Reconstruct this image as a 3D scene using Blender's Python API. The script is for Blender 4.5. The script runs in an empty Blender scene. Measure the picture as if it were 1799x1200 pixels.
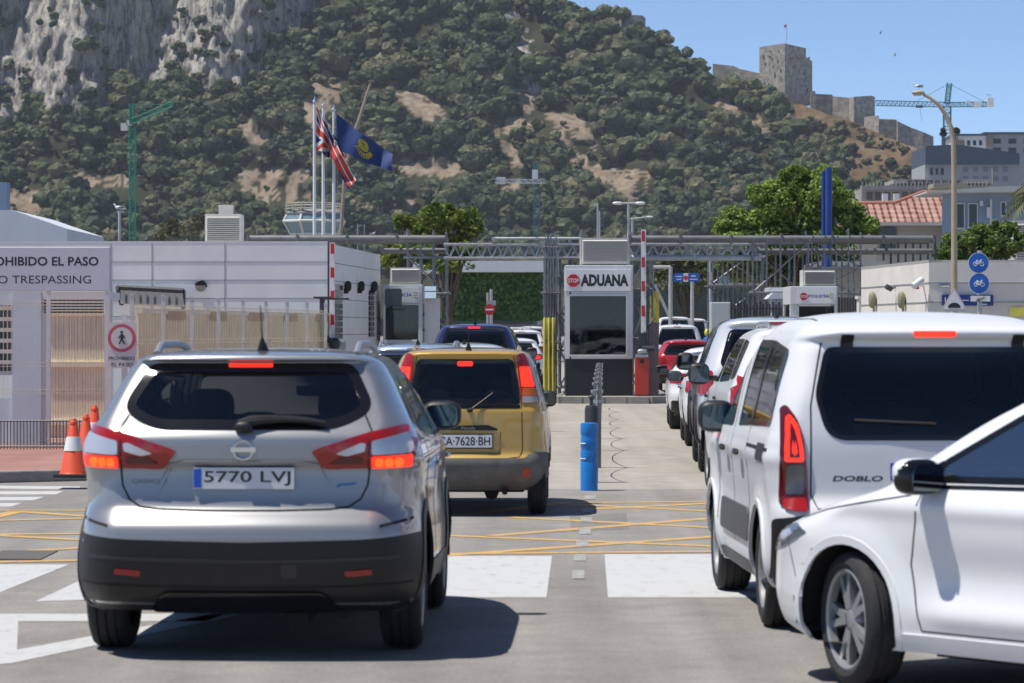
import bpy, bmesh, math, random
import numpy as np
from mathutils import Vector, Matrix
from mathutils.bvhtree import BVHTree
from mathutils.geometry import delaunay_2d_cdt

random.seed(7)
RNG = np.random.default_rng(7)
SC = bpy.context.scene
COL = SC.collection

# ------------------------------------------------------------------ camera, sky, sun, exposure
CAM_H, FPX, HORIZON, CX = 1.70, 6000.0, 580.0, 899.5
cam_d = bpy.data.cameras.new("camera")
cam = bpy.data.objects.new("camera", cam_d)
COL.objects.link(cam)
cam.location = (0, 0, CAM_H)
cam.rotation_euler = (math.radians(90), 0, 0)
cam_d.sensor_width = 36.0
cam_d.lens = FPX / 1799.0 * 36.0
cam_d.shift_y = -20.0 / 1799.0
cam_d.clip_start, cam_d.clip_end = 0.1, 30000
cam_d.dof.use_dof = True
cam_d.dof.focus_distance = 62.0
cam_d.dof.aperture_fstop = 7.5
SC.camera = cam

SUN_TO = Vector((-0.42, -0.08, 1.0)).normalized()
world = bpy.data.worlds.new("World")
SC.world = world
world.use_nodes = True
wn = world.node_tree
wn.nodes.clear()
sky = wn.nodes.new("ShaderNodeTexSky")
sky.sky_type = 'NISHITA'
sky.sun_disc = False
sky.sun_elevation = math.asin(SUN_TO.z)
sky.sun_rotation = math.atan2(SUN_TO.x, SUN_TO.y)
sky.altitude = 0
sky.air_density = 0.47
sky.dust_density = 0.0
sky.ozone_density = 4.5
bg = wn.nodes.new("ShaderNodeBackground")
bg.inputs['Strength'].default_value = 0.098
wo = wn.nodes.new("ShaderNodeOutputWorld")
wn.links.new(sky.outputs[0], bg.inputs[0])
wn.links.new(bg.outputs[0], wo.inputs[0])

sun_d = bpy.data.lights.new("sun", 'SUN')
sun_d.energy = 3.6
sun_d.angle = math.radians(0.53)
sun_d.color = (1.0, 0.95, 0.87)
sun = bpy.data.objects.new("sun", sun_d)
COL.objects.link(sun)
sun.rotation_euler = (-SUN_TO).to_track_quat('-Z', 'Y').to_euler()
sun.location = (0, 0, 60)

SC.view_settings.view_transform = 'Standard'
SC.view_settings.look = 'None'
SC.view_settings.exposure = 0.62
SC.view_settings.gamma = 1.0
SC.cycles.transparent_max_bounces = 16
SC.cycles.max_bounces = 8
SC.cycles.use_denoising = True
SC.cycles.denoising_prefilter = 'ACCURATE'
SC.cycles.sample_clamp_indirect = 4.0
SC.cycles.blur_glossy = 0.5
SC.cycles.caustics_reflective = False
SC.cycles.caustics_refractive = False


# ------------------------------------------------------------------ helpers
def at(px, py, D):
    """the point seen at photograph pixel (px, py) at distance D along the view"""
    return Vector(((px - CX) / FPX * D, D, CAM_H - (py - HORIZON) / FPX * D))


def ground_at(px, py, z=0.0):
    D = (CAM_H - z) * FPX / (py - HORIZON)
    return Vector(((px - CX) / FPX * D, D, z))


def tag(o, label=None, cat=None, group=None, kind=None):
    if label: o['label'] = label
    if cat: o['category'] = cat
    if group: o['group'] = group
    if kind: o['kind'] = kind
    return o


def thing(name, label, cat, loc=(0, 0, 0), rz=0.0, group=None):
    o = bpy.data.objects.new(name, None)
    o.empty_display_size = 0.2
    COL.objects.link(o)
    o.location = loc
    o.rotation_euler = (0, 0, rz)
    return tag(o, label, cat, group)


def copy_tree(o, parent=None):
    c = o.copy()
    COL.objects.link(c)
    c.parent = parent
    for ch in list(o.children):
        copy_tree(ch, c)
    return c


def link_mesh(name, me, mats, parent=None, smooth=False):
    for m in (mats if isinstance(mats, (list, tuple)) else [mats]):
        me.materials.append(m)
    if smooth:
        me.shade_smooth()
    ob = bpy.data.objects.new(name, me)
    COL.objects.link(ob)
    ob.parent = parent
    return ob


class MB:
    """collects shapes, then links them as ONE mesh object"""
    def __init__(self):
        self.v, self.f, self.m = [], [], []

    def add(self, vs, fs, mi=0):
        b = len(self.v)
        self.v += [tuple(p) for p in vs]
        self.f += [tuple(i + b for i in f) for f in fs]
        self.m += [mi] * len(fs)
        return self

    def box(self, c, s, rz=0.0, mi=0, M=None):
        x, y, z = s[0] / 2, s[1] / 2, s[2] / 2
        R = Matrix.Rotation(rz, 3, 'Z')
        vs = []
        for dz in (-z, z):
            for dx, dy in ((-x, -y), (x, -y), (x, y), (-x, y)):
                p = R @ Vector((dx, dy, dz)) + Vector(c)
                vs.append(M @ p if M else p)
        return self.add(vs, [(3, 2, 1, 0), (4, 5, 6, 7), (0, 1, 5, 4), (1, 2, 6, 5), (2, 3, 7, 6), (3, 0, 4, 7)], mi)

    def tube(self, a, b, r, r2=None, n=8, mi=0, caps=True):
        return self.path([a, b], [r, r if r2 is None else r2], n, mi, caps)

    def path(self, pts, r, n=8, mi=0, caps=True):
        pts = [Vector(p) for p in pts]
        if not isinstance(r, (list, tuple)):
            r = [r] * len(pts)
        vs, fs = [], []
        u = None
        for i, p in enumerate(pts):
            t = (pts[min(i + 1, len(pts) - 1)] - pts[max(i - 1, 0)])
            t = t.normalized() if t.length > 1e-9 else Vector((0, 0, 1))
            if u is None:
                u = t.orthogonal().normalized()
            u = (u - t * u.dot(t))
            u = u.normalized() if u.length > 1e-6 else t.orthogonal().normalized()
            w = t.cross(u)
            for k in range(n):
                a = 2 * math.pi * k / n
                vs.append(p + (u * math.cos(a) + w * math.sin(a)) * r[i])
        for i in range(len(pts) - 1):
            for k in range(n):
                k2 = (k + 1) % n
                fs.append((i * n + k, i * n + k2, (i + 1) * n + k2, (i + 1) * n + k))
        if caps:
            fs.append(tuple(reversed(range(n))))
            fs.append(tuple(range((len(pts) - 1) * n, len(pts) * n)))
        return self.add(vs, fs, mi)

    def lathe(self, prof, n=24, M=None, mi=0, cap=True):
        vs, fs = [], []
        for r, z in prof:
            for k in range(n):
                a = 2 * math.pi * k / n
                p = Vector((r * math.cos(a), r * math.sin(a), z))
                vs.append(M @ p if M else p)
        for i in range(len(prof) - 1):
            for k in range(n):
                k2 = (k + 1) % n
                fs.append((i * n + k, i * n + k2, (i + 1) * n + k2, (i + 1) * n + k))
        if cap:
            fs.append(tuple(reversed(range(n))))
            fs.append(tuple(range((len(prof) - 1) * n, len(prof) * n)))
        return self.add(vs, fs, mi)

    def prism(self, poly, d0, d1, M=None, mi=0):
        """polygon (x, z) extruded along y from d0 to d1"""
        n = len(poly)
        vs = [Vector((p[0], d0, p[1])) for p in poly] + [Vector((p[0], d1, p[1])) for p in poly]
        if M: vs = [M @ v for v in vs]
        fs = [tuple(range(n)), tuple(reversed(range(n, 2 * n)))]
        fs += [(i, i + n, (i + 1) % n + n, (i + 1) % n) for i in range(n)]
        return self.add(vs, fs, mi)

    def slab(self, poly, z0, z1, mi=0):
        """polygon (x, y) extruded upward"""
        n = len(poly)
        vs = [(p[0], p[1], z0) for p in poly] + [(p[0], p[1], z1) for p in poly]
        fs = [tuple(reversed(range(n))), tuple(range(n, 2 * n))]
        fs += [(i, (i + 1) % n, (i + 1) % n + n, i + n) for i in range(n)]
        return self.add(vs, fs, mi)

    def disc(self, c, r, n=32, mi=0, d=0.004, ax=1):
        """flat disc facing -y, thickness d"""
        vs, fs = [], []
        for dy in (-d, 0):
            for k in range(n):
                a = 2 * math.pi * k / n
                vs.append((c[0] + r * math.cos(a), c[1] + dy, c[2] + r * math.sin(a)))
        fs = [tuple(range(n)), tuple(reversed(range(n, 2 * n)))]
        fs += [(k, k + n, (k + 1) % n + n, (k + 1) % n) for k in range(n)]
        return self.add(vs, fs, mi)

    def build(self, name, mats, parent=None, smooth=False, org=None, bevel=0.0, seg=2, normals=True):
        o = Vector(org) if org is not None else Vector((0, 0, 0))
        vs = [(p[0] - o.x, p[1] - o.y, p[2] - o.z) for p in self.v]
        me = bpy.data.meshes.new(name)
        me.from_pydata(vs, [], self.f)
        for p, mi in zip(me.polygons, self.m):
            p.material_index = mi
        if normals:
            bm = bmesh.new()
            bm.from_mesh(me)
            bmesh.ops.recalc_face_normals(bm, faces=bm.faces)
            bm.to_mesh(me)
            bm.free()
        ob = link_mesh(name, me, mats, parent, False)
        if smooth:
            me.shade_smooth()
            me.set_sharp_from_angle(angle=math.radians(42))
        if parent is None and org is not None:
            ob.location = o
        if bevel:
            md = ob.modifiers.new("bevel", 'BEVEL')
            md.width = bevel
            md.segments = seg
            md.limit_method = 'ANGLE'
            md.angle_limit = math.radians(40)
            md.harden_normals = False
        return ob


def np_mesh(name, V, F, mats, parent=None, smooth=False, tint=None, fcol=None):
    """V (n,3), F (m,k) arrays -> mesh object, fast"""
    V = np.asarray(V, np.float32)
    F = np.asarray(F, np.int32)
    me = bpy.data.meshes.new(name)
    k = F.shape[1]
    me.vertices.add(len(V))
    me.vertices.foreach_set("co", V.ravel())
    me.loops.add(F.size)
    me.loops.foreach_set("vertex_index", F.ravel())
    me.polygons.add(len(F))
    me.polygons.foreach_set("loop_start", np.arange(0, F.size, k, dtype=np.int32))
    me.polygons.foreach_set("loop_total", np.full(len(F), k, np.int32))
    me.update(calc_edges=True)
    me.validate()
    if tint is not None:
        a = me.attributes.new("tint", 'FLOAT', 'POINT')
        a.data.foreach_set("value", np.asarray(tint, np.float32))
    if fcol is not None:
        a = me.attributes.new("zone", 'FLOAT_COLOR', 'POINT')
        a.data.foreach_set("color", np.asarray(fcol, np.float32).ravel())
    return link_mesh(name, me, mats, parent, smooth)


def pchip(xs, ys, x):
    xs = np.asarray(xs, float); ys = np.asarray(ys, float); x = np.asarray(x, float)
    h = np.diff(xs); d = np.diff(ys) / h
    m = np.zeros_like(xs)
    m[0], m[-1] = d[0], d[-1]
    for i in range(1, len(xs) - 1):
        if d[i - 1] * d[i] > 0:
            w1, w2 = 2 * h[i] + h[i - 1], h[i] + 2 * h[i - 1]
            m[i] = (w1 + w2) / (w1 / d[i - 1] + w2 / d[i])
    i = np.clip(np.searchsorted(xs, x) - 1, 0, len(h) - 1)
    t = np.clip((x - xs[i]) / h[i], 0, 1)
    t2, t3 = t * t, t * t * t
    return ((2 * t3 - 3 * t2 + 1) * ys[i] + (t3 - 2 * t2 + t) * h[i] * m[i]
            + (-2 * t3 + 3 * t2) * ys[i + 1] + (t3 - t2) * h[i] * m[i + 1])


def vnoise(x, y, seed=0):
    xi = np.floor(x).astype(np.int64); yi = np.floor(y).astype(np.int64)
    xf = x - xi; yf = y - yi
    def h(a, b):
        n = (a * 374761393 + b * 668265263 + seed * 974711) & 0x7fffffff
        n = ((n ^ (n >> 13)) * 1274126177) & 0x7fffffff
        n = n ^ (n >> 16)
        return (n & 0xffff) / 65535.0
    u = xf * xf * (3 - 2 * xf); v = yf * yf * (3 - 2 * yf)
    return ((h(xi, yi) * (1 - u) + h(xi + 1, yi) * u) * (1 - v)
            + (h(xi, yi + 1) * (1 - u) + h(xi + 1, yi + 1) * u) * v)


def fbm(x, y, seed=0, oct=4):
    s = 0; a = 0.5; t = 0
    for i in range(oct):
        s = s + a * vnoise(x * 2 ** i, y * 2 ** i, seed + i * 17)
        t += a; a *= 0.5
    return s / t


def in_poly(px, py, poly):
    px = np.asarray(px); py = np.asarray(py)
    r = np.zeros(px.shape, bool)
    n = len(poly)
    for i in range(n):
        x1, y1 = poly[i]; x2, y2 = poly[(i + 1) % n]
        if y1 == y2: continue
        c = ((y1 > py) != (y2 > py)) & (px < (x2 - x1) * (py - y1) / (y2 - y1) + x1)
        r ^= c
    return r


def area2(poly):
    return sum(poly[i][0] * poly[(i + 1) % len(poly)][1] - poly[(i + 1) % len(poly)][0] * poly[i][1] for i in range(len(poly)))


def rpoly(poly, r=0.03, seg=5):
    """polygon with rounded corners; a point may carry its own radius (x, y, r)"""
    out = []
    n = len(poly)
    for i in range(n):
        P = Vector(poly[i][:2]); A = Vector(poly[i - 1][:2]); B = Vector(poly[(i + 1) % n][:2])
        rr = poly[i][2] if len(poly[i]) > 2 else r
        la, lb = (A - P).length, (B - P).length
        d = min(rr, la * 0.45, lb * 0.45)
        if d < 1e-4:
            out.append((P.x, P.y)); continue
        a = P + (A - P) / la * d; b = P + (B - P) / lb * d
        for k in range(seg + 1):
            t = k / seg
            q = a * (1 - t) ** 2 + P * 2 * t * (1 - t) + b * t * t
            out.append((q.x, q.y))
    return out


def inset(poly, d):
    """offset a polygon inward by d"""
    s = 1 if area2(poly) > 0 else -1
    n = len(poly); out = []
    for i in range(n):
        P = Vector(poly[i]); A = Vector(poly[i - 1]); B = Vector(poly[(i + 1) % n])
        e1 = (P - A); e2 = (B - P)
        if e1.length < 1e-7 or e2.length < 1e-7:
            out.append((P.x, P.y)); continue
        n1 = Vector((-e1.y, e1.x)).normalized() * s; n2 = Vector((-e2.y, e2.x)).normalized() * s
        m = n1 + n2
        if m.length < 1e-5: m = n1
        m.normalize()
        k = d / max(0.4, m.dot(n1))
        out.append((P.x + m.x * k, P.y + m.y * k))
    return out


def band(line, w):
    """open polyline -> polygon of width w"""
    L, R = [], []
    n = len(line)
    for i in range(n):
        P = Vector(line[i]); A = Vector(line[max(i - 1, 0)]); B = Vector(line[min(i + 1, n - 1)])
        t = (B - A).normalized(); q = Vector((-t.y, t.x)) * (w / 2)
        L.append((P.x + q.x, P.y + q.y)); R.append((P.x - q.x, P.y - q.y))
    return L + R[::-1]


def dense(poly, h):
    out = []
    n = len(poly)
    for i in range(n):
        a = Vector(poly[i]); b = Vector(poly[(i + 1) % n])
        k = max(1, int(math.ceil((b - a).length / h)))
        for j in range(k):
            q = a + (b - a) * (j / k)
            out.append((q.x, q.y))
    return out


def tri_fill(poly, h, hole=None):
    """triangles filling a polygon, interior points on a grid of spacing h. returns pts, tris, boundary loops"""
    P = dense(poly, h)
    loops = [list(range(len(P)))]
    pts = list(P)
    if hole:
        H = dense(hole, h)
        loops.append(list(range(len(pts), len(pts) + len(H))))
        pts += H
    edges = []
    for lp in loops:
        edges += [(lp[i], lp[(i + 1) % len(lp)]) for i in range(len(lp))]
    xs = [p[0] for p in poly]; ys = [p[1] for p in poly]
    gx, gy = np.meshgrid(np.arange(min(xs) + h / 2, max(xs), h), np.arange(min(ys) + h / 2, max(ys), h))
    gx = gx.ravel(); gy = gy.ravel()
    ok = in_poly(gx, gy, inset(poly, h * 0.4))
    if hole:
        ok &= ~in_poly(gx, gy, inset(hole, -h * 0.4))
    pts += [(float(a), float(b)) for a, b in zip(gx[ok], gy[ok])]
    r = delaunay_2d_cdt([Vector(p) for p in pts], edges, [], 0, 1e-7)
    v2 = [(p.x, p.y) for p in r[0]]
    T = [tuple(t) for t in r[2]]
    cx = np.array([sum(v2[i][0] for i in t) / 3 for t in T]); cy = np.array([sum(v2[i][1] for i in t) / 3 for t in T])
    keep = in_poly(cx, cy, poly)
    if hole:
        keep &= ~in_poly(cx, cy, hole)
    T = [t for t, k in zip(T, keep) if k]
    # boundary edges = used once
    cnt = {}
    for t in T:
        for a, b in ((t[0], t[1]), (t[1], t[2]), (t[2], t[0])):
            cnt.setdefault((min(a, b), max(a, b)), []).append((a, b))
    bnd = [c[0] for c in cnt.values() if len(c) == 1]
    return v2, T, bnd


_txt = {}
def text_geo(s, bold=0.0):
    """triangulated letters in the x-z plane, unit box (0..1 wide, 0..1 high)"""
    key = (s, bold)
    if key in _txt: return _txt[key]
    cu = bpy.data.curves.new("t", 'FONT')
    cu.body = s
    cu.offset = bold
    cu.resolution_u = 3
    ob = bpy.data.objects.new("t", cu)
    COL.objects.link(ob)
    dg = bpy.context.evaluated_depsgraph_get()
    me = bpy.data.meshes.new_from_object(ob.evaluated_get(dg))
    V = np.array([v.co[:2] for v in me.vertices])
    F = [tuple(p.vertices) for p in me.polygons]
    bpy.data.objects.remove(ob)
    bpy.data.curves.remove(cu)
    bpy.data.meshes.remove(me)
    lo, hi = V.min(0), V.max(0)
    V = (V - lo) / (hi - lo)
    _txt[key] = (V, F)
    return V, F


def add_text(mb, s, x, y, z, w, h, bold=0.0, mi=0, shear=0.0):
    """letters facing -y; lower left corner at (x, z), size w x h, on plane y"""
    V, F = text_geo(s, bold)
    mb.add([(x + a * w + b * h * shear, y, z + b * h) for a, b in V], F, mi)


# ------------------------------------------------------------------ materials
_m = {}
def mat(name, col, rough=0.6, metal=0.0, noise=0.0, scale=8.0, coat=0.0, emit=None, estr=0.0, spec=0.5, bump=0.0, bscale=60.0, alpha=None):
    if name in _m: return _m[name]
    m = bpy.data.materials.new(name)
    m.use_nodes = True
    nt = m.node_tree
    b = nt.nodes['Principled BSDF']
    b.inputs['Base Color'].default_value = (*col, 1)
    b.inputs['Roughness'].default_value = rough
    b.inputs['Metallic'].default_value = metal
    b.inputs['Specular IOR Level'].default_value = spec
    b.inputs['Coat Weight'].default_value = coat
    b.inputs['Coat Roughness'].default_value = 0.04
    if emit:
        b.inputs['Emission Color'].default_value = (*emit, 1)
        b.inputs['Emission Strength'].default_value = estr
    if noise or bump:
        tc = nt.nodes.new("ShaderNodeTexCoord")
        if noise:
            nz = nt.nodes.new("ShaderNodeTexNoise")
            nz.inputs['Scale'].default_value = scale
            nz.inputs['Detail'].default_value = 6
            nz.inputs['Roughness'].default_value = 0.62
            nt.links.new(tc.outputs['Object'], nz.inputs['Vector'])
            cr = nt.nodes.new("ShaderNodeValToRGB")
            cr.color_ramp.elements[0].position = 0.3
            cr.color_ramp.elements[1].position = 0.7
            cr.color_ramp.elements[0].color = (*[c * (1 - noise) for c in col], 1)
            cr.color_ramp.elements[1].color = (*[min(1, c * (1 + noise)) for c in col], 1)
            nt.links.new(nz.outputs[0], cr.inputs[0])
            nt.links.new(cr.outputs[0], b.inputs['Base Color'])
        if bump:
            n2 = nt.nodes.new("ShaderNodeTexNoise")
            n2.inputs['Scale'].default_value = bscale
            n2.inputs['Detail'].default_value = 4
            nt.links.new(tc.outputs['Object'], n2.inputs['Vector'])
            bp = nt.nodes.new("ShaderNodeBump")
            bp.inputs['Strength'].default_value = bump
            bp.inputs['Distance'].default_value = 0.02
            nt.links.new(n2.outputs[0], bp.inputs['Height'])
            nt.links.new(bp.outputs[0], b.inputs['Normal'])
    _m[name] = m
    return m


def paint(name, col, metal=0.0, rough=0.35, dirt=0.12, coat=1.0):
    """car paint: base colour, clear coat, a little road dust low down the body"""
    if name in _m: return _m[name]
    m = mat(name, col, rough, metal, coat=coat)
    nt = m.node_tree
    b = nt.nodes['Principled BSDF']
    tc = nt.nodes.new("ShaderNodeTexCoord")
    sp = nt.nodes.new("ShaderNodeSeparateXYZ")
    nt.links.new(tc.outputs['Object'], sp.inputs[0])
    mr = nt.nodes.new("ShaderNodeMapRange")
    mr.inputs[1].default_value = 0.25; mr.inputs[2].default_value = 0.95
    mr.inputs[3].default_value = 1.0; mr.inputs[4].default_value = 0.12
    nt.links.new(sp.outputs[2], mr.inputs[0])
    nz = nt.nodes.new("ShaderNodeTexNoise")
    nz.inputs['Scale'].default_value = 5; nz.inputs['Detail'].default_value = 8
    nt.links.new(tc.outputs['Object'], nz.inputs['Vector'])
    mu = nt.nodes.new("ShaderNodeMath"); mu.operation = 'MULTIPLY'
    nt.links.new(mr.outputs[0], mu.inputs[0]); nt.links.new(nz.outputs[0], mu.inputs[1])
    m2 = nt.nodes.new("ShaderNodeMath"); m2.operation = 'MULTIPLY'; m2.inputs[1].default_value = dirt * 2
    nt.links.new(mu.outputs[0], m2.inputs[0])
    mx = nt.nodes.new("ShaderNodeMix"); mx.data_type = 'RGBA'
    mx.inputs[6].default_value = (*col, 1); mx.inputs[7].default_value = (0.25, 0.22, 0.18, 1)
    nt.links.new(m2.outputs[0], mx.inputs[0])
    nt.links.new(mx.outputs[2], b.inputs['Base Color'])
    ad = nt.nodes.new("ShaderNodeMath"); ad.operation = 'ADD'; ad.inputs[1].default_value = 0.03
    nt.links.new(m2.outputs[0], ad.inputs[0])
    nt.links.new(ad.outputs[0], b.inputs['Coat Roughness'])
    return m


def glass(name, tint, refl=1.0, rough=0.02, ior=1.52):
    """thin tinted pane: see-through with a reflection that grows at grazing angles"""
    if name in _m: return _m[name]
    m = bpy.data.materials.new(name)
    m.use_nodes = True
    nt = m.node_tree
    nt.nodes.clear()
    o = nt.nodes.new("ShaderNodeOutputMaterial")
    tr = nt.nodes.new("ShaderNodeBsdfTransparent"); tr.inputs[0].default_value = (*tint, 1)
    gl = nt.nodes.new("ShaderNodeBsdfGlossy"); gl.inputs['Roughness'].default_value = rough
    gl.inputs[0].default_value = (refl, refl, refl, 1)
    fr = nt.nodes.new("ShaderNodeFresnel"); fr.inputs[0].default_value = ior
    mx = nt.nodes.new("ShaderNodeMixShader")
    nt.links.new(fr.outputs[0], mx.inputs[0])
    nt.links.new(tr.outputs[0], mx.inputs[1]); nt.links.new(gl.outputs[0], mx.inputs[2])
    nt.links.new(mx.outputs[0], o.inputs[0])
    _m[name] = m
    return m


M_BLACK = mat("black_plastic", (0.010, 0.010, 0.0115), 0.5, noise=0.25, scale=20)
M_TRIM = mat("gloss_black", (0.008, 0.008, 0.009), 0.12)
M_RUBBER = mat("tyre_rubber", (0.02, 0.02, 0.021), 0.8, noise=0.3, scale=30, bump=0.2)
M_UNDER = mat("underbody", (0.012, 0.012, 0.012), 0.9)
M_ALLOY = mat("alloy", (0.36, 0.37, 0.38), 0.42, 0.5)
M_CHROME = mat("chrome", (0.75, 0.75, 0.77), 0.12, 1.0)
M_GAP = mat("panel_gap", (0.01, 0.01, 0.01), 0.8)
M_SEAT = mat("seat_fabric", (0.06, 0.061, 0.065), 0.9)
M_DASH = mat("dashboard", (0.03, 0.03, 0.033), 0.8)
M_RED = mat("lens_red", (0.35, 0.008, 0.008), 0.15, coat=0.6)
M_DRED = mat("lens_dark_red", (0.10, 0.004, 0.005), 0.15, coat=0.6)
M_REDLIT = mat("brake_lit", (0.8, 0.02, 0.01), 0.3, emit=(1.0, 0.035, 0.015), estr=0.85)
M_AMBLIT = mat("indicator_lit", (0.9, 0.3, 0.02), 0.3, emit=(1.0, 0.055, 0.01), estr=1.0)
M_LENS = mat("lens_clear", (0.55, 0.56, 0.6), 0.12, 0.3, coat=0.6)
M_LENSG = mat("lens_smoke", (0.08, 0.08, 0.09), 0.15, coat=0.6)
M_PLATE = mat("plate_white", (0.72, 0.73, 0.74), 0.4)
M_PTXT = mat("plate_ink", (0.015, 0.015, 0.018), 0.5)
M_PBLUE = mat("plate_blue", (0.01, 0.10, 0.55), 0.4)
M_GCLEAR = glass("glass_clear", (0.80, 0.85, 0.84))
M_GTINT = glass("glass_tint", (0.50, 0.54, 0.54))
M_GDARK = glass("glass_privacy", (0.055, 0.06, 0.065))
M_GOPAQ = mat("glass_far", (0.012, 0.014, 0.016), 0.04, spec=0.6)
M_MIRR = mat("mirror_glass", (0.10, 0.12, 0.13), 0.03, 1.0)  # base colour darkened to stand in for dark surroundings missing from its reflection
M_WHITE = mat("white_paint", (0.78, 0.79, 0.80), 0.5, noise=0.05, scale=3)
M_STEEL = mat("galvanised", (0.42, 0.44, 0.46), 0.42, 0.75, noise=0.25, scale=12)
M_POLE = mat("pole_grey", (0.45, 0.46, 0.47), 0.5, 0.3, noise=0.12, scale=6)
# ------------------------------------------------------------------ cars
def superblob(mb, c, r, p=2.6, n=14, mi=0, M=None):
    """rounded box (superellipsoid)"""
    vs, fs = [], []
    def sp(v, e): return math.copysign(abs(v) ** e, v)
    e = 2.0 / p
    for i in range(n + 1):
        a = -math.pi / 2 + math.pi * i / n
        for k in range(2 * n):
            b = 2 * math.pi * k / (2 * n)
            q = Vector((r[0] * sp(math.cos(a), e) * sp(math.cos(b), e), r[1] * sp(math.cos(a), e) * sp(math.sin(b), e), r[2] * sp(math.sin(a), e)))
            q = q + Vector(c)
            vs.append(M @ q if M else q)
    for i in range(n):
        for k in range(2 * n):
            k2 = (k + 1) % (2 * n)
            fs.append((i * 2 * n + k, i * 2 * n + k2, (i + 1) * 2 * n + k2, (i + 1) * 2 * n + k))
    return mb.add(vs, fs, mi)


class Car:
    """body = stack of horizontal outlines; local axes: x right, y forward from the rear bumper, z up"""
    def __init__(s, name, label, cat, sp, pmat, anchor_local, anchor_world, heading, group=None, res=0.035):
        R = Matrix.Rotation(heading, 3, 'Z')
        loc = Vector((anchor_world[0], anchor_world[1], 0)) - R @ Vector((anchor_local[0], anchor_local[1], 0))
        s.root = thing(name, label, cat, (loc.x, loc.y, 0.0), heading, group)
        s.sp, s.pm, s.res = sp, pmat, res
        s.holes, s.arches = [], []
        s._shell()

    def _shell(s):
        sp, res = s.sp, s.res
        z0, z1 = sp['W'][0][0], sp['W'][-1][0]
        zz = np.linspace(z0, z1, 6000)
        g = lambda key, dv=0.0: (pchip([a for a, b in sp[key]], [b for a, b in sp[key]], zz) if isinstance(sp.get(key), list) else np.full_like(zz, sp.get(key, dv)))
        A = {k: g(k) for k in ('R', 'F', 'W', 'rcx', 'rcy', 'fcx', 'fcy', 'br', 'bf')}
        d = np.sqrt(np.diff(zz) ** 2 + 0.6 * np.diff(A['R']) ** 2 + 0.5 * np.diff(A['F']) ** 2 + np.diff(A['W']) ** 2)
        cum = np.concatenate([[0], np.cumsum(d)])
        n = int(cum[-1] / res)
        idx = np.searchsorted(cum, np.linspace(0, cum[-1], n)).clip(0, len(zz) - 1)
        nr, nc, ns, nf = max(6, int(0.75 / res)), max(5, int(0.35 / res)), max(16, int(3.3 / res)), max(6, int(0.8 / res))
        rings = []
        Lm = (sp['R'][len(sp['R']) // 2][1] + sp['F'][len(sp['F']) // 2][1]) / 2
        for i in idx:
            z, yr, yf, w = zz[i], A['R'][i], A['F'][i], A['W'][i]
            rcx, fcx = min(A['rcx'][i], w * 0.9), min(A['fcx'][i], w * 0.9)
            span = yf - yr - A['br'][i] - A['bf'][i]
            rcy, fcy = min(A['rcy'][i], span * 0.45), min(A['fcy'][i], span * 0.45)
            P = []
            for u in np.linspace(0, 1, nr, endpoint=False):
                P.append((u * (w - rcx), yr))
            for t in np.linspace(0, math.pi / 2, nc):
                P.append((w - rcx + rcx * math.sin(t), yr + rcy * (1 - math.cos(t))))
            P = [(x, y + A['br'][i] * (x / w) ** 2) for x, y in P]
            Q = []
            for u in np.linspace(0, 1, nf, endpoint=False):
                Q.append((u * (w - fcx), yf))
            for t in np.linspace(0, math.pi / 2, nc):
                Q.append((w - fcx + fcx * math.sin(t), yf - fcy * (1 - math.cos(t))))
            Q = [(x, y - A['bf'][i] * (x / w) ** 2) for x, y in Q]
            ya, yb = P[-1][1], Q[-1][1]
            for u in np.linspace(0, 1, ns + 1, endpoint=False)[1:]:
                P.append((w, ya + (yb - ya) * u))
            P += Q[::-1]
            half = [(x, y, z) for x, y in P]
            rings.append(half + [(-x, y, z) for x, y, z in half[-2:0:-1]])
        V = np.array(rings)
        nring, m = V.shape[0], V.shape[1]
        if 'disp' in sp:
            V = sp['disp'](V)
        # wheel arches: pull vertices onto the arch circle
        for (yc, zc, r) in sp.get('arch', []):
            dy, dz = V[..., 1] - yc, V[..., 2] - zc
            rad = np.hypot(dy, dz)
            mk = (np.abs(V[..., 0]) > 0.55) & (np.abs(rad - r) < res * 0.75) & (rad > 1e-3)
            V[..., 1] = np.where(mk, yc + dy / np.maximum(rad, 1e-6) * r, V[..., 1])
            V[..., 2] = np.where(mk, zc + dz / np.maximum(rad, 1e-6) * r, V[..., 2])
        s.V = V.reshape(-1, 3)
        F = []
        for i in range(nring - 1):
            for k in range(m):
                k2 = (k + 1) % m
                F.append((i * m + k, i * m + k2, (i + 1) * m + k2, (i + 1) * m + k))
        F.append(tuple(range((nring - 1) * m, nring * m)))
        s.F = F
        s.bottom = [tuple(p) for p in V[0]]
        s.bvh = BVHTree.FromPolygons([Vector(p) for p in s.V], F)
        c = s.bvh.ray_cast(Vector((0.02, 2.0, 9)), Vector((0, 0, -1)))[1]
        s.flip = bool(c is not None and c.z < 0)

    # -------- projecting outlines onto the body
    def hit(s, view, a, b):
        if view == 'rear': o, d = Vector((a, -3, b)), Vector((0, 1, 0))
        elif view == 'front': o, d = Vector((a, 9, b)), Vector((0, -1, 0))
        elif view == 'left': o, d = Vector((-4, a, b)), Vector((1, 0, 0))
        elif view == 'right': o, d = Vector((4, a, b)), Vector((-1, 0, 0))
        else: o, d = Vector((a, b, 5)), Vector((0, 0, -1))
        p, n, _, _ = s.bvh.ray_cast(o, d)
        if p is None:
            p, n, _, _ = s.bvh.find_nearest(o + d * (3.3 if view in ('left', 'right') else 3.0))
        if n.dot(d) > 0: n = -n
        return p, n

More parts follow.
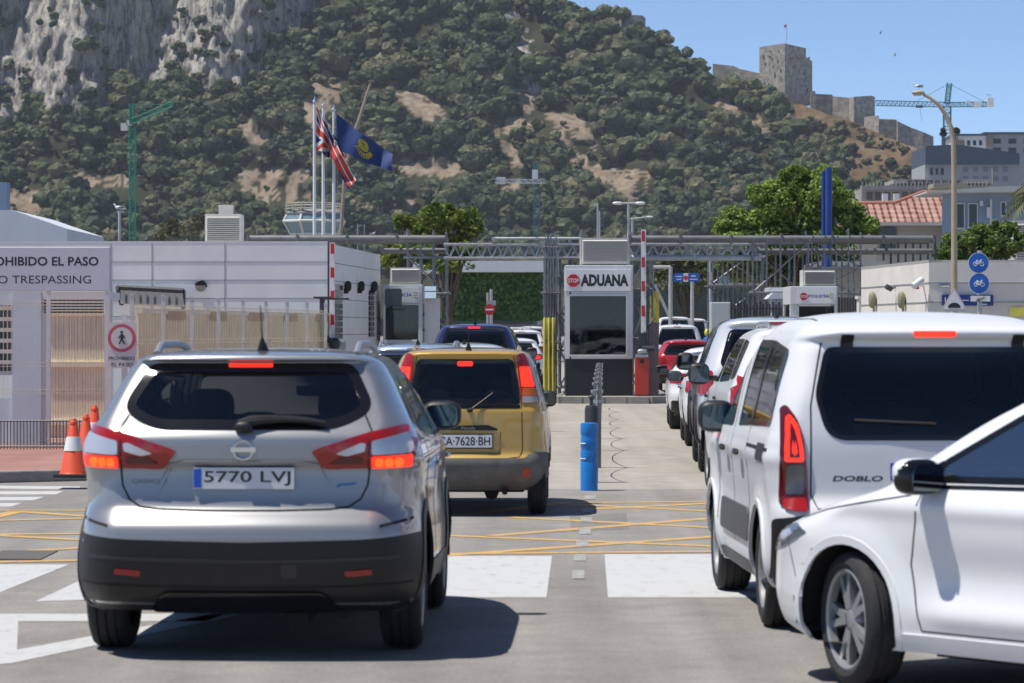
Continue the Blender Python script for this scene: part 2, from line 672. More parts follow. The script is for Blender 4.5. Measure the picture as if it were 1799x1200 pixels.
    def patch(s, name, poly, view, m, off=0.004, h=0.05, hole=None, parent=None, skirt=0.012, mb=None, mi=0, flat=False):
        v2, T, bnd = tri_fill(poly, h, hole)
        P, N = [], []
        for a, b in v2:
            p, n = s.hit(view, a, b)
            P.append(p); N.append(n)
        vs = [p + n * off for p, n in zip(P, N)]
        d = {'rear': Vector((0, -1, 0)), 'front': Vector((0, 1, 0)), 'left': Vector((-1, 0, 0)), 'right': Vector((1, 0, 0)), 'top': Vector((0, 0, 1))}[view]
        fs = []
        for t in T:
            nn = (vs[t[1]] - vs[t[0]]).cross(vs[t[2]] - vs[t[0]])
            fs.append(t if nn.dot(d) >= 0 else (t[0], t[2], t[1]))
        if skirt:
            mp = {}
            nv = list(vs)
            for a, b in bnd:
                for q in (a, b):
                    if q not in mp:
                        mp[q] = len(nv); nv.append(vs[q] - N[q] * (off + skirt))
                fs.append((b, a, mp[a], mp[b]))
            vs = nv
        if mb is not None:
            mb.add(vs, fs, mi); return None
        B = MB(); B.add(vs, fs)
        ob = B.build(name, m, parent or s.root, normals=False)
        ob.data.shade_smooth()
        ob.data.set_sharp_from_angle(angle=math.radians(35))
        return ob

    def strip(s, name, line, view, m, w=0.008, off=0.0015, h=0.06, parent=None, skirt=0.006, mb=None):
        return s.patch(name, band(line, w), view, m, off, h, parent=parent, skirt=skirt, mb=mb)

    def window(s, name, poly, view, gm, frit=0.055, fm=None, off=0.004, opening=True, h=0.06, parent=None):
        ins = inset(poly, frit)
        if opening:
            s.holes.append((view, inset(poly, 0.018)))
            f = s.patch(name, poly, view, fm or M_TRIM, off, h, hole=ins, parent=parent)
            s.patch('pane', inset(poly, frit - 0.006), view, gm, off - 0.0025, 0.09, parent=f, skirt=0)
        else:
            f = s.patch(name, poly, view, M_GOPAQ, off, 0.09, parent=parent)
        return f

    def text(s, name, txt, view, a0, b0, w, h, m, off=0.0015, bold=0.0, parent=None, shear=0.0):
        V, F = text_geo(txt, bold)
        vs = []
        for x, y in V:
            p, n = s.hit(view, a0 + x * w + shear * h * y, b0 + y * h)
            vs.append(p + n * off)
        B = MB(); B.add(vs, F)
        return B.build(name, m, parent or s.root, normals=False)

    def finish(s, body_name='body'):
        V, F = s.V, s.F
        C = np.array([V[list(f)].mean(0) for f in F])
        kill = np.zeros(len(F), bool)
        ymid = 2.0
        for view, poly in s.holes:
            a, b = {'rear': (0, 2), 'front': (0, 2), 'left': (1, 2), 'right': (1, 2), 'top': (0, 1)}[view]
            side = {'rear': C[:, 1] < ymid, 'front': C[:, 1] > ymid, 'left': C[:, 0] < -0.2, 'right': C[:, 0] > 0.2, 'top': C[:, 2] > 1}[view]
            inn = in_poly(V[:, a], V[:, b], poly)
            allin = np.array([inn[list(f)].all() for f in F])
            # only faces that face that way
            kill |= side & allin
        for (yc, zc, r) in s.sp.get('arch', []):
            kill |= (np.hypot(C[:, 1] - yc, C[:, 2] - zc) < r - s.res * 0.15) & (np.abs(C[:, 0]) > 0.55)
        F2 = [f for f, k in zip(F, kill) if not k]
        me = bpy.data.meshes.new(body_name)
        me.from_pydata([tuple(p) for p in V], [], F2)
        if s.flip: me.flip_normals()
        ob = link_mesh(body_name, me, s.pm, s.root, True)
        me.set_sharp_from_angle(angle=math.radians(50))
        B = MB()
        B.add(s.bottom, [tuple(range(len(s.bottom)))])
        for (yc, zc, r) in s.sp.get('arch', []):
            for sx in (-1, 1):
                vs, fs = [], []
                w1 = s.sp['wid'] - 0.03
                for k in range(17):
                    a = math.pi * k / 16 * 1.08 - 0.04 * math.pi
                    for xx in (w1, w1 - 0.34):
                        vs.append((sx * xx, yc + (r + 0.012) * math.cos(a), max(0.16, zc + (r + 0.012) * math.sin(a))))
                for k in range(16):
                    fs.append((2 * k, 2 * k + 1, 2 * k + 3, 2 * k + 2))
                fs.append(tuple(2 * k + 1 for k in range(17)))
                B.add(vs, fs)
        # underbody tray hanging a little lower
        L = s.sp['arch'][0][0], s.sp['arch'][1][0]
        zb = s.sp['W'][0][0]
        B.box((0, (L[0] + L[1]) / 2, zb - 0.02), (1.1, (L[1] - L[0]) * 0.8, 0.06))
        B.tube((0.25, 0.3, zb - 0.03), (0.25, L[0] + 0.5, zb - 0.02), 0.07)
        B.tube((-0.65, L[0], s.sp['arch'][0][1]), (0.65, L[0], s.sp['arch'][0][1]), 0.05)
        B.build('underbody', M_UNDER, s.root)
        return ob

    def wheel(s, sx, y, R, width=0.215, x=None, steer=0.0, rim='five', rimr=None, knobby=False, n=40):
        x = s.sp['wid'] - 0.02 - width / 2 if x is None else x
        hub = Vector((sx * x, y, R))
        My = Matrix.Rotation(math.radians(90) * sx, 4, 'Y')     # lathe axis z -> outward
        rr = rimr or R * 0.68
        w = width / 2
        B = MB()
        prof = [(rr - 0.01, -w + 0.02), (rr + 0.01, -w + 0.005), (R - 0.055, -w - 0.004), (R - 0.02, -w + 0.008), (R - 0.004, -w + 0.03)]
        for g in (-0.45, 0.0, 0.45):
            c = g * w
            prof += [(R, c - 0.010), (R - 0.008, c - 0.006), (R - 0.008, c + 0.006), (R, c + 0.010)]
        prof += [(R - 0.004, w - 0.03), (R - 0.02, w - 0.008), (R - 0.055, w + 0.004), (rr + 0.01, w - 0.005), (rr - 0.01, w - 0.02)]
        B.lathe(prof, n, My, cap=False)
        if knobby:
            for k in range(30):
                a = 2 * math.pi * k / 30
                for zz, da in ((-0.07, 0), (-0.025, 0.1), (0.025, 0), (0.07, 0.1)):
                    M = My @ Matrix.Rotation(a + da, 4, 'Z')
                    B.box((R + 0.002, 0, zz), (0.03, 0.045, 0.036), M=M)
        t = B.build('wheel', M_RUBBER, s.root, smooth=True)
        t.location = hub
        t.rotation_euler = (0, 0, steer)
        Rm = MB()
        zo = w - 0.03
        Rm.lathe([(rr + 0.004, w - 0.012), (rr - 0.006, w - 0.006), (rr - 0.018, w - 0.014), (rr - 0.022, zo - 0.02)], n, My, cap=False)
        Rm.lathe([(rr - 0.02, zo - 0.01), (rr - 0.03, -w + 0.03), (0.02, -w + 0.06)], n, My, 1, cap=False)
        Rm.lathe([(0.002, zo + 0.006), (0.03, zo + 0.004), (0.055, zo - 0.004), (0.075, zo - 0.03), (0.075, zo - 0.07)], 20, My, 0, cap=False)
        Rm.lathe([(0.17, -w + 0.10), (0.17, -w + 0.115), (0.03, -w + 0.115)], 24, My, 2, cap=False)
        if rim == 'steel':
            Rm.lathe([(rr - 0.02, zo - 0.012), (rr - 0.05, zo - 0.035), (0.12, zo - 0.012), (0.05, zo - 0.01)], n, My, 0, cap=False)
            for k in range(8):
                M = My @ Matrix.Rotation(2 * math.pi * k / 8, 4, 'Z')
                superblob(Rm, (rr * 0.72, 0, zo - 0.018), (0.022, 0.03, 0.006), 2.2, 6, 1, M)
        else:
            pairs = 5
            for k in range(pairs):
                for da in ((-0.17, 0.17) if rim == 'double' else (0.0,)):
                    M = My @ Matrix.Rotation(2 * math.pi * k / pairs + 0.3, 4, 'Z')
                    w0, w1 = (0.020, 0.015) if rim == 'double' else (0.045, 0.03)
                    r0, r1 = 0.05, rr - 0.012
                    a0, a1 = da * 0.9, da * 1.25
                    pts = []
                    for r_, a_, ww in ((r0, a0, w0), (r1 * 0.6, (a0 + a1) / 2, (w0 + w1) / 2), (r1, a1, w1)):
                        zt = zo - 0.002 + 0.004 * math.sin(r_ / rr * 3)
                        pts.append([(r_ * math.cos(a_) - sgn * ww * math.sin(a_), r_ * math.sin(a_) + sgn * ww * math.cos(a_), zt) for sgn in (-1, 1)])
                    vs = []
                    for pr in pts:
                        vs += [M @ Vector(pr[0]), M @ Vector(pr[1]), M @ Vector((pr[1][0], pr[1][1], pr[1][2] - 0.04)), M @ Vector((pr[0][0], pr[0][1], pr[0][2] - 0.04))]
                    fs = []
                    for q in range(2):
                        for e in range(4):
                            fs.append((q * 4 + e, q * 4 + (e + 1) % 4, q * 4 + 4 + (e + 1) % 4, q * 4 + 4 + e))
                    Rm.add(vs, fs, 0)
        Rm.build('rim', [M_ALLOY, M_UNDER, mat('brake_disc', (0.06, 0.06, 0.06), 0.5, 0.5)], t, smooth=True)
        return t

    def mirror(s, sx, y, z, x=None, size=(0.115, 0.06, 0.085), m=None, stalk=0.12, glass_m=None):
        x = s.sp['wid'] + 0.02 if x is None else x
        B = MB()
        superblob(B, (sx * (x + 0.07), y, z), size, 3.0, 12)
        B.path([(sx * (x - stalk), y + 0.03, z - 0.045), (sx * (x + 0.02), y + 0.01, z - 0.05)], [0.03, 0.024], 8)
        o = B.build('wing_mirror', m or M_BLACK, s.root, smooth=True)
        G = MB()
        poly = rpoly([(-size[0] * 0.82, -size[2] * 0.72), (size[0] * 0.82, -size[2] * 0.78), (size[0] * 0.8, size[2] * 0.76), (-size[0] * 0.75, size[2] * 0.7)], 0.04)
        G.prism([(sx * (x + 0.07) + a, z + b) for a, b in poly], y - size[1] - 0.003, y - size[1] + 0.006)
        G.build('mirror_glass', glass_m or M_MIRR, o)
        return o

    def seats(s, rows, floor=0.3, top=1.02, hw=0.24, head=0.17, head_z=None):
        for y, xs, tp in rows:
            for x in xs:
                B = MB()
                M = Matrix.Translation((x, y, 0)) @ Matrix.Rotation(math.radians(12), 4, 'X')
                superblob(B, (0, 0, (floor + tp) / 2 + 0.05), (hw, 0.07, (tp - floor) / 2), 4, 10, 0, M)
                superblob(B, (0, 0.3, floor + 0.12), (hw, 0.28, 0.09), 4, 8, 0, M)
                superblob(B, (0, 0.0, tp + 0.16), (head * 0.8, 0.05, 0.10), 3, 8, 0, M)
                B.tube(M @ Vector((-0.06, 0, tp)), M @ Vector((-0.06, 0, tp + 0.12)), 0.008, n=6)
                B.tube(M @ Vector((0.06, 0, tp)), M @ Vector((0.06, 0, tp + 0.12)), 0.008, n=6)
                B.build('seat', M_SEAT, s.root, smooth=True)

    def dash(s, y, z, w=0.7):
        B = MB()
        superblob(B, (0, y, z - 0.12), (w, 0.32, 0.14), 4, 10)
        for k in range(12):
            a0, a1 = 2 * math.pi * k / 12, 2 * math.pi * (k + 1) / 12
            c = Vector((-0.36, y - 0.42, z - 0.06))
            f = lambda a: c + Vector((0.18 * math.cos(a), 0.07 * math.sin(a), 0.17 * math.sin(a)))
            B.tube(f(a0), f(a1), 0.014, n=6)
        B.box((0, y - 0.05, z + 0.28), (0.22, 0.03, 0.07))
        B.box((0, 1.7, 0.28), (1.3, 2.6, 0.06))
        return B.build('dashboard', M_DASH, s.root, smooth=True)

    def antenna(s, x, y, h=0.16, lean=0.5, fin=False):
        p, _ = s.hit('top', x, y)
        B = MB()
        B.path([p + Vector((0, 0, -0.01)), p + Vector((0, -0.02, 0.03)), p + Vector((0, -0.05, 0.07))], [0.035, 0.022, 0.006], 8)
        if not fin:
            B.tube(p + Vector((0, -0.03, 0.04)), p + Vector((0, -0.03 - h * lean, 0.04 + h)), 0.005, 0.003, 6)
        return B.build('antenna', M_BLACK, s.root, smooth=True)

    def rail(s, sx, x, y0, y1, hgt=0.055, r=0.018, m=None):
        pts = []
        for k in range(17):
            t = k / 16
            y = y0 + (y1 - y0) * t
            p, _ = s.hit('top', sx * x, y)
            pts.append(p + Vector((0, 0, hgt * min(1, math.sin(math.pi * min(1, max(0.0, t)) ) * 3.0 if 0 < t < 1 else 0) - 0.004)))
        B = MB(); B.path(pts, r, 8)
        return B.build('roof_rail', m or M_ALLOY, s.root, smooth=True)

    def plate(s, txt, x0, z0, w=0.52, h=0.11, view='rear', blue=True, bold=0.012, old=False, off=0.018):
        p, n = s.hit('rear', x0, z0)
        B = MB()
        y = min(s.hit('rear', x0 + dx, z0 + dz)[0].y for dx in (-w / 2, 0, w / 2) for dz in (-h / 2, 0, h / 2)) - 0.012
        B.box((x0, y, z0), (w, 0.012, h), mi=0)
        if blue: B.box((x0 - w / 2 + 0.022, y - 0.0065, z0), (0.040, 0.003, h - 0.012), mi=1)
        if old: B.box((x0, y + 0.004, z0), (w + 0.02, 0.012, h + 0.02), mi=2)
        o = B.build('number_plate', [M_PLATE, M_PBLUE, M_PTXT], s.root)
        if txt:
            T = MB()
            a0 = x0 - w / 2 + (0.055 if blue else 0.02)
            add_text(T, txt, a0, y - 0.0066, z0 - h * 0.345, x0 + w / 2 - 0.018 - a0, h * 0.69, bold)
            T.build('lettering', M_PTXT, o, normals=False)
        return o


def mir(poly):
    return [(-p[0],) + tuple(p[1:]) for p in poly][::-1]


def arc_band(yc, zc, r0, r1, a0, a1, n=24):
    o = [(yc + r1 * math.cos(math.radians(a0 + (a1 - a0) * k / n)), zc + r1 * math.sin(math.radians(a0 + (a1 - a0) * k / n))) for k in range(n + 1)]
    i = [(yc + r0 * math.cos(math.radians(a0 + (a1 - a0) * k / n)), zc + r0 * math.sin(math.radians(a0 + (a1 - a0) * k / n))) for k in range(n + 1)]
    return o + i[::-1]


def flare(arches, amp=0.018, belt=None, crease=0.0, taper=0.0, scoop=0.0):
    """body-side relief: swollen wheel arches, a shoulder line and a scooped door"""
    def f(V):
        x, y, z = V[..., 0], V[..., 1], V[..., 2]
        side = np.clip((np.abs(x) - 0.6) / 0.15, 0, 1)
        a = 0
        for yc, zc, r in arches:
            rad = np.hypot(y - yc, z - zc)
            a = a + amp * np.exp(-((rad - r) / 0.09) ** 2)
        if scoop:
            inside = np.clip((y - arches[0][0] - 0.5) / 0.3, 0, 1) * np.clip((arches[1][0] - 0.42 - y) / 0.25, 0, 1)
            a = a - scoop * inside * np.exp(-((z - 0.56) / 0.13) ** 2) + scoop * 0.9 * inside * np.exp(-((z - 0.38) / 0.06) ** 2)
        if belt:
            a = a + crease * np.exp(-((z - belt) / 0.05) ** 2) - crease * 1.3 * np.exp(-((z - belt + 0.30) / 0.16) ** 2)
        V = V.copy()
        V[..., 0] = (x + np.sign(x) * side * a) * (1 - taper * np.clip((y - 2.2) / 1.6, 0, 1) ** 1.4)
        return V
    return f


# ---------- silver crossover, nearest left
def silver_suv():
    ar = [(0.86, 0.345, 0.395), (3.506, 0.345, 0.395)]
    sp = dict(wid=0.903, arch=ar,
        R=[(0.24, 0.28), (0.30, 0.12), (0.40, 0.045), (0.52, 0.012), (0.64, 0.0), (0.69, 0.012), (0.73, 0.045), (0.765, 0.085), (0.795, 0.108), (0.86, 0.125),
           (0.98, 0.135), (1.04, 0.10), (1.12, 0.10), (1.19, 0.135), (1.24, 0.19), (1.36, 0.32), (1.50, 0.455), (1.53, 0.47), (1.545, 0.42), (1.565, 0.43), (1.583, 0.62), (1.598, 1.1), (1.602, 1.7)],
        F=[(0.24, 4.2), (0.35, 4.33), (0.6, 4.38), (0.75, 4.34), (0.85, 4.22), (0.95, 3.9), (1.02, 3.5), (1.05, 3.35), (1.10, 3.2), (1.4, 2.65), (1.5, 2.4), (1.55, 2.25), (1.585, 2.0), (1.602, 1.8)],
        W=[(0.24, 0.84), (0.30, 0.865), (0.45, 0.892), (0.65, 0.897), (0.80, 0.893), (0.95, 0.893), (1.08, 0.885), (1.15, 0.865), (1.22, 0.828), (1.35, 0.762), (1.46, 0.705), (1.53, 0.655), (1.565, 0.585), (1.586, 0.47), (1.598, 0.28), (1.602, 0.06)],
        rcx=[(0.24, 0.22), (0.7, 0.24), (0.9, 0.24), (1.1, 0.22), (1.25, 0.12), (1.5, 0.09), (1.602, 0.12)],
        rcy=[(0.24, 0.32), (0.7, 0.42), (0.9, 0.45), (1.1, 0.40), (1.25, 0.42), (1.5, 0.35), (1.602, 0.3)],
        fcx=0.35, fcy=0.45, br=[(0.24, 0.08), (0.7, 0.10), (1.1, 0.10), (1.3, 0.12), (1.602, 0.1)], bf=0.1,
        disp=flare(ar, 0.02, 1.02, 0.012, 0.035))
    c = Car('silver_crossover', 'silver crossover car nearest on the left, brake lights on, number plate 5770 LVJ', 'car', sp, P_SILVER,
            (0.883, 0.86), (-0.475, 18.3), math.radians(-1.8), 'cars queuing in the left lane', res=0.017)
    win = rpoly([(-0.665, 1.285, .09), (-0.535, 1.528, .07), (0.535, 1.528, .07), (0.665, 1.285, .09), (0.48, 1.185, .18), (-0.48, 1.185, .18)], 0.1, 7)
    rw = c.window('rear_window', win, 'rear', glass('glass_suv', (0.76, 0.79, 0.81), ior=1.6), 0.05)
    # bumper cladding
    cl = rpoly([(-0.9, 0.245), (-0.9, 0.648), (-0.6, 0.625), (0, 0.612), (0.6, 0.625), (0.9, 0.648), (0.9, 0.245)], 0.02)
    c.patch('bumper_cladding', cl, 'rear', M_BLACK, 0.004, 0.04)
    c.patch('diffuser', rpoly([(-0.5, 0.25), (-0.42, 0.36), (0.42, 0.36), (0.5, 0.25)], 0.05), 'rear', M_TRIM, 0.018, 0.05)
    for sx in (-1, 1):
        p = rpoly([(0.52, 0.465), (0.66, 0.475), (0.665, 0.447), (0.53, 0.437)], 0.008)
        c.patch('reflector', p if sx > 0 else mir(p), 'rear', M_RED, 0.012, 0.05)
        # tail lamp: red outline, clear core, lit strip
        L = rpoly([(0.345, 1.075), (0.40, 1.098), (0.60, 1.155), (0.80, 1.205), (0.868, 1.19), (0.868, 1.11), (0.848, 1.0), (0.52, 0.99), (0.42, 0.985)], 0.02)
        f = (lambda q: q) if sx > 0 else mir
        lamp = c.patch('tail_light', f(L), 'rear', M_RED, 0.014, 0.035)
        c.patch('clear_lens', f(rpoly([(0.655, 1.055), (0.655, 1.125), (0.82, 1.165), (0.846, 1.10), (0.838, 1.062)], 0.015)), 'rear', M_LENS, 0.020, 0.04, parent=lamp)
        c.patch('clear_lens', f(rpoly([(0.47, 1.062), (0.60, 1.118), (0.625, 1.115), (0.62, 1.075), (0.53, 1.05)], 0.01)), 'rear', M_LENS, 0.020, 0.04, parent=lamp)
        c.patch('lens_frame', f(rpoly([(0.44, 1.02), (0.50, 1.045), (0.61, 1.045), (0.61, 1.02)], 0.01)), 'rear', M_DRED, 0.019, 0.04, parent=lamp)
        for k in range(3):
            c.patch('lit_bulb', f(rpoly([(0.672 + k * 0.045, 1.005), (0.672 + k * 0.045, 1.04), (0.71 + k * 0.045, 1.04), (0.71 + k * 0.045, 1.005)], 0.016)), 'rear', M_AMBLIT, 0.021, 0.03, parent=lamp)
        c.patch('lit_strip', f(rpoly([(0.655, 0.995), (0.655, 1.046), (0.845, 1.052), (0.842, 1.0)], 0.01)), 'rear', M_REDLIT, 0.018, 0.03, parent=lamp)
        c.strip('lamp_seam', f([(0.638, 0.985), (0.642, 1.168)]), 'rear', M_GAP, 0.006, 0.0165, parent=lamp)
        # tailgate shut line
        c.strip('shut_line', f([(0.615, 1.26), (0.66, 1.17), (0.645, 0.99), (0.635, 0.90), (0.60, 0.83), (0.54, 0.79), (0.44, 0.778), (0.2, 0.772), (0.0, 0.771)]), 'rear', M_GAP, 0.010, 0.0012, 0.04)
        c.patch('bumper_vent', f(rpoly([(0.70, 0.70), (0.86, 0.73), (0.86, 0.715), (0.70, 0.685)], 0.005)), 'rear', M_GAP, 0.002, 0.04)
        # sides
        v = 'right' if sx > 0 else 'left'
        c.window('front_side_window', rpoly([(1.98, 1.10), (2.02, 1.46), (2.42, 1.43), (3.02, 1.12), (2.98, 1.09)], 0.04), v, M_GTINT, 0.035, h=0.07)
        c.window('rear_side_window', rpoly([(1.02, 1.145), (1.15, 1.40), (1.30, 1.455), (1.90, 1.465), (1.90, 1.105)], 0.05), v, M_GTINT, 0.035, h=0.07)
        c.window('quarter_window', rpoly([(0.66, 1.215), (0.98, 1.165), (1.10, 1.37), (0.95, 1.36)], 0.03), v, M_GDARK, 0.03, opening=False)
        c.strip('window_trim', [(0.66, 1.19), (1.0, 1.135), (1.9, 1.085), (3.05, 1.07)], v, M_CHROME, 0.02, 0.008, 0.08)
        for yc, zc, r in ar:
            c.patch('arch_cladding', arc_band(yc, zc, r - 0.004, r + 0.06, -18, 198), v, M_BLACK, 0.009, 0.05)
        c.patch('sill_cladding', rpoly([(1.27, 0.25), (1.27, 0.42), (3.1, 0.40), (3.1, 0.25)], 0.02), v, M_BLACK, 0.008, 0.08)
        for yy in (1.62, 2.75):
            B = MB(); p, n = c.hit(v, yy, 0.97)
            superblob(B, p + n * 0.03, (0.015, 0.11, 0.016), 3, 8); B.build('door_handle', P_SILVER, c.root, smooth=True)
        c.strip('door_gap', [(1.95, 0.42), (1.94, 1.1)], v, M_GAP, 0.009, 0.0015)
        c.strip('door_gap', [(1.28, 0.5), (1.20, 0.85), (1.0, 1.14)], v, M_GAP, 0.009, 0.0015)
        c.strip('door_gap', [(3.1, 0.42), (3.12, 1.05)], v, M_GAP, 0.009, 0.0015)
        c.wheel(sx, 0.86, 0.345, rim='double')
        c.wheel(sx, 3.506, 0.345, rim='double', x=0.755)
        c.mirror(sx, 2.93, 1.195, x=0.805, size=(0.118, 0.075, 0.085))
        c.rail(sx, 0.535, 0.75, 2.35, 0.05, 0.02)
        c.patch('head_light', f(rpoly([(0.5, 0.82), (0.52, 0.9), (0.85, 0.92), (0.85, 0.84)], 0.02)), 'front', M_LENS, 0.006)
    c.window('windscreen', rpoly([(-0.70, 1.09, .08), (-0.54, 1.49, .08), (0.54, 1.49, .08), (0.70, 1.09, .08)], 0.05), 'front', M_GCLEAR, 0.05)
    c.patch('grille', rpoly([(-0.35, 0.6), (-0.4, 0.82), (0.4, 0.82), (0.35, 0.6)], 0.04), 'front', M_BLACK, 0.006)
    c.patch('brake_light', rpoly([(-0.115, 1.502), (-0.115, 1.527), (0.115, 1.527), (0.115, 1.502)], 0.004), 'rear', M_REDLIT, 0.012, 0.05)
    # plate recess, emblem, badge, wiper
    pr = rpoly([(-0.44, 0.865, .05), (-0.37, 1.0, .05), (0.37, 1.0, .05), (0.44, 0.865, .05)], 0.05)
    c.strip('recess_edge', [(-0.45, 0.862), (-0.38, 1.006), (-0.3, 1.018), (0.3, 1.018), (0.38, 1.006), (0.45, 0.862)], 'rear', M_CHROME if False else P_SILVER, 0.02, 0.006, 0.05)
    c.plate('5770 LVJ', 0.0, 0.937)
    p, n = c.hit('rear', 0, 1.085)
    E = MB()
    E.lathe([(0.052, 0.0), (0.056, 0.008), (0.048, 0.012), (0.042, 0.008), (0.040, 0.0)], 32, Matrix.Translation(p + n * 0.002) @ Matrix.Rotation(math.radians(90), 4, 'X'), cap=False)
    E.box(p + n * 0.012, (0.13, 0.012, 0.024))
    E.build('badge', M_CHROME, c.root, smooth=True)
    c.text('lettering', 'QASHQAI', 'rear', -0.585, 0.905, 0.18, 0.026, mat("badge_grey", (0.14, 0.145, 0.15), 0.35, 0.6), 0.002)
    bz = rpoly([(0.475, 0.885), (0.48, 0.905), (0.585, 0.915), (0.56, 0.902), (0.50, 0.898)], 0.004)
    c.patch('eco_badge', bz, 'rear', mat("badge_blue", (0.01, 0.18, 0.5), 0.4), 0.006, 0.03)
    W = MB()
    pts = [c.hit('rear', x, 1.205 + 0.025 * (1 - ((x - 0.2) / 0.26) ** 2))[0] + Vector((0, -0.03, 0.01)) for x in np.linspace(-0.03, 0.42, 8)]
    W.path(pts, [0.016, 0.03, 0.026, 0.022, 0.02, 0.018, 0.015, 0.01], 8)
    superblob(W, c.hit('rear', 0.0, 1.20)[0] + Vector((0, -0.02, 0)), (0.05, 0.03, 0.03), 2.5, 8)
    W.build('rear_wiper', M_BLACK, c.root, smooth=True)
    c.antenna(0.03, 0.78, 0.20, 0.55)
    c.seats([(2.05, (-0.37, 0.37), 1.14), (1.1, (-0.42, 0.0, 0.42), 1.03)], hw=0.25)
    c.dash(3.0, 1.02)
    X = MB(); X.box((0, 0.75, 1.10), (1.1, 0.62, 0.02)); X.build('parcel_shelf', M_DASH, c.root)
    c.strip('bumper_seam', [(-0.86, 0.40), (-0.55, 0.385), (0.0, 0.38), (0.55, 0.385), (0.86, 0.40)], 'rear', M_GAP, 0.012, 0.006, 0.05)
    c.strip('bumper_seam', [(-0.80, 0.535), (-0.4, 0.52), (0.0, 0.515), (0.4, 0.52), (0.80, 0.535)], 'rear', mat('trim_grey', (0.03, 0.03, 0.032), 0.35), 0.018, 0.008, 0.05)
    c.patch('tow_cover', rpoly([(0.20, 0.43), (0.20, 0.50), (0.28, 0.50), (0.28, 0.43)], 0.01), 'rear', mat('trim_grey', (0.03, 0.03, 0.032)), 0.006, 0.04)
    X = MB(); X.tube((0.50, 0.30, 0.235), (0.50, 0.7, 0.25), 0.03, n=14); X.build('exhaust', M_UNDER, c.root, smooth=True)
    F = MB(); F.box((-0.62, 0.52, 0.33), (0.2, 0.02, 0.2)); F.box((0.62, 0.52, 0.33), (0.2, 0.02, 0.2)); F.build('mud_flap', M_BLACK, c.root)
    c.finish()


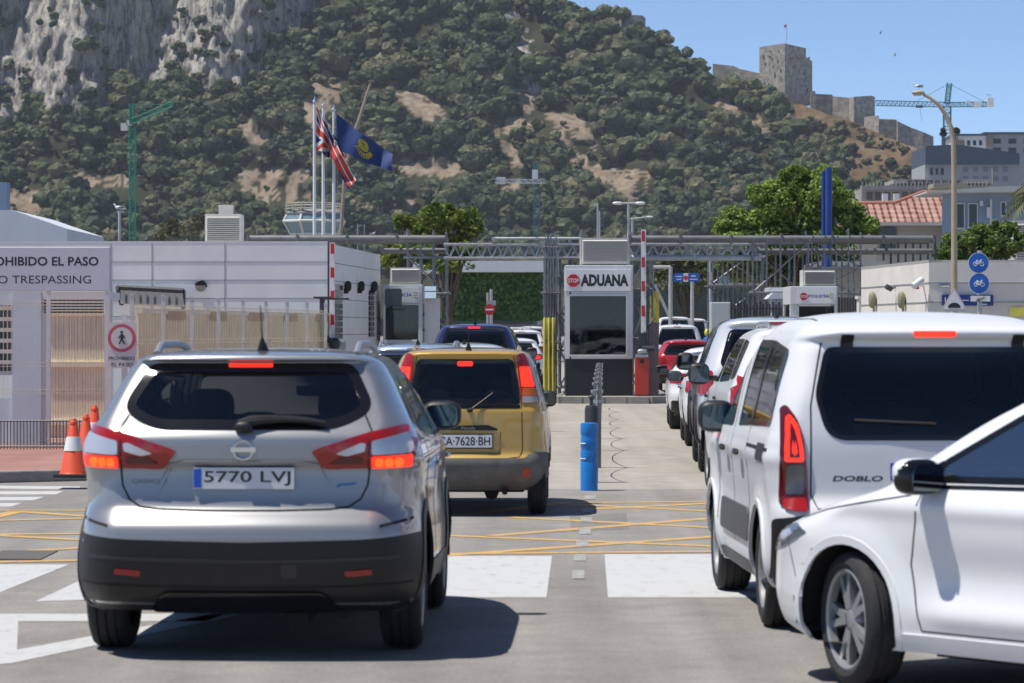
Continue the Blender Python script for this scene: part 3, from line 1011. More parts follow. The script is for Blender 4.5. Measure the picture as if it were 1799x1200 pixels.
# ---------- yellow hatchback
def yellow_hatch():
    ar = [(0.55, 0.285, 0.33), (2.85, 0.285, 0.33)]
    sp = dict(wid=0.789, arch=ar,
        R=[(0.24, 0.2), (0.30, 0.10), (0.38, 0.03), (0.48, 0.0), (0.53, 0.012), (0.56, 0.05), (0.60, 0.062), (0.95, 0.075), (1.0, 0.09), (1.2, 0.14), (1.42, 0.215), (1.46, 0.20), (1.48, 0.19), (1.50, 0.22), (1.525, 0.42), (1.535, 0.8), (1.54, 1.2)],
        F=[(0.24, 3.4), (0.35, 3.5), (0.55, 3.54), (0.7, 3.5), (0.82, 3.4), (0.92, 3.1), (0.99, 2.8), (1.04, 2.66), (1.3, 2.3), (1.45, 2.0), (1.52, 1.7), (1.54, 1.4)],
        W=[(0.24, 0.72), (0.35, 0.77), (0.5, 0.786), (0.7, 0.789), (0.95, 0.775), (1.0, 0.765), (1.2, 0.71), (1.40, 0.645), (1.46, 0.61), (1.50, 0.55), (1.525, 0.42), (1.536, 0.25), (1.54, 0.06)],
        rcx=[(0.24, 0.22), (0.5, 0.2), (0.8, 0.16), (1.1, 0.14), (1.54, 0.14)], rcy=[(0.24, 0.3), (0.5, 0.35), (0.8, 0.35), (1.1, 0.35), (1.54, 0.3)],
        fcx=0.3, fcy=0.35, br=0.07, bf=0.08, disp=flare(ar, 0.012))
    c = Car('yellow_hatchback', 'yellow small hatchback with grey rear bumper, number plate CA 7628 BH', 'car', sp, P_YELLOW,
            (0.742, 0.55), (0.318, 31.6), math.radians(-1.0), 'cars queuing in the left lane', res=0.03)
    c.root.scale = (0.965, 1, 1)
    win = rpoly([(-0.525, 1.02, .04), (-0.50, 1.22), (-0.455, 1.435, .05), (0.455, 1.435, .05), (0.50, 1.22), (0.525, 1.02, .04)], 0.03)
    c.window('rear_window', win, 'rear', glass('glass_hatch', (0.78, 0.82, 0.82)), 0.05)
    c.patch('window_band', rpoly([(-0.525, 0.985), (-0.525, 1.018), (0.525, 1.018), (0.525, 0.985)], 0.006), 'rear', M_TRIM, 0.004)
    c.patch('bumper', rpoly([(-0.78, 0.245), (-0.78, 0.585), (-0.62, 0.575), (-0.57, 0.525), (0.57, 0.525), (0.62, 0.575), (0.78, 0.585), (0.78, 0.245)], 0.03), 'rear',
            mat("bumper_grey", (0.12, 0.118, 0.112), 0.7, noise=0.25, scale=6), 0.014, 0.04)
    hs = c.patch('handle_strip', rpoly([(-0.30, 0.79), (-0.27, 0.825), (0.22, 0.835), (0.31, 0.80), (0.31, 0.785)], 0.015), 'rear', M_BLACK, 0.014, 0.05)
    c.text('lettering', 'Panda', 'rear', -0.03, 0.795, 0.13, 0.024, M_ALLOY, 0.018, 0.0, hs, 0.2)
    c.strip('recess_edge', [(-0.33, 0.76), (-0.33, 0.58), (0.33, 0.58), (0.34, 0.775), (0.40, 0.775)][:4], 'rear', M_GAP, 0.006, 0.0015)
    c.plate('CA·7628·BH', 0.0, 0.688, 0.52, 0.115, blue=False, old=True)
    for sx in (-1, 1):
        f = (lambda q: q) if sx > 0 else mir
        L = rpoly([(0.485, 1.47), (0.50, 1.30), (0.53, 1.10), (0.535, 1.03), (0.70, 1.03), (0.665, 1.17), (0.60, 1.38), (0.555, 1.485)], 0.02)
        lp = c.patch('tail_light', f(L), 'rear', M_RED, 0.01, 0.035)
        c.patch('lit_lens', f(rpoly([(0.515, 1.36), (0.535, 1.18), (0.65, 1.18), (0.60, 1.36)], 0.01)), 'rear', M_REDLIT, 0.013, 0.04, parent=lp)
        c.patch('indicator', f(rpoly([(0.54, 1.10), (0.55, 1.17), (0.655, 1.17), (0.675, 1.10)], 0.008)), 'rear', mat("lens_orange", (0.55, 0.12, 0.02), 0.2), 0.0128, 0.04, parent=lp)
        c.patch('reverse_lens', f(rpoly([(0.54, 1.035), (0.545, 1.095), (0.675, 1.095), (0.69, 1.035)], 0.008)), 'rear', mat("lens_grey", (0.3, 0.3, 0.3), 0.2), 0.013, 0.04, parent=lp)
        c.patch('reflector', f(rpoly([(0.545, 0.37), (0.545, 0.445), (0.61, 0.445), (0.61, 0.37)], 0.012)), 'rear', M_RED, 0.02, 0.04)
        c.strip('shut_line', f([(0.46, 1.46), (0.50, 1.25), (0.54, 1.0), (0.545, 0.6), (0.52, 0.545), (0.4, 0.53), (0.0, 0.53)]), 'rear', M_GAP, 0.008, 0.0012)
        v = 'right' if sx > 0 else 'left'
        c.window('front_side_window', rpoly([(1.5, 1.0), (1.52, 1.42), (2.0, 1.40), (2.5, 1.02)], 0.04), v, M_GTINT, 0.035)
        c.window('rear_side_window', rpoly([(0.75, 1.03), (0.80, 1.38), (1.42, 1.42), (1.42, 1.0)], 0.05), v, M_GTINT, 0.035)
        c.window('quarter_window', rpoly([(0.38, 1.10), (0.45, 1.36), (0.7, 1.38), (0.66, 1.06)], 0.04), v, M_GTINT, 0.03, opening=False)
        c.patch('side_moulding', rpoly([(0.9, 0.42), (0.9, 0.55), (2.5, 0.55), (2.5, 0.42)], 0.02), v, M_BLACK, 0.01, 0.08)
        c.wheel(sx, 0.55, 0.285, 0.175, rim='steel'); c.wheel(sx, 2.85, 0.285, 0.175, rim='steel')
        c.mirror(sx, 2.38, 1.03, x=0.70, size=(0.09, 0.06, 0.08))
        c.rail(sx, 0.50, 0.45, 1.9, 0.035, 0.014, P_YELLOW)
        c.patch('head_light', f(rpoly([(0.42, 0.66), (0.42, 0.84), (0.7, 0.86), (0.72, 0.68)], 0.03)), 'front', M_LENS, 0.006)
    c.window('windscreen', rpoly([(-0.6, 1.03), (-0.48, 1.45), (0.48, 1.45), (0.6, 1.03)], 0.06), 'front', M_GCLEAR, 0.05)
    c.patch('brake_light', rpoly([(-0.075, 1.372), (-0.075, 1.415), (0.075, 1.415), (0.075, 1.372)], 0.02), 'rear', M_REDLIT, 0.008, 0.04)
    W = MB()
    a = c.hit('rear', 0.05, 0.97)[0] + Vector((0, -0.03, 0))
    b = c.hit('rear', 0.27, 1.13)[0] + Vector((0, -0.02, 0))
    W.tube(a, b, 0.008, 0.005, 6); superblob(W, a, (0.03, 0.03, 0.02), 2.5, 6); W.build('rear_wiper', M_BLACK, c.root)
    c.antenna(0.03, 0.32, 0.12, 0.5)
    c.seats([(1.55, (-0.33, 0.33), 1.03), (0.75, (-0.3, 0.3), 0.92)], hw=0.22)
    c.dash(2.45, 0.98, 0.6)
    E = MB(); E.tube((0.38, 0.02, 0.23), (0.38, 0.4, 0.23), 0.03); E.build('exhaust', M_UNDER, c.root)
    c.finish()


# ---------- white people carrier, right
def white_mpv():
    ar = [(0.73, 0.335, 0.385), (3.515, 0.335, 0.385)]
    sp = dict(wid=0.924, arch=ar,
        R=[(0.24, 0.25), (0.30, 0.10), (0.45, 0.02), (0.62, 0.0), (0.70, 0.01), (0.75, 0.05), (0.80, 0.075), (1.05, 0.085), (1.12, 0.09), (1.3, 0.12), (1.6, 0.185), (1.66, 0.185), (1.685, 0.14), (1.71, 0.115), (1.735, 0.13), (1.77, 0.25), (1.805, 0.5), (1.83, 0.95), (1.845, 1.6)],
        F=[(0.24, 4.2), (0.4, 4.36), (0.6, 4.4), (0.9, 4.3), (1.05, 4.0), (1.15, 3.55), (1.25, 3.3), (1.6, 2.75), (1.75, 2.4), (1.82, 2.1), (1.845, 1.7)],
        W=[(0.24, 0.86), (0.4, 0.905), (0.7, 0.922), (0.95, 0.924), (1.08, 0.915), (1.16, 0.895), (1.3, 0.865), (1.5, 0.815), (1.62, 0.775), (1.70, 0.735), (1.76, 0.675), (1.80, 0.59), (1.83, 0.42), (1.841, 0.22), (1.845, 0.05)],
        rcx=[(0.24, 0.15), (0.8, 0.13), (1.1, 0.13), (1.3, 0.15), (1.6, 0.17), (1.845, 0.2)], rcy=[(0.24, 0.25), (0.8, 0.22), (1.1, 0.22), (1.3, 0.26), (1.6, 0.32), (1.845, 0.4)],
        fcx=0.4, fcy=0.5, br=[(0.24, 0.05), (1.0, 0.05), (1.6, 0.07), (1.7, 0.09), (1.845, 0.1)], bf=0.12, disp=flare(ar, 0.022, 1.0, 0.012))
    c = Car('white_people_carrier', 'white van-shaped people carrier nearest on the right, tall red tail light, dark rear window', 'car', sp, P_WHITE,
            (-0.904, 0.73), (1.43, 19.6), math.radians(2.0), 'cars queuing in the right lane', res=0.028)
    c.root.scale = (1, 1, 0.982)
    win = rpoly([(-0.665, 1.36, .05), (-0.60, 1.635, .05), (0.60, 1.635, .05), (0.665, 1.36, .05), (0.60, 1.105, .18), (-0.60, 1.105, .18)], 0.08, 7)
    c.window('rear_window', win, 'rear', glass('glass_mpv', (0.075, 0.085, 0.09)), 0.03)
    for sx in (-1, 1):
        f = (lambda q: q) if sx < 0 else (lambda q: [(-p[0],) + tuple(p[1:]) for p in q])
        g = lambda q: [(-p[0],) + tuple(p[1:]) for p in q] if sx > 0 else q
        L = rpoly([(-0.858, 0.73), (-0.856, 1.0), (-0.838, 1.285), (-0.81, 1.305), (-0.765, 1.23), (-0.732, 1.10), (-0.712, 0.90), (-0.712, 0.71)], 0.025)
        lp = c.patch('tail_light', g(L), 'rear', M_DRED, 0.016, 0.035)
        outer = rpoly([(-0.835, 0.985), (-0.815, 1.235), (-0.795, 1.25), (-0.76, 1.19), (-0.735, 1.06), (-0.73, 0.985)], 0.02)
        c.patch('light_ring', g(outer), 'rear', M_REDLIT, 0.020, 0.03, hole=g(inset(outer, 0.022)), parent=lp)
        inn = inset(outer, 0.034)
        c.patch('light_ring', g(inn), 'rear', M_REDLIT, 0.019, 0.03, hole=g(inset(inn, 0.012)), parent=lp)
        c.patch('reverse_lens', g(rpoly([(-0.825, 0.80), (-0.82, 0.965), (-0.735, 0.965), (-0.735, 0.80)], 0.015)), 'rear', M_LENSG, 0.019, 0.04, parent=lp)
        c.patch('lamp_foot', g(rpoly([(-0.84, 0.715), (-0.84, 0.775), (-0.72, 0.775), (-0.72, 0.70)], 0.02)), 'rear', M_RED, 0.018, 0.04, parent=lp)
        c.strip('shut_line', g([(-0.62, 1.66), (-0.69, 1.3), (-0.695, 0.8), (-0.66, 0.72), (0.0, 0.715)]), 'rear', M_GAP, 0.009, 0.0012)
        c.patch('bumper_corner', g(rpoly([(-0.90, 0.25), (-0.90, 0.66), (-0.70, 0.69), (-0.62, 0.60), (-0.60, 0.25)], 0.03)), 'rear', M_BLACK, 0.006, 0.04)
        c.patch('tailgate_hinge', g(rpoly([(-0.515, 1.63), (-0.515, 1.705), (-0.445, 1.705), (-0.445, 1.63)], 0.008)), 'rear', M_BLACK, 0.008, 0.04)
        v = 'left' if sx < 0 else 'right'
        c.window('rear_side_window', rpoly([(0.36, 1.18, .06), (0.46, 1.62, .08), (1.30, 1.67, .03), (1.32, 1.16, .03)], 0.05), v, M_GTINT, 0.04)
        c.window('middle_side_window', rpoly([(1.36, 1.16), (1.36, 1.67), (2.02, 1.67), (2.02, 1.14)], 0.03), v, M_GTINT, 0.04)
        c.patch('pillar_cover', rpoly([(1.28, 1.165), (1.28, 1.665), (1.40, 1.665), (1.40, 1.165)], 0.01), v, M_TRIM, 0.0055, 0.06)
        c.window('front_side_window', rpoly([(2.34, 1.13), (2.34, 1.66), (2.58, 1.62), (3.12, 1.20), (3.12, 1.12)], 0.05), v, M_GTINT, 0.04)
        c.strip('slide_rail', [(0.30, 1.045), (1.35, 1.045)], v, M_GAP, 0.02, 0.003)
        c.patch('fuel_recess', rpoly([(0.42, 0.975), (0.42, 1.075), (0.78, 1.075), (0.78, 0.975)], 0.015), v, M_BLACK, 0.004, 0.06)
        for yy in (1.62, 2.45):
            B = MB(); p, n = c.hit(v, yy, 0.99)
            superblob(B, p + n * 0.03, (0.016, 0.10, 0.02), 3, 8); B.build('door_handle', M_BLACK, c.root, smooth=True)
        c.patch('side_bumper', rpoly([(1.30, 0.46), (1.36, 0.66), (2.9, 0.66), (2.98, 0.46)], 0.06), v, mat("clad_grey", (0.075, 0.075, 0.08), 0.65), 0.016, 0.07)
        for yc, zc, r in ar:
            c.patch('arch_lip', arc_band(yc, zc, r - 0.004, r + 0.028, -10, 190), v, P_WHITE, 0.010, 0.05)
        c.strip('door_gap', [(1.34, 0.42), (1.34, 1.72)], v, M_GAP, 0.010, 0.0015)
        c.strip('door_gap', [(2.22, 0.42), (2.22, 1.72)], v, M_GAP, 0.010, 0.0015)
        c.strip('door_gap', [(3.12, 0.5), (3.18, 1.12)], v, M_GAP, 0.010, 0.0015)
        c.patch('sill', rpoly([(1.2, 0.25), (1.2, 0.33), (3.08, 0.33), (3.08, 0.25)], 0.02), v, M_BLACK, 0.006, 0.08)
        c.wheel(sx, 0.73, 0.325, rim='steel'); c.wheel(sx, 3.515, 0.325, rim='steel')
        c.mirror(sx, 3.05, 1.17, x=0.875, size=(0.118, 0.08, 0.105), stalk=0.14)
        c.patch('head_light', g(rpoly([(-0.85, 0.78), (-0.85, 0.95), (-0.55, 0.95), (-0.55, 0.83)], 0.03)), 'front', M_LENS, 0.006)
    c.window('windscreen', rpoly([(-0.74, 1.27), (-0.6, 1.72), (0.6, 1.72), (0.74, 1.27)], 0.06), 'front', M_GCLEAR, 0.05)
    c.patch('brake_light', rpoly([(-0.118, 1.697), (-0.118, 1.722), (0.118, 1.722), (0.118, 1.697)], 0.01), 'rear', M_REDLIT, 0.008, 0.04)
    c.text('lettering', 'DOBLO', 'rear', -0.575, 0.875, 0.275, 0.032, mat("badge_dark", (0.035, 0.035, 0.04), 0.4), 0.0007, 0.03, None, 0.35)
    c.plate('', 0.0, 0.93)
    c.strip('bumper_seam', [(-0.66, 0.60), (0.0, 0.595), (0.66, 0.60)], 'rear', M_GAP, 0.008, 0.002)
    c.strip('roof_seam', [(-0.60, 0.6), (-0.60, 1.6), (-0.60, 2.6)], 'top', M_GAP, 0.012, 0.002, 0.08)
    c.strip('roof_seam', [(0.60, 0.6), (0.60, 1.6), (0.60, 2.6)], 'top', M_GAP, 0.012, 0.002, 0.08)
    c.patch('badge', rpoly([(0.30, 0.87), (0.30, 0.90), (0.42, 0.90), (0.42, 0.87)], 0.005), 'rear', M_CHROME, 0.004)
    B = MB()
    ps = [c.hit('rear', x, 1.20 + 0.004 * k)[0] + Vector((0, -0.02, 0)) for k, x in enumerate(np.linspace(0.0, -0.45, 6))]
    B.path(ps, 0.009, 6); B.build('rear_wiper', M_BLACK, c.root)
    c.seats([(2.35, (-0.38, 0.38), 1.12), (1.3, (-0.45, 0, 0.45), 1.08)], hw=0.25)
    c.dash(3.25, 1.15, 0.75)
    c.finish()


# ---------- white hatchback turning in, bottom right
def white_hatch():
    ar = [(0.785, 0.325, 0.365), (3.435, 0.325, 0.37)]
    sp = dict(wid=0.897, arch=ar,
        R=[(0.20, 0.22), (0.28, 0.08), (0.45, 0.0), (0.6, 0.02), (0.72, 0.08), (0.95, 0.12), (1.05, 0.2), (1.3, 0.45), (1.36, 0.40), (1.40, 0.5), (1.43, 0.8), (1.455, 1.4)],
        F=[(0.20, 4.15), (0.28, 4.29), (0.45, 4.335), (0.60, 4.33), (0.68, 4.28), (0.735, 4.17), (0.79, 4.00), (0.85, 3.78), (0.90, 3.56), (0.945, 3.39), (0.975, 3.33), (1.02, 3.25), (1.3, 2.74), (1.4, 2.48), (1.44, 2.10), (1.455, 1.5)],
        W=[(0.20, 0.845), (0.28, 0.872), (0.42, 0.89), (0.60, 0.897), (0.75, 0.894), (0.87, 0.885), (0.93, 0.868), (0.97, 0.835), (1.05, 0.795), (1.2, 0.725), (1.33, 0.655), (1.40, 0.57), (1.435, 0.42), (1.45, 0.22), (1.455, 0.05)],
        rcx=0.25, rcy=0.45, fcx=[(0.2, 0.42), (0.6, 0.42), (0.75, 0.36), (0.9, 0.30), (1.0, 0.22), (1.455, 0.2)], fcy=[(0.2, 0.62), (0.6, 0.60), (0.75, 0.42), (0.9, 0.22), (1.0, 0.13), (1.455, 0.13)],
        br=0.1, bf=[(0.2, 0.12), (0.7, 0.14), (0.9, 0.10), (1.0, 0.09), (1.455, 0.08)], disp=flare(ar, 0.022, 0.86, 0.014, 0.0, 0.022))
    c = Car('white_hatchback', 'white hatchback turning in from the right in the foreground, alloy front wheel turned', 'car', sp, P_WHITE2,
            (-0.80, 3.435), (1.655, 16.25), math.radians(37), res=0.026)
    c.root.scale = (1, 1, 1.02)
    for sx in (-1, 1):
        v = 'left' if sx < 0 else 'right'
        g = lambda q: [(-p[0],) + tuple(p[1:]) for p in q] if sx > 0 else q
        c.window('front_side_window', rpoly([(1.93, 0.99), (1.97, 1.365), (2.36, 1.345), (2.88, 1.07), (2.90, 0.975), (2.5, 0.98)], 0.03), v, glass('glass_teal', (0.72, 0.84, 0.84), ior=3.8), 0.03)
        c.window('rear_side_window', rpoly([(1.0, 1.04), (1.15, 1.30), (1.4, 1.365), (1.86, 1.365), (1.84, 0.995)], 0.04), v, M_GCLEAR, 0.035)
        c.patch('mirror_triangle', rpoly([(2.88, 0.978), (2.87, 1.075), (3.10, 0.968)], 0.01), v, M_TRIM, 0.006, 0.04)
        c.strip('belt_trim', [(0.95, 1.01), (1.9, 0.972), (2.9, 0.955)], v, M_TRIM, 0.016, 0.006)
        B = MB(); p, n = c.hit(v, 1.98, 0.80)
        superblob(B, p + n * 0.03, (0.015, 0.10, 0.017), 3, 8); B.build('door_handle', M_CHROME, c.root, smooth=True)
        c.strip('door_gap', [(2.93, 0.30), (2.96, 0.42), (3.0, 0.60), (2.96, 0.80), (2.93, 0.95)], v, M_GAP, 0.008, 0.0015, 0.04)
        c.strip('door_gap', [(1.86, 0.30), (1.88, 0.96)], v, M_GAP, 0.008, 0.0015)
        c.strip('bonnet_gap', [(3.0, 0.915), (3.3, 0.872), (3.6, 0.825), (3.85, 0.775)], v, M_GAP, 0.007, 0.0012, 0.05)
        c.strip('door_gap', [(1.30, 0.34), (1.12, 0.62), (0.98, 1.0)], v, M_GAP, 0.008, 0.0015)
        c.strip('sill_gap', [(1.3, 0.30), (2.93, 0.30)], v, M_GAP, 0.007, 0.0015)
        c.strip('bumper_gap', [(3.82, 0.50), (3.88, 0.58), (3.92, 0.66)], v, M_GAP, 0.006, 0.0012, 0.05)
        c.patch('sill', rpoly([(1.18, 0.21), (1.18, 0.285), (3.05, 0.285), (3.05, 0.21)], 0.015), v, P_WHITE2, 0.012, 0.08)
        lp = c.patch('head_light', rpoly([(3.72, 0.715), (3.86, 0.75), (4.08, 0.715), (4.22, 0.655), (4.20, 0.60), (3.98, 0.635)], 0.02), v, mat("lamp_smoke", (0.14, 0.16, 0.19), 0.08, 0.3, coat=1.0), 0.006, 0.03)
        c.patch('clear_lens', rpoly([(3.86, 0.70), (3.93, 0.72), (4.05, 0.69), (4.0, 0.655)], 0.012), v, M_LENS, 0.008, 0.03, parent=lp)
        for yc, zc, r in ar:
            c.patch('arch_lip', arc_band(yc, zc, r - 0.022, r + 0.016, -22, 202), v, P_WHITE2, 0.006, 0.05)
        c.wheel(sx, 0.785, 0.318, 0.205, rim='double', n=56)
        c.wheel(sx, 3.435, 0.318, 0.205, steer=math.radians(-19), rim='double', rimr=0.235, n=64)
        c.mirror(sx, 2.87, 1.005, x=0.895, size=(0.12, 0.07, 0.082), m=M_TRIM, stalk=0.13)
        cap = MB(); superblob(cap, (sx * 0.965, 2.885, 1.022), (0.119, 0.066, 0.068), 2.8, 12); cap.build('mirror_cap', P_WHITE2, c.root, smooth=True)
    c.window('windscreen', rpoly([(-0.72, 0.99), (-0.53, 1.38), (0.53, 1.38), (0.72, 0.99)], 0.05), 'front', M_GCLEAR, 0.05)
    c.window('rear_window', rpoly([(-0.55, 1.03), (-0.47, 1.31), (0.47, 1.31), (0.55, 1.03)], 0.05), 'rear', M_GDARK, 0.05)
    c.patch('grille', rpoly([(-0.42, 0.34), (-0.48, 0.60), (0.48, 0.60), (0.42, 0.34)], 0.05), 'front', M_BLACK, 0.006)
    c.plate('', 0, 0.6)
    c.seats([(1.95, (-0.36, 0.36), 0.92), (1.1, (-0.4, 0.0, 0.4), 0.9)], hw=0.24, floor=0.2)
    c.dash(2.75, 0.95, 0.68)
    c.finish()


# ---------- the other cars of both queues
def queue_car(name, label, kind, pm, xy, heading, group, lit=False, dark=True, knobby=False, rails=False, lights=None, res=0.06, H=None, W=None):
    """kinds: hatch, estate (with rails), tall van, pickup, saloon"""
    K = dict(
        hatch=dict(L=4.1, W=0.88, H=1.46, wb=2.58, ro=0.72, sl=0.42, belt=0.96, hood=0.88),
        suv=dict(L=4.45, W=0.92, H=1.66, wb=2.66, ro=0.85, sl=0.36, belt=1.10, hood=1.04),
        van=dict(L=4.45, W=0.93, H=1.84, wb=2.80, ro=0.75, sl=0.14, belt=1.14, hood=1.08),
        offroad=dict(L=5.15, W=0.94, H=1.87, wb=3.15, ro=1.05, sl=0.16, belt=1.20, hood=1.14))[kind]
    L, w, h, belt, hood, sl = K['L'], W or K['W'], H or K['H'], K['belt'], K['hood'], K['sl']
    zb = 0.24 if kind != 'offroad' else 0.36
    tr = 0.315 if kind == 'hatch' else 0.345 if kind != 'offroad' else 0.40
    ya, yf = K['ro'], K['ro'] + K['wb']
    ar = [(ya, tr, tr + 0.06), (yf, tr, tr + 0.06)]
    sp = dict(wid=w, arch=ar,
        R=[(zb, 0.25), (zb + 0.1, 0.06), (0.5, 0.0), (0.62, 0.01), (0.70, 0.06), (belt, 0.10), (belt + 0.06, 0.12), (h - 0.14, 0.12 + sl), (h - 0.10, 0.08 + sl), (h - 0.06, 0.10 + sl), (h - 0.03, 0.35 + sl), (h, 1.2 + sl)],
        F=[(zb, L - 0.2), (0.4, L - 0.03), (0.6, L), (hood - 0.22, L - 0.08), (hood - 0.1, L - 0.28), (hood, L - 0.85), (belt + 0.03, L - 1.22), (belt + 0.1, L - 1.35), (h - 0.16, L - 1.95), (h - 0.05, L - 2.3), (h, L - 2.6)],
        W=[(zb, w - 0.07), (0.4, w - 0.02), (0.65, w), (belt - 0.08, w - 0.01), (belt + 0.02, w - 0.05), (h - 0.25, w - 0.19), (h - 0.12, w - 0.26), (h - 0.05, w - 0.38), (h - 0.012, w - 0.62), (h, 0.06)],
        rcx=0.18, rcy=0.32, fcx=0.35, fcy=0.42, br=0.07, bf=0.1, disp=flare(ar, 0.018))
    c = Car(name, label, 'car', sp, pm, (0, 0), xy, heading, group, res=res)
    gm = M_GDARK if dark else M_GTINT
    zt = h - 0.16
    f2 = 0.93
    op = True
    ww = w - 0.24
    c.window('rear_window', rpoly([(-ww, belt + 0.06, .1), (-ww + 0.13, zt, .07), (ww - 0.13, zt, .07), (ww, belt + 0.06, .1)], 0.06), 'rear', gm, 0.06, opening=op)
    c.window('windscreen', rpoly([(-w + 0.24, belt + 0.1), (-w + 0.38, zt), (w - 0.38, zt), (w - 0.24, belt + 0.1)], 0.06), 'front', M_GCLEAR, 0.06, opening=op)
    c.patch('brake_light', rpoly([(-0.12, zt + 0.055), (-0.12, zt + 0.085), (0.12, zt + 0.085), (0.12, zt + 0.055)], 0.006), 'rear', M_REDLIT if lit else M_RED, 0.006)
    c.patch('bumper', rpoly([(-w + 0.05, zb + 0.01), (-w + 0.05, 0.5), (w - 0.05, 0.5), (w - 0.05, zb + 0.01)], 0.03), 'rear', M_BLACK, 0.008)
    c.plate('', 0, 0.80)
    for sx in (-1, 1):
        g = lambda q: [(-p[0],) + tuple(p[1:]) for p in q] if sx < 0 else q
        v = 'left' if sx < 0 else 'right'
        if kind == 'van':
            T = [(w - 0.20, belt - 0.30), (w - 0.20, belt + 0.08), (w - 0.05, belt + 0.14), (w - 0.02, belt - 0.30)]
        elif kind == 'offroad':
            T = [(w - 0.17, belt - 0.26), (w - 0.17, belt + 0.02), (w - 0.02, belt + 0.02), (w - 0.01, belt - 0.26)]
        else:
            T = [(w - 0.36, belt - 0.12), (w - 0.30, belt - 0.0), (w - 0.04, belt + 0.0), (w - 0.02, belt - 0.16), (w - 0.20, belt - 0.17)]
        lp = c.patch('tail_light', g(rpoly(T, 0.02)), 'rear', M_RED, 0.012, 0.05)
        if lit:
            cx_ = sum(p[0] for p in T) / len(T); cz_ = sum(p[1] for p in T) / len(T)
            c.patch('lit_lens', g(rpoly([(cx_ + (p[0] - cx_) * 0.6, cz_ + (p[1] - cz_) * 0.6) for p in T], 0.01)), 'rear', M_REDLIT, 0.016, 0.05, parent=lp)
        y1, y2, y3 = ya + 0.25, (ya + yf) / 2 + 0.05, L - 1.45
        zz = zt + 0.01
        c.window('rear_side_window', rpoly([(y1, belt + 0.06), (y1 + 0.12, zz), (y2 - 0.05, zz), (y2 - 0.05, belt + 0.03)], 0.06), v, M_GTINT, 0.05, opening=op)
        c.window('front_side_window', rpoly([(y2 + 0.05, belt + 0.03), (y2 + 0.05, zz), (y2 + 0.5, zz - 0.03), (y3, belt + 0.1), (y3, belt + 0.03)], 0.06), v, M_GTINT, 0.05, opening=op)
        if kind != 'hatch':
            c.window('quarter_window', rpoly([(0.42 + sl * 0.5, belt + 0.09), (0.42 + sl, zz - 0.02), (y1 + 0.03, zz), (y1 - 0.08, belt + 0.07)], 0.06), v, M_GDARK, 0.05, opening=False)
        c.strip('door_gap', [(y2, 0.42), (y2, belt)], v, M_GAP, 0.012, 0.002)
        c.patch('sill', rpoly([(ya + 0.45, zb + 0.01), (ya + 0.45, zb + 0.12), (yf - 0.45, zb + 0.12), (yf - 0.45, zb + 0.01)], 0.02), v, M_BLACK, 0.008, 0.1)
        for yy in (y2 - 0.22, y2 + 0.95):
            B = MB(); p, n = c.hit(v, yy - 0.05, belt - 0.13)
            superblob(B, p + n * 0.025, (0.015, 0.10, 0.018), 3, 6); B.build('door_handle', M_BLACK, c.root, smooth=True)
        if knobby:
            for yc, zc, r in ar:
                c.patch('arch_cladding', arc_band(yc, zc, r - 0.004, r + 0.07, -15, 195), v, M_BLACK, 0.03, 0.06)
        c.wheel(sx, ya, tr, 0.23 if knobby else 0.21, knobby=knobby, n=28)
        c.wheel(sx, yf, tr, 0.23 if knobby else 0.21, knobby=knobby, n=28)
        big = kind in ('offroad', 'van')
        c.mirror(sx, y3 + 0.12, belt + (0.10 if big else 0.04), size=(0.115, 0.07, 0.115 if big else 0.08), m=M_BLACK)
        if rails:
            c.rail(sx, w - 0.42, 0.35 + sl, L - 2.5, 0.05, 0.02, M_STEEL)
        c.patch('head_light', g(rpoly([(w - 0.4, hood - 0.3), (w - 0.4, hood - 0.18), (w - 0.1, hood - 0.18), (w - 0.1, hood - 0.3)], 0.03)), 'front', M_LENS, 0.006)
    c.seats([(y2 - 0.05, (-0.38, 0.38), belt + 0.02), (ya + 0.35, (-0.4, 0.4), belt - 0.05)], hw=0.24)
    c.antenna(0.0, 0.5 + sl, 0.12, 0.6, fin=True)
    c.finish()
    return c
# ------------------------------------------------------------------ ground, road, markings
P_SILVER = paint("paint_silver", (0.345, 0.35, 0.36), 0.65, 0.40)
P_YELLOW = paint("paint_yellow", (0.53, 0.33, 0.055), 0.1, 0.4, dirt=0.14)
P_WHITE = paint("paint_white", (0.70, 0.715, 0.74), 0.0, 0.4, dirt=0.06, coat=0.3)
P_WHITE.node_tree.nodes['Principled BSDF'].inputs['Specular IOR Level'].default_value = 0.22
P_WHITE2 = paint("paint_white_clean", (0.76, 0.775, 0.79), 0.0, 0.3, dirt=0.05, coat=0.5)
P_SILVER2 = paint("paint_silver_light", (0.64, 0.66, 0.69), 0.2, 0.35, dirt=0.08)
P_BLUE = paint("paint_dark_blue", (0.02, 0.025, 0.10), 0.4, 0.3)
P_LBLUE = paint("paint_ice_blue", (0.42, 0.52, 0.66), 0.4, 0.3)
P_REDC = paint("paint_red", (0.50, 0.018, 0.022), 0.1, 0.3)


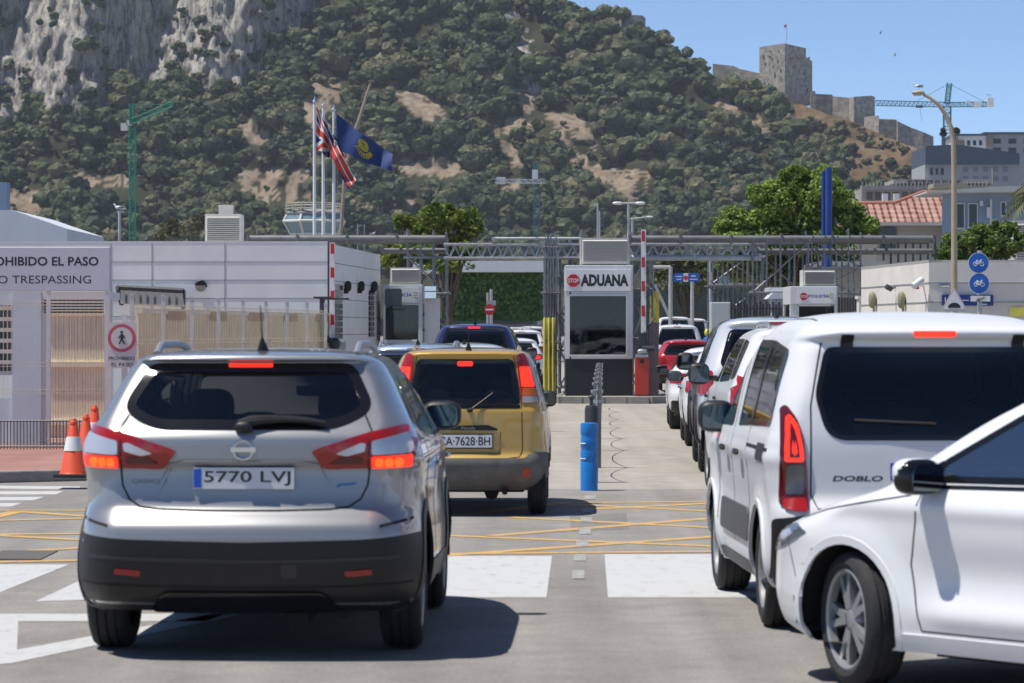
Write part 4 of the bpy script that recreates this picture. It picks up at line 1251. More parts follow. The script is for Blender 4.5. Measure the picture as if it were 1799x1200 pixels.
def ground_mat(name, a, b, fine=0.25, crack=True, big=0.25):
    m = bpy.data.materials.new(name); m.use_nodes = True
    nt = m.node_tree; N = nt.nodes; Lk = nt.links
    bs = N['Principled BSDF']; bs.inputs['Roughness'].default_value = 0.85; bs.inputs['Specular IOR Level'].default_value = 0.3
    tc = N.new("ShaderNodeTexCoord")
    n1 = N.new("ShaderNodeTexNoise"); n1.inputs['Scale'].default_value = big; n1.inputs['Detail'].default_value = 8; n1.inputs['Roughness'].default_value = 0.65
    n2 = N.new("ShaderNodeTexNoise"); n2.inputs['Scale'].default_value = 42; n2.inputs['Detail'].default_value = 5; n2.inputs['Roughness'].default_value = 0.75
    vo = N.new("ShaderNodeTexVoronoi"); vo.inputs['Scale'].default_value = 70
    # tyre-worn streaks run along the lanes
    mp = N.new("ShaderNodeMapping"); mp.inputs['Scale'].default_value = (1.6, 0.05, 1)
    n3 = N.new("ShaderNodeTexNoise"); n3.inputs['Scale'].default_value = 1.5; n3.inputs['Detail'].default_value = 5
    for n in (n1, n2, vo): Lk.new(tc.outputs['Object'], n.inputs['Vector'])
    Lk.new(tc.outputs['Object'], mp.inputs[0]); Lk.new(mp.outputs[0], n3.inputs['Vector'])
    cr = N.new("ShaderNodeValToRGB")
    cr.color_ramp.elements[0].position = 0.38; cr.color_ramp.elements[1].position = 0.63
    cr.color_ramp.elements[0].color = (*a, 1); cr.color_ramp.elements[1].color = (*b, 1)
    ad = N.new("ShaderNodeMath"); ad.operation = 'MULTIPLY_ADD'; ad.inputs[1].default_value = 0.5
    hl = N.new("ShaderNodeMath"); hl.operation = 'MULTIPLY'; hl.inputs[1].default_value = 0.5
    Lk.new(n3.outputs[0], hl.inputs[0]); Lk.new(n1.outputs[0], ad.inputs[0]); Lk.new(hl.outputs[0], ad.inputs[2])
    Lk.new(ad.outputs[0], cr.inputs[0])
    mr = N.new("ShaderNodeMapRange"); mr.inputs[1].default_value = 0.25; mr.inputs[2].default_value = 0.75; mr.inputs[3].default_value = 1 - fine; mr.inputs[4].default_value = 1 + fine
    Lk.new(n2.outputs[0], mr.inputs[0])
    vm = N.new("ShaderNodeMapRange"); vm.inputs[1].default_value = 0.0; vm.inputs[2].default_value = 0.6; vm.inputs[3].default_value = 1.15; vm.inputs[4].default_value = 0.85
    Lk.new(vo.outputs['Distance'], vm.inputs[0])
    mu = N.new("ShaderNodeMath"); mu.operation = 'MULTIPLY'
    Lk.new(mr.outputs[0], mu.inputs[0]); Lk.new(vm.outputs[0], mu.inputs[1])
    vs = N.new("ShaderNodeVectorMath"); vs.operation = 'SCALE'
    Lk.new(cr.outputs[0], vs.inputs[0]); Lk.new(mu.outputs[0], vs.inputs['Scale'])
    n4 = N.new("ShaderNodeTexNoise"); n4.inputs['Scale'].default_value = 2.2; n4.inputs['Detail'].default_value = 9; n4.inputs['Roughness'].default_value = 0.7; n4.inputs['Distortion'].default_value = 0.6
    Lk.new(tc.outputs['Object'], n4.inputs['Vector'])
    m4 = N.new("ShaderNodeMapRange"); m4.inputs[1].default_value = 0.3; m4.inputs[2].default_value = 0.68; m4.inputs[3].default_value = 0.84; m4.inputs[4].default_value = 1.12
    Lk.new(n4.outputs[0], m4.inputs[0]); v4 = N.new("ShaderNodeVectorMath"); v4.operation = 'SCALE'; Lk.new(vs.outputs[0], v4.inputs[0]); Lk.new(m4.outputs[0], v4.inputs['Scale'])
    Lk.new(v4.outputs[0], bs.inputs['Base Color'])
    bp = N.new("ShaderNodeBump"); bp.inputs['Strength'].default_value = 0.5; bp.inputs['Distance'].default_value = 0.01
    Lk.new(n2.outputs[0], bp.inputs['Height']); Lk.new(bp.outputs[0], bs.inputs['Normal'])
    return m


def worn_mat(name, col, under, wear=0.45):
    """road paint rubbed thin: the paint, with worn spots where the tarmac shows"""
    m = bpy.data.materials.new(name); m.use_nodes = True
    nt = m.node_tree; N = nt.nodes; Lk = nt.links
    bs = N['Principled BSDF']; bs.inputs['Roughness'].default_value = 0.7
    tc = N.new("ShaderNodeTexCoord")
    n1 = N.new("ShaderNodeTexNoise"); n1.inputs['Scale'].default_value = 9; n1.inputs['Detail'].default_value = 9; n1.inputs['Roughness'].default_value = 0.75
    mp = N.new("ShaderNodeMapping"); mp.inputs['Scale'].default_value = (1, 0.35, 1)
    Lk.new(tc.outputs['Object'], mp.inputs[0]); Lk.new(mp.outputs[0], n1.inputs['Vector'])
    cr = N.new("ShaderNodeValToRGB")
    cr.color_ramp.elements[0].position = wear - 0.10; cr.color_ramp.elements[1].position = wear + 0.10
    cr.color_ramp.elements[0].color = (*under, 1); cr.color_ramp.elements[1].color = (*col, 1)
    Lk.new(n1.outputs[0], cr.inputs[0]); Lk.new(cr.outputs[0], bs.inputs['Base Color'])
    return m


M_ASPH = ground_mat("asphalt", (0.225, 0.213, 0.198), (0.325, 0.308, 0.287), 0.3)
M_CONC = ground_mat("pale_road", (0.33, 0.305, 0.265), (0.42, 0.39, 0.34), 0.15)
M_PAVE = ground_mat("red_paving", (0.30, 0.155, 0.125), (0.40, 0.22, 0.18), 0.2)
M_KERB = ground_mat("kerb_stone", (0.26, 0.25, 0.24), (0.36, 0.35, 0.33), 0.2)
M_MARKW = worn_mat("marking_white", (0.50, 0.505, 0.505), (0.33, 0.32, 0.305), 0.37)
M_MARKF = worn_mat("marking_faded", (0.37, 0.365, 0.35), (0.28, 0.27, 0.25), 0.52)
M_MARKY = worn_mat("marking_yellow", (0.60, 0.35, 0.09), (0.36, 0.29, 0.19), 0.46)


def sheet(name, pts, z, m, kind='structure'):
    B = MB(); B.add([(p[0], p[1], z) for p in pts], [tuple(range(len(pts)))])
    return tag(B.build(name, m), kind=kind)


g = MB(); g.add([(-9000, -3000, 0), (9000, -3000, 0), (9000, 12000, 0), (-9000, 12000, 0)], [(0, 1, 2, 3)])
tag(g.build('ground', M_ASPH), kind='structure')
sheet('road', [(-2.6, 36.5), (9, 36.5), (16, 170), (-4.0, 170), (-3.2, 70)], 0.001, M_CONC)


def marking(name, polys, m, z=0.002, px=True):
    B = MB()
    for poly in polys:
        pts = [ground_at(x, y) for x, y in poly]
        B.add([(p.x, p.y, z) for p in pts], [tuple(range(len(pts)))])
    return tag(B.build(name, m), kind='structure')


def pxline(x0, y0, x1, y1, w=0.11, steps=1):
    a, b = ground_at(x0, y0), ground_at(x1, y1)
    d = (b - a).normalized(); q = Vector((-d.y, d.x, 0)) * w / 2
    return [a + q, b + q, b - q, a - q]


marking('zebra_stripes', [[(700, 977), (970, 977), (960, 1050), (690, 1050)], [(1062, 974), (1330, 974), (1345, 1050), (1068, 1050)],
                          [(-140, 992), (122, 992), (0, 1041), (-140, 1060)], [(230, 978), (300, 978), (295, 1050), (62, 1057)]], M_MARKW)
marking('arrow_marking', [[(-60, 1079), (400, 1079), (360, 1092), (32, 1092), (30, 1142), (380, 1078), (420, 1081), (20, 1166), (-60, 1172)]], M_MARKW, 0.0025)
marking('crossing_bars', [[(-60, 853), (142, 855), (138, 860), (-60, 858)], [(-60, 864), (112, 863), (98, 869), (-60, 869)],
                          [(-60, 874), (78, 873), (60, 879), (-60, 880)], [(-60, 885), (38, 884), (20, 890), (-60, 892)]], M_MARKW)
B = MB()
for ln in [(969, 884, 1300, 881), (1015, 896, 1300, 882), (976, 885, 1300, 901), (895, 909, 1300, 930), (860, 942, 1300, 907), (700, 938, 1300, 962),
           (700, 982, 1300, 940), (600, 975, 1300, 969), (820, 905, 985, 884), (-50, 897, 150, 897), (-50, 918, 30, 899), (30, 899, 160, 908), (-50, 916, 160, 911),
           (-50, 940, 160, 938), (-50, 939, 160, 950), (-50, 975, 160, 962), (-50, 989, 160, 985)]:
    q = pxline(*ln, w=0.17)
    B.add([(p.x, p.y, 0.003 + 0.0001 * len(B.f)) for p in q], [(0, 1, 2, 3)])
tag(B.build('yellow_box_lines', M_MARKY), kind='structure')
B = MB()
for (x, y, w, h) in [(1037, 874, 20, 7), (1033, 897, 20, 7), (1030, 913, 20, 8), (1028, 934, 21, 10), (1023, 955, 22, 10), (1019, 980, 22, 12), (1016, 1010, 22, 15)]:
    q = [ground_at(x - w / 2, y + h / 2), ground_at(x + w / 2, y + h / 2), ground_at(x + w / 2, y - h / 2), ground_at(x - w / 2, y - h / 2)]
    B.add([(p.x, p.y, 0.0042) for p in q], [(0, 1, 2, 3)])
tag(B.build('lane_dashes', M_MARKF), kind='structure')
# repairs and cracks in the tarmac
marking('tarmac_patch', [[(1000, 905), (1100, 902), (1105, 930), (1005, 934)]], ground_mat("asphalt_patch", (0.175, 0.168, 0.16), (0.25, 0.24, 0.23), 0.3), 0.0008)
# left pavement with kerb, in front of the gatehouse
kb = MB()
k0, k1 = ground_at(-260, 855), ground_at(420, 838)
kb.slab([(k0.x, k0.y), (k1.x, k1.y), (k1.x, k1.y + 0.16), (k0.x, k0.y + 0.16)], 0, 0.13)
tag(kb.build('kerb', M_KERB, bevel=0.015), kind='structure')
pv = MB(); pv.slab([(k0.x, k0.y + 0.16), (k1.x, k1.y + 0.16), (-1.9, 47), (-2.9, 66), (-18, 66), (-18, 44)], 0, 0.125)
tag(pv.build('pavement', M_PAVE), kind='structure')
gr = MB()
gp = [ground_at(-30, 985), ground_at(70, 982), ground_at(100, 968), ground_at(-30, 970)]
gx0, gx1 = gp[0].x, gp[2].x
for k in range(16):
    x = gx0 + (gx1 - gx0) * k / 15
    gr.box((x, (gp[0].y + gp[2].y) / 2, 0.006), (0.03, 1.0, 0.006))
for k in range(5):
    gr.box(((gx0 + gx1) / 2, gp[0].y + 0.12 + k * 0.23, 0.0045), (gx1 - gx0, 0.05, 0.005))
tag(gr.build('drain_grate', mat("cast_iron", (0.13, 0.12, 0.115), 0.8), org=((gx0 + gx1) / 2, gp[0].y, 0)), 'slotted iron drain grate in the road left of the silver crossover', 'drain grate')

# ------------------------------------------------------------------ the rock
HB_Y, HB_D = 560.0, 930.0
SKY = [(-1500, -600), (-400, -420), (0, -340), (300, -300), (500, -240), (700, -150), (900, -60), (1030, 0), (1060, 13), (1090, 30), (1135, 44), (1165, 56), (1200, 82), (1232, 98), (1256, 128), (1300, 156), (1340, 168), (1385, 180),
       (1425, 188), (1480, 208), (1530, 228), (1580, 250), (1640, 276), (1680, 292), (1750, 305), (1850, 330), (2000, 380), (2300, 440), (3200, 500)]
XS = np.arange(-900, 2700, 5.0)
NV = 150
CLIFF = [(-900, -900), (590, -900), (575, -60), (566, 10), (545, 40), (520, 66), (485, 70), (462, 116), (455, 150), (420, 166), (395, 156), (370, 170), (330, 146), (300, 158), (262, 146), (248, 188), (225, 130), (180, 130), (200, 192), (150, 212),
         (110, 200), (60, 198), (55, 208), (0, 224), (-200, 230), (-900, 280)]
SCREE = [
    [(545, 118), (566, 112), (582, 122), (592, 150), (600, 178), (588, 210), (566, 240), (545, 222), (528, 195), (532, 160)],
    [(412, 202), (432, 204), (480, 240), (470, 250), (436, 238)],
    [(676, 138), (706, 150), (740, 158), (772, 180), (778, 200), (752, 208), (738, 198), (705, 172)],
    [(832, 192), (862, 198), (884, 236), (918, 282), (902, 288), (872, 250), (858, 222)],
    [(888, 202), (914, 200), (936, 226), (926, 232), (892, 228)],
    [(905, 152), (922, 160), (948, 190), (945, 204), (925, 185)],
    [(962, 196), (990, 192), (1024, 204), (1034, 226), (1052, 244), (1046, 258), (1012, 238), (988, 222)],
    [(962, 214), (978, 225), (1020, 262), (1046, 300), (1034, 310), (1004, 270)],
    [(1256, 160), (1272, 166), (1300, 190), (1362, 222), (1352, 228), (1300, 212), (1276, 190)],
    [(420, 302), (470, 300), (540, 300), (548, 345), (510, 352), (480, 340), (470, 352), (425, 330)],
    [(120, 306), (230, 308), (230, 316), (120, 314)],
    [(-60, 318), (30, 330), (70, 345), (112, 362), (60, 372), (20, 360), (-60, 345)],
    [(700, 284), (780, 280), (822, 290), (800, 300), (705, 298)],
    [(1046, 308), (1140, 318), (1140, 344), (1120, 350), (1085, 335), (1050, 325)],
    [(1036, 292), (1150, 296), (1150, 306), (1040, 306)],
    [(700, 352), (722, 348), (735, 366), (715, 366)], [(660, 372), (676, 360), (684, 374)],
    [(870, 318), (910, 316), (915, 330), (880, 330)],
]
DRY = [(1405, 178), (1445, 184), (1530, 220), (1600, 250), (1660, 285), (1660, 335), (1560, 335), (1500, 318), (1470, 280), (1430, 240), (1390, 205)]
DRY2 = [(880, 10), (905, 20), (925, 70), (945, 150), (948, 172), (930, 165), (912, 110), (890, 60)]

XG, KG = np.meshgrid(XS, np.arange(NV + 1))
ytop = np.interp(XS, [a for a, b in SKY], [b for a, b in SKY])
ytop = ytop + (vnoise(XS / 26.0, XS * 0, 5) - 0.5) * 7 + 16 * np.clip((1275 - XS) / 40, 0, 1)
YG = HB_Y + (np.maximum(ytop, -420)[None, :] - HB_Y) * (KG / NV)
slope = 0.55 + 0.45 * fbm(XG / 150, YG / 110, 3, 3)
cl = in_poly(XG, YG, CLIFF)
ysh = fbm(XG / 60.0, YG / 40.0, 9, 3)
cliffw = cl.astype(float)
for _ in range(2):
    cliffw = (cliffw + np.roll(cliffw, 1, 1) + np.roll(cliffw, -1, 1) + np.roll(cliffw, 1, 0) + np.roll(cliffw, -1, 0)) / 5
slope = slope + cliffw * 1.5
DG = np.zeros_like(XG)
DG[0] = HB_D
for k in range(NV):
    t0 = (580 - YG[k]) / FPX; t1 = (580 - YG[k + 1]) / FPX
    s_ = np.maximum(slope[k], 0.3)
    DG[k + 1] = DG[k] * (s_ - t0) / (s_ - t1)
ker = np.exp(-np.linspace(-2.2, 2.2, 41) ** 2); ker /= ker.sum()
for k in range(NV + 1):
    pad = np.pad(DG[k], 20, mode='edge')
    DG[k] = np.convolve(pad, ker, 'valid')
# buttresses and gullies in the rock face; lumpy slope elsewhere
rid = 1 - np.abs(2 * fbm((XG + 0.25 * YG) / 34.0, YG / 210.0, 21, 4) - 1)
but = np.abs(((XG + 0.42 * (YG - 100)) / 260.0) % 1 - 0.5)
DG = DG - cliffw * ((rid - 0.6) * 6 + (0.25 - but) * 24 + (fbm(XG / 11.0, YG / 26.0, 33, 3) - 0.5) * 7)
DG = DG - (1 - cliffw) * ((fbm(XG / 90.0, YG / 60.0, 41, 4) - 0.5) * 16)
HILL_D = DG
PX = (XG - CX) / FPX * DG; PZ = CAM_H - (YG - HORIZON) / FPX * DG
HV = np.stack([PX, DG, PZ], -1).reshape(-1, 3)
ncol = len(XS)
ii = (np.arange(NV)[:, None] * ncol + np.arange(ncol - 1)[None, :]).ravel()
HF = np.stack([ii, ii + 1, ii + ncol + 1, ii + ncol], -1)
scree = np.zeros(XG.shape)
jx = XG + (vnoise(XG / 9.0, YG / 9.0, 51) - 0.5) * 22; jy = YG + (vnoise(XG / 9.0, YG / 9.0, 52) - 0.5) * 18
for p in SCREE: scree = np.maximum(scree, in_poly(jx, jy, p))
scree = scree * (fbm(XG / 16.0, YG / 16.0, 91, 3) > 0.40)
scree = np.maximum.reduce([scree, np.roll(scree, -2, 0)])
dry = in_poly(jx, jy, DRY).astype(float)
rocky = np.maximum(in_poly(jx, jy, DRY2), 0).astype(float)
zone = np.stack([scree, np.maximum(cliffw, rocky), dry, np.ones_like(dry)], -1).reshape(-1, 4)
# back of the rock, so that it is a solid hill
back = HV[-ncol:].copy(); back[:, 1] += 500; back[:, 2] = -5
HV2 = np.concatenate([HV, back]); zone2 = np.concatenate([zone, zone[-ncol:]])
jb = np.arange(ncol - 1)
HF = np.concatenate([HF, np.stack([NV * ncol + jb, NV * ncol + jb + 1, len(HV) + jb + 1, len(HV) + jb], -1)])

m = bpy.data.materials.new("hill_ground"); m.use_nodes = True
nt = m.node_tree; N = nt.nodes; Lk = nt.links
bs = N['Principled BSDF']; bs.inputs['Roughness'].default_value = 0.95; bs.inputs['Specular IOR Level'].default_value = 0.15
at_ = N.new("ShaderNodeAttribute"); at_.attribute_name = "zone"
sp = N.new("ShaderNodeSeparateColor"); Lk.new(at_.outputs['Color'], sp.inputs[0])
tc = N.new("ShaderNodeTexCoord")
def _noise(scale, detail=8, rough=0.65, vec=None):
    n = N.new("ShaderNodeTexNoise"); n.inputs['Scale'].default_value = scale; n.inputs['Detail'].default_value = detail; n.inputs['Roughness'].default_value = rough
    Lk.new(vec or tc.outputs['Object'], n.inputs['Vector']); return n
def _ramp(src, stops):
    r = N.new("ShaderNodeValToRGB")
    while len(r.color_ramp.elements) < len(stops): r.color_ramp.elements.new(0.5)
    for e, (p, c) in zip(r.color_ramp.elements, stops): e.position = p; e.color = (*c, 1)
    Lk.new(src, r.inputs[0]); return r
def _mix(fac, a, b):
    x = N.new("ShaderNodeMix"); x.data_type = 'RGBA'; Lk.new(fac, x.inputs[0]); Lk.new(a, x.inputs[6]); Lk.new(b, x.inputs[7]); return x.outputs[2]
soil = _ramp(_noise(0.12).outputs[0], [(0.3, (0.035, 0.042, 0.022)), (0.7, (0.085, 0.080, 0.045))])
tan = _ramp(_noise(0.35, 10).outputs[0], [(0.3, (0.21, 0.155, 0.105)), (0.5, (0.36, 0.275, 0.195)), (0.7, (0.46, 0.40, 0.33))])
drym = _ramp(_noise(0.16, 10).outputs[0], [(0.3, (0.10, 0.075, 0.04)), (0.5, (0.22, 0.145, 0.08)), (0.7, (0.27, 0.21, 0.14))])
mpv = N.new("ShaderNodeMapping"); mpv.inputs['Scale'].default_value = (1, 0.5, 0.24); Lk.new(tc.outputs['Object'], mpv.inputs[0])
rk1 = _noise(0.55, 14, 0.80, mpv.outputs[0])
rock = _ramp(rk1.outputs[0], [(0.36, (0.05, 0.05, 0.052)), (0.45, (0.25, 0.235, 0.215)), (0.52, (0.52, 0.485, 0.43)), (0.68, (0.68, 0.64, 0.57))])
mps = N.new("ShaderNodeMapping"); mps.inputs['Scale'].default_value = (1.3, 0.3, 0.09); Lk.new(tc.outputs['Object'], mps.inputs[0])
stk = N.new("ShaderNodeMapRange"); stk.inputs[1].default_value = 0.36; stk.inputs[2].default_value = 0.52; stk.inputs[3].default_value = 0.42; stk.inputs[4].default_value = 1.0
Lk.new(_noise(0.5, 9, 0.7, mps.outputs[0]).outputs[0], stk.inputs[0])
rkv = N.new("ShaderNodeVectorMath"); rkv.operation = 'SCALE'; Lk.new(rock.outputs[0], rkv.inputs[0]); Lk.new(stk.outputs[0], rkv.inputs['Scale'])
c1 = _mix(sp.outputs[0], soil.outputs[0], tan.outputs[0])
c2 = _mix(sp.outputs[2], c1, drym.outputs[0])
c3 = _mix(sp.outputs[1], c2, rkv.outputs[0])
Lk.new(c3, bs.inputs['Base Color'])
bp = N.new("ShaderNodeBump"); bp.inputs['Strength'].default_value = 1.0; bp.inputs['Distance'].default_value = 1.6
Lk.new(_noise(0.4, 14, 0.8, mpv.outputs[0]).outputs[0], bp.inputs['Height']); Lk.new(bp.outputs[0], bs.inputs['Normal'])
tag(np_mesh('hill', HV2, HF, m, smooth=True, fcol=zone2), kind='structure')


def leaf_mat(name, lo, hi, trans=0.25, mott=0.0):
    m = bpy.data.materials.new(name); m.use_nodes = True
    nt = m.node_tree; N = nt.nodes
    bs = N['Principled BSDF']; bs.inputs['Roughness'].default_value = 0.6; bs.inputs['Specular IOR Level'].default_value = 0.25
    a = N.new("ShaderNodeAttribute"); a.attribute_name = "tint"
    r = N.new("ShaderNodeValToRGB"); r.color_ramp.elements[0].color = (*lo, 1); r.color_ramp.elements[1].color = (*hi, 1)
    nt.links.new(a.outputs['Fac'], r.inputs[0]); nt.links.new(r.outputs[0], bs.inputs['Base Color'])
    if mott:
        e = r.color_ramp.elements.new(0.72); e.color = (*hi, 1); r.color_ramp.elements[-1].color = (0.150, 0.128, 0.070, 1)
        tc = N.new("ShaderNodeTexCoord"); nz = N.new("ShaderNodeTexNoise"); nz.inputs['Scale'].default_value = mott; nz.inputs['Detail'].default_value = 6; nz.inputs['Roughness'].default_value = 0.8
        mr = N.new("ShaderNodeMapRange"); mr.inputs[1].default_value = 0.32; mr.inputs[2].default_value = 0.68; mr.inputs[3].default_value = 0.35; mr.inputs[4].default_value = 1.65
        vs = N.new("ShaderNodeVectorMath"); vs.operation = 'SCALE'
        nt.links.new(tc.outputs['Object'], nz.inputs['Vector']); nt.links.new(nz.outputs[0], mr.inputs[0]); nt.links.new(r.outputs[0], vs.inputs[0]); nt.links.new(mr.outputs[0], vs.inputs['Scale']); nt.links.new(vs.outputs[0], bs.inputs['Base Color'])
    if trans:
        t = N.new("ShaderNodeBsdfTranslucent"); nt.links.new(r.outputs[0], t.inputs[0])
        x = N.new("ShaderNodeMixShader"); x.inputs[0].default_value = trans
        nt.links.new(bs.outputs[0], x.inputs[1]); nt.links.new(t.outputs[0], x.inputs[2])
        nt.links.new(x.outputs[0], N['Material Output'].inputs[0])
    return m


def leaf_quads(P, Nrm, size, rng, jitter=0.9):
    """one small bent leaf clump per point, facing roughly along Nrm"""
    n = len(P)
    d = Nrm + rng.normal(0, jitter, (n, 3)); d /= np.linalg.norm(d, axis=1, keepdims=True)
    r = rng.normal(0, 1, (n, 3)); u = np.cross(d, r); u /= np.maximum(np.linalg.norm(u, axis=1, keepdims=True), 1e-6)
    w = np.cross(d, u)
    s = (size * (0.6 + 0.8 * rng.random(n)))[:, None]
    a = P - u * s * 0.5; b = P + w * s * 0.34 + d * s * 0.08; c = P + u * s * 0.5; e = P - w * s * 0.34 + d * s * 0.08
    V = np.stack([a, b, c, e], 1).reshape(-1, 3)
    F = np.arange(n * 4).reshape(-1, 4)
    return V, F


# scrub over the slope: thousands of bushes that read as one mass
M_SCRUB = leaf_mat("scrub_leaf", (0.015, 0.033, 0.015), (0.088, 0.106, 0.042), 0.06, 2.0)
rng = np.random.default_rng(11)
cand = 10500
bx = rng.uniform(-150, 1960, cand); by = rng.uniform(-70, 480, cand)
yt = np.interp(bx, XS, ytop)
ok = (by > yt - 1) & ~((bx > 1290) & (by < np.interp(bx, [1262, 1380, 1430, 1500, 1580, 1645], [150, 180, 196, 222, 258, 284]) - 4))
ic = np.clip(((bx - XS[0]) / 5.0).astype(int), 0, ncol - 1)
kr = np.clip(((by - HB_Y) / (np.maximum(ytop[ic], -420) - HB_Y) * NV).astype(int), 0, NV)
scd = scree.copy()
for dk, di in ((-2, 0), (-4, 0), (-5, 1), (0, 2), (0, -2), (-3, 2), (-3, -2), (2, 0)): scd = np.maximum(scd, np.roll(np.roll(scree, dk, 0), di, 1))
sc_ = scd[kr, ic]; cw = np.maximum(cliffw, rocky)[kr, ic]; dr = dry[kr, ic]
nz = fbm(bx / 50.0, by / 40.0, 77, 3)
prob = np.where(sc_ > 0.5, 0.015, 1.0) * np.where(cw > 0.4, 0.09, 1.0) * np.where(dr > 0.5, 0.62, 1.0) * np.clip((nz - 0.22) * 4, 0.2, 1)
ok &= rng.random(cand) < prob
bx, by, ic, kr, sc_, cw, dr = [a[ok] for a in (bx, by, ic, kr, sc_, cw, dr)]
bd = HILL_D[kr, ic] - 0.6
BC = np.stack([(bx - CX) / FPX * bd, bd, CAM_H - (by - HORIZON) / FPX * bd], -1)
nb = len(BC)
rad = 1.0 + 3.3 * rng.random(nb) ** 2.2 + (fbm(bx / 120, by / 90, 5, 2) - 0.45) * 2.6
rad = np.clip(rad, 1.0, 5.4) * np.where((sc_ > .5) | (cw > .4) | (dr > .5), 0.62, 1.0)
tint = np.clip(rng.normal(0.45, 0.28, nb) + (fbm(bx / 80, by / 60, 15, 3) - 0.5) * 0.8, 0, 1)
per = np.clip((rad ** 1.7 * 30).astype(int), 30, 420)
rep = np.repeat(np.arange(nb), per)
q = rng.normal(0, 1, (len(rep), 3)); q /= np.linalg.norm(q, axis=1, keepdims=True)
q[:, 2] = np.where(q[:, 2] < -0.35, -q[:, 2], q[:, 2])
q[:, 1] = np.where((q[:, 1] > 0.3) & (rng.random(len(q)) < 0.8), -q[:, 1], q[:, 1])
# each bush is a few lobes
lob = rng.normal(0, 1, (nb, 4, 3)) * np.array([0.46, 0.38, 0.20])
li = rng.integers(0, 4, len(rep))
R_ = rad[rep][:, None]
P = BC[rep] + lob[rep, li] * R_ + q * R_ * np.array([0.60, 0.60, 0.52]) * (0.92 + 0.18 * rng.random((len(rep), 1)))
P[:, 2] += rad[rep] * 0.35
V, F = leaf_quads(P, q, np.clip(rad[rep] * 0.13, 0.30, 0.55), rng, 0.28)
tv = np.repeat(np.clip(tint[rep] + rng.normal(0, 0.12, len(rep)), 0, 1), 4)
# the dense inside of every crown lobe
_bm = bmesh.new(); bmesh.ops.create_icosphere(_bm, subdivisions=2, radius=1.0)
IV = np.array([v.co[:] for v in _bm.verts]); IF = np.array([[v.index for v in f.verts] for f in _bm.faces]); _bm.free()
LC = (BC[:, None, :] + lob * rad[:, None, None]).reshape(-1, 3); LR = np.repeat(rad, 4) * (0.85 + 0.25 * rng.random(nb * 4))
LC[:, 2] += np.repeat(rad, 4) * 0.35
jit = 1 + 0.20 * rng.normal(0, 1, (len(LC), len(IV), 1))
CV = (LC[:, None, :] + IV[None] * jit * LR[:, None, None] * np.array([0.58, 0.58, 0.50])).reshape(-1, 3)
CF = (IF[None] + (np.arange(len(LC)) * len(IV))[:, None, None]).reshape(-1, 3)
ct = np.repeat(np.clip(np.repeat(tint, 4) - 0.05, 0, 1), len(IV))
# one mesh: leaf quads become two triangles each
F = np.concatenate([F[:, [0, 1, 2]], F[:, [0, 2, 3]], CF + len(V)]); V = np.concatenate([V, CV]); tv = np.concatenate([tv, ct])
tag(np_mesh('hillside_scrub', V, F, M_SCRUB, tint=tv), 'dark green scrub covering the slope of the rock', 'scrub', kind='stuff')
bpy.data.objects['hillside_scrub'].data.shade_flat()


def tree(name, label, base, crown, leaf, n, lo, hi, trunk_r=0.14, seed=1, group=None, cat='tree', sub=7, jit=0.9, flat=1.0):
    """base point, crown = list of (dx, dy, z, rx, ry, rz); tapered trunk with limbs into the crown"""
    rg = np.random.default_rng(seed)
    root = thing(name, label, cat, base, 0, group)
    C = np.array([c[:3] for c in crown]); R = np.array([c[3:] for c in crown])
    # sub-clumps scattered over every crown lobe
    cl, cr = [], []
    for c, r in zip(C, R):
        k = sub * 3
        d = rg.normal(0, 1, (k, 3)); d /= np.linalg.norm(d, axis=1, keepdims=True)
        cl.append(c + d * r * (0.45 + 0.55 * rg.random((k, 1)))); cr.append(np.tile(r * 0.36, (k, 1)) * (0.6 + 0.7 * rg.random((k, 1))))
    cl = np.concatenate(cl); cr = np.concatenate(cr)
    i = rg.integers(0, len(cl), n)
    q = rg.normal(0, 1, (n, 3)); q /= np.linalg.norm(q, axis=1, keepdims=True)
    P = cl[i] + q * cr[i] * (0.5 + 0.6 * rg.random((n, 1)))
    V, F = leaf_quads(P, q + np.array([0, 0, 0.35]), np.full(n, leaf), rg, jit)
    ct = rg.normal(0.5, 0.2, len(cl))
    tv = np.repeat(np.clip(ct[i] + rg.normal(0, 0.15, n), 0, 1), 4)
    np_mesh('crown', V, F, leaf_mat('leaf_' + name, lo, hi, 0.3), root, tint=tv)
    T = MB()
    top = Vector(C.mean(0)); top.z = float(C[:, 2].mean())
    T.path([(0, 0, 0), (0.03, 0, top.z * 0.4), (top.x * 0.5, top.y * 0.5, top.z * 0.8)], [trunk_r, trunk_r * 0.8, trunk_r * 0.45], 10)
    for c in cl[::max(1, len(cl) // 26)]:
        s0 = Vector((0.03, 0, top.z * (0.35 + 0.3 * rg.random())))
        mid = s0.lerp(Vector(c), 0.5) + Vector((0, 0, 0.25))
        T.path([s0, mid, Vector(c)], [trunk_r * 0.45, trunk_r * 0.28, trunk_r * 0.08], 6)
    T.build('trunk', mat("bark", (0.11, 0.085, 0.06), 0.9, noise=0.35, scale=6), root, smooth=True)
    return root
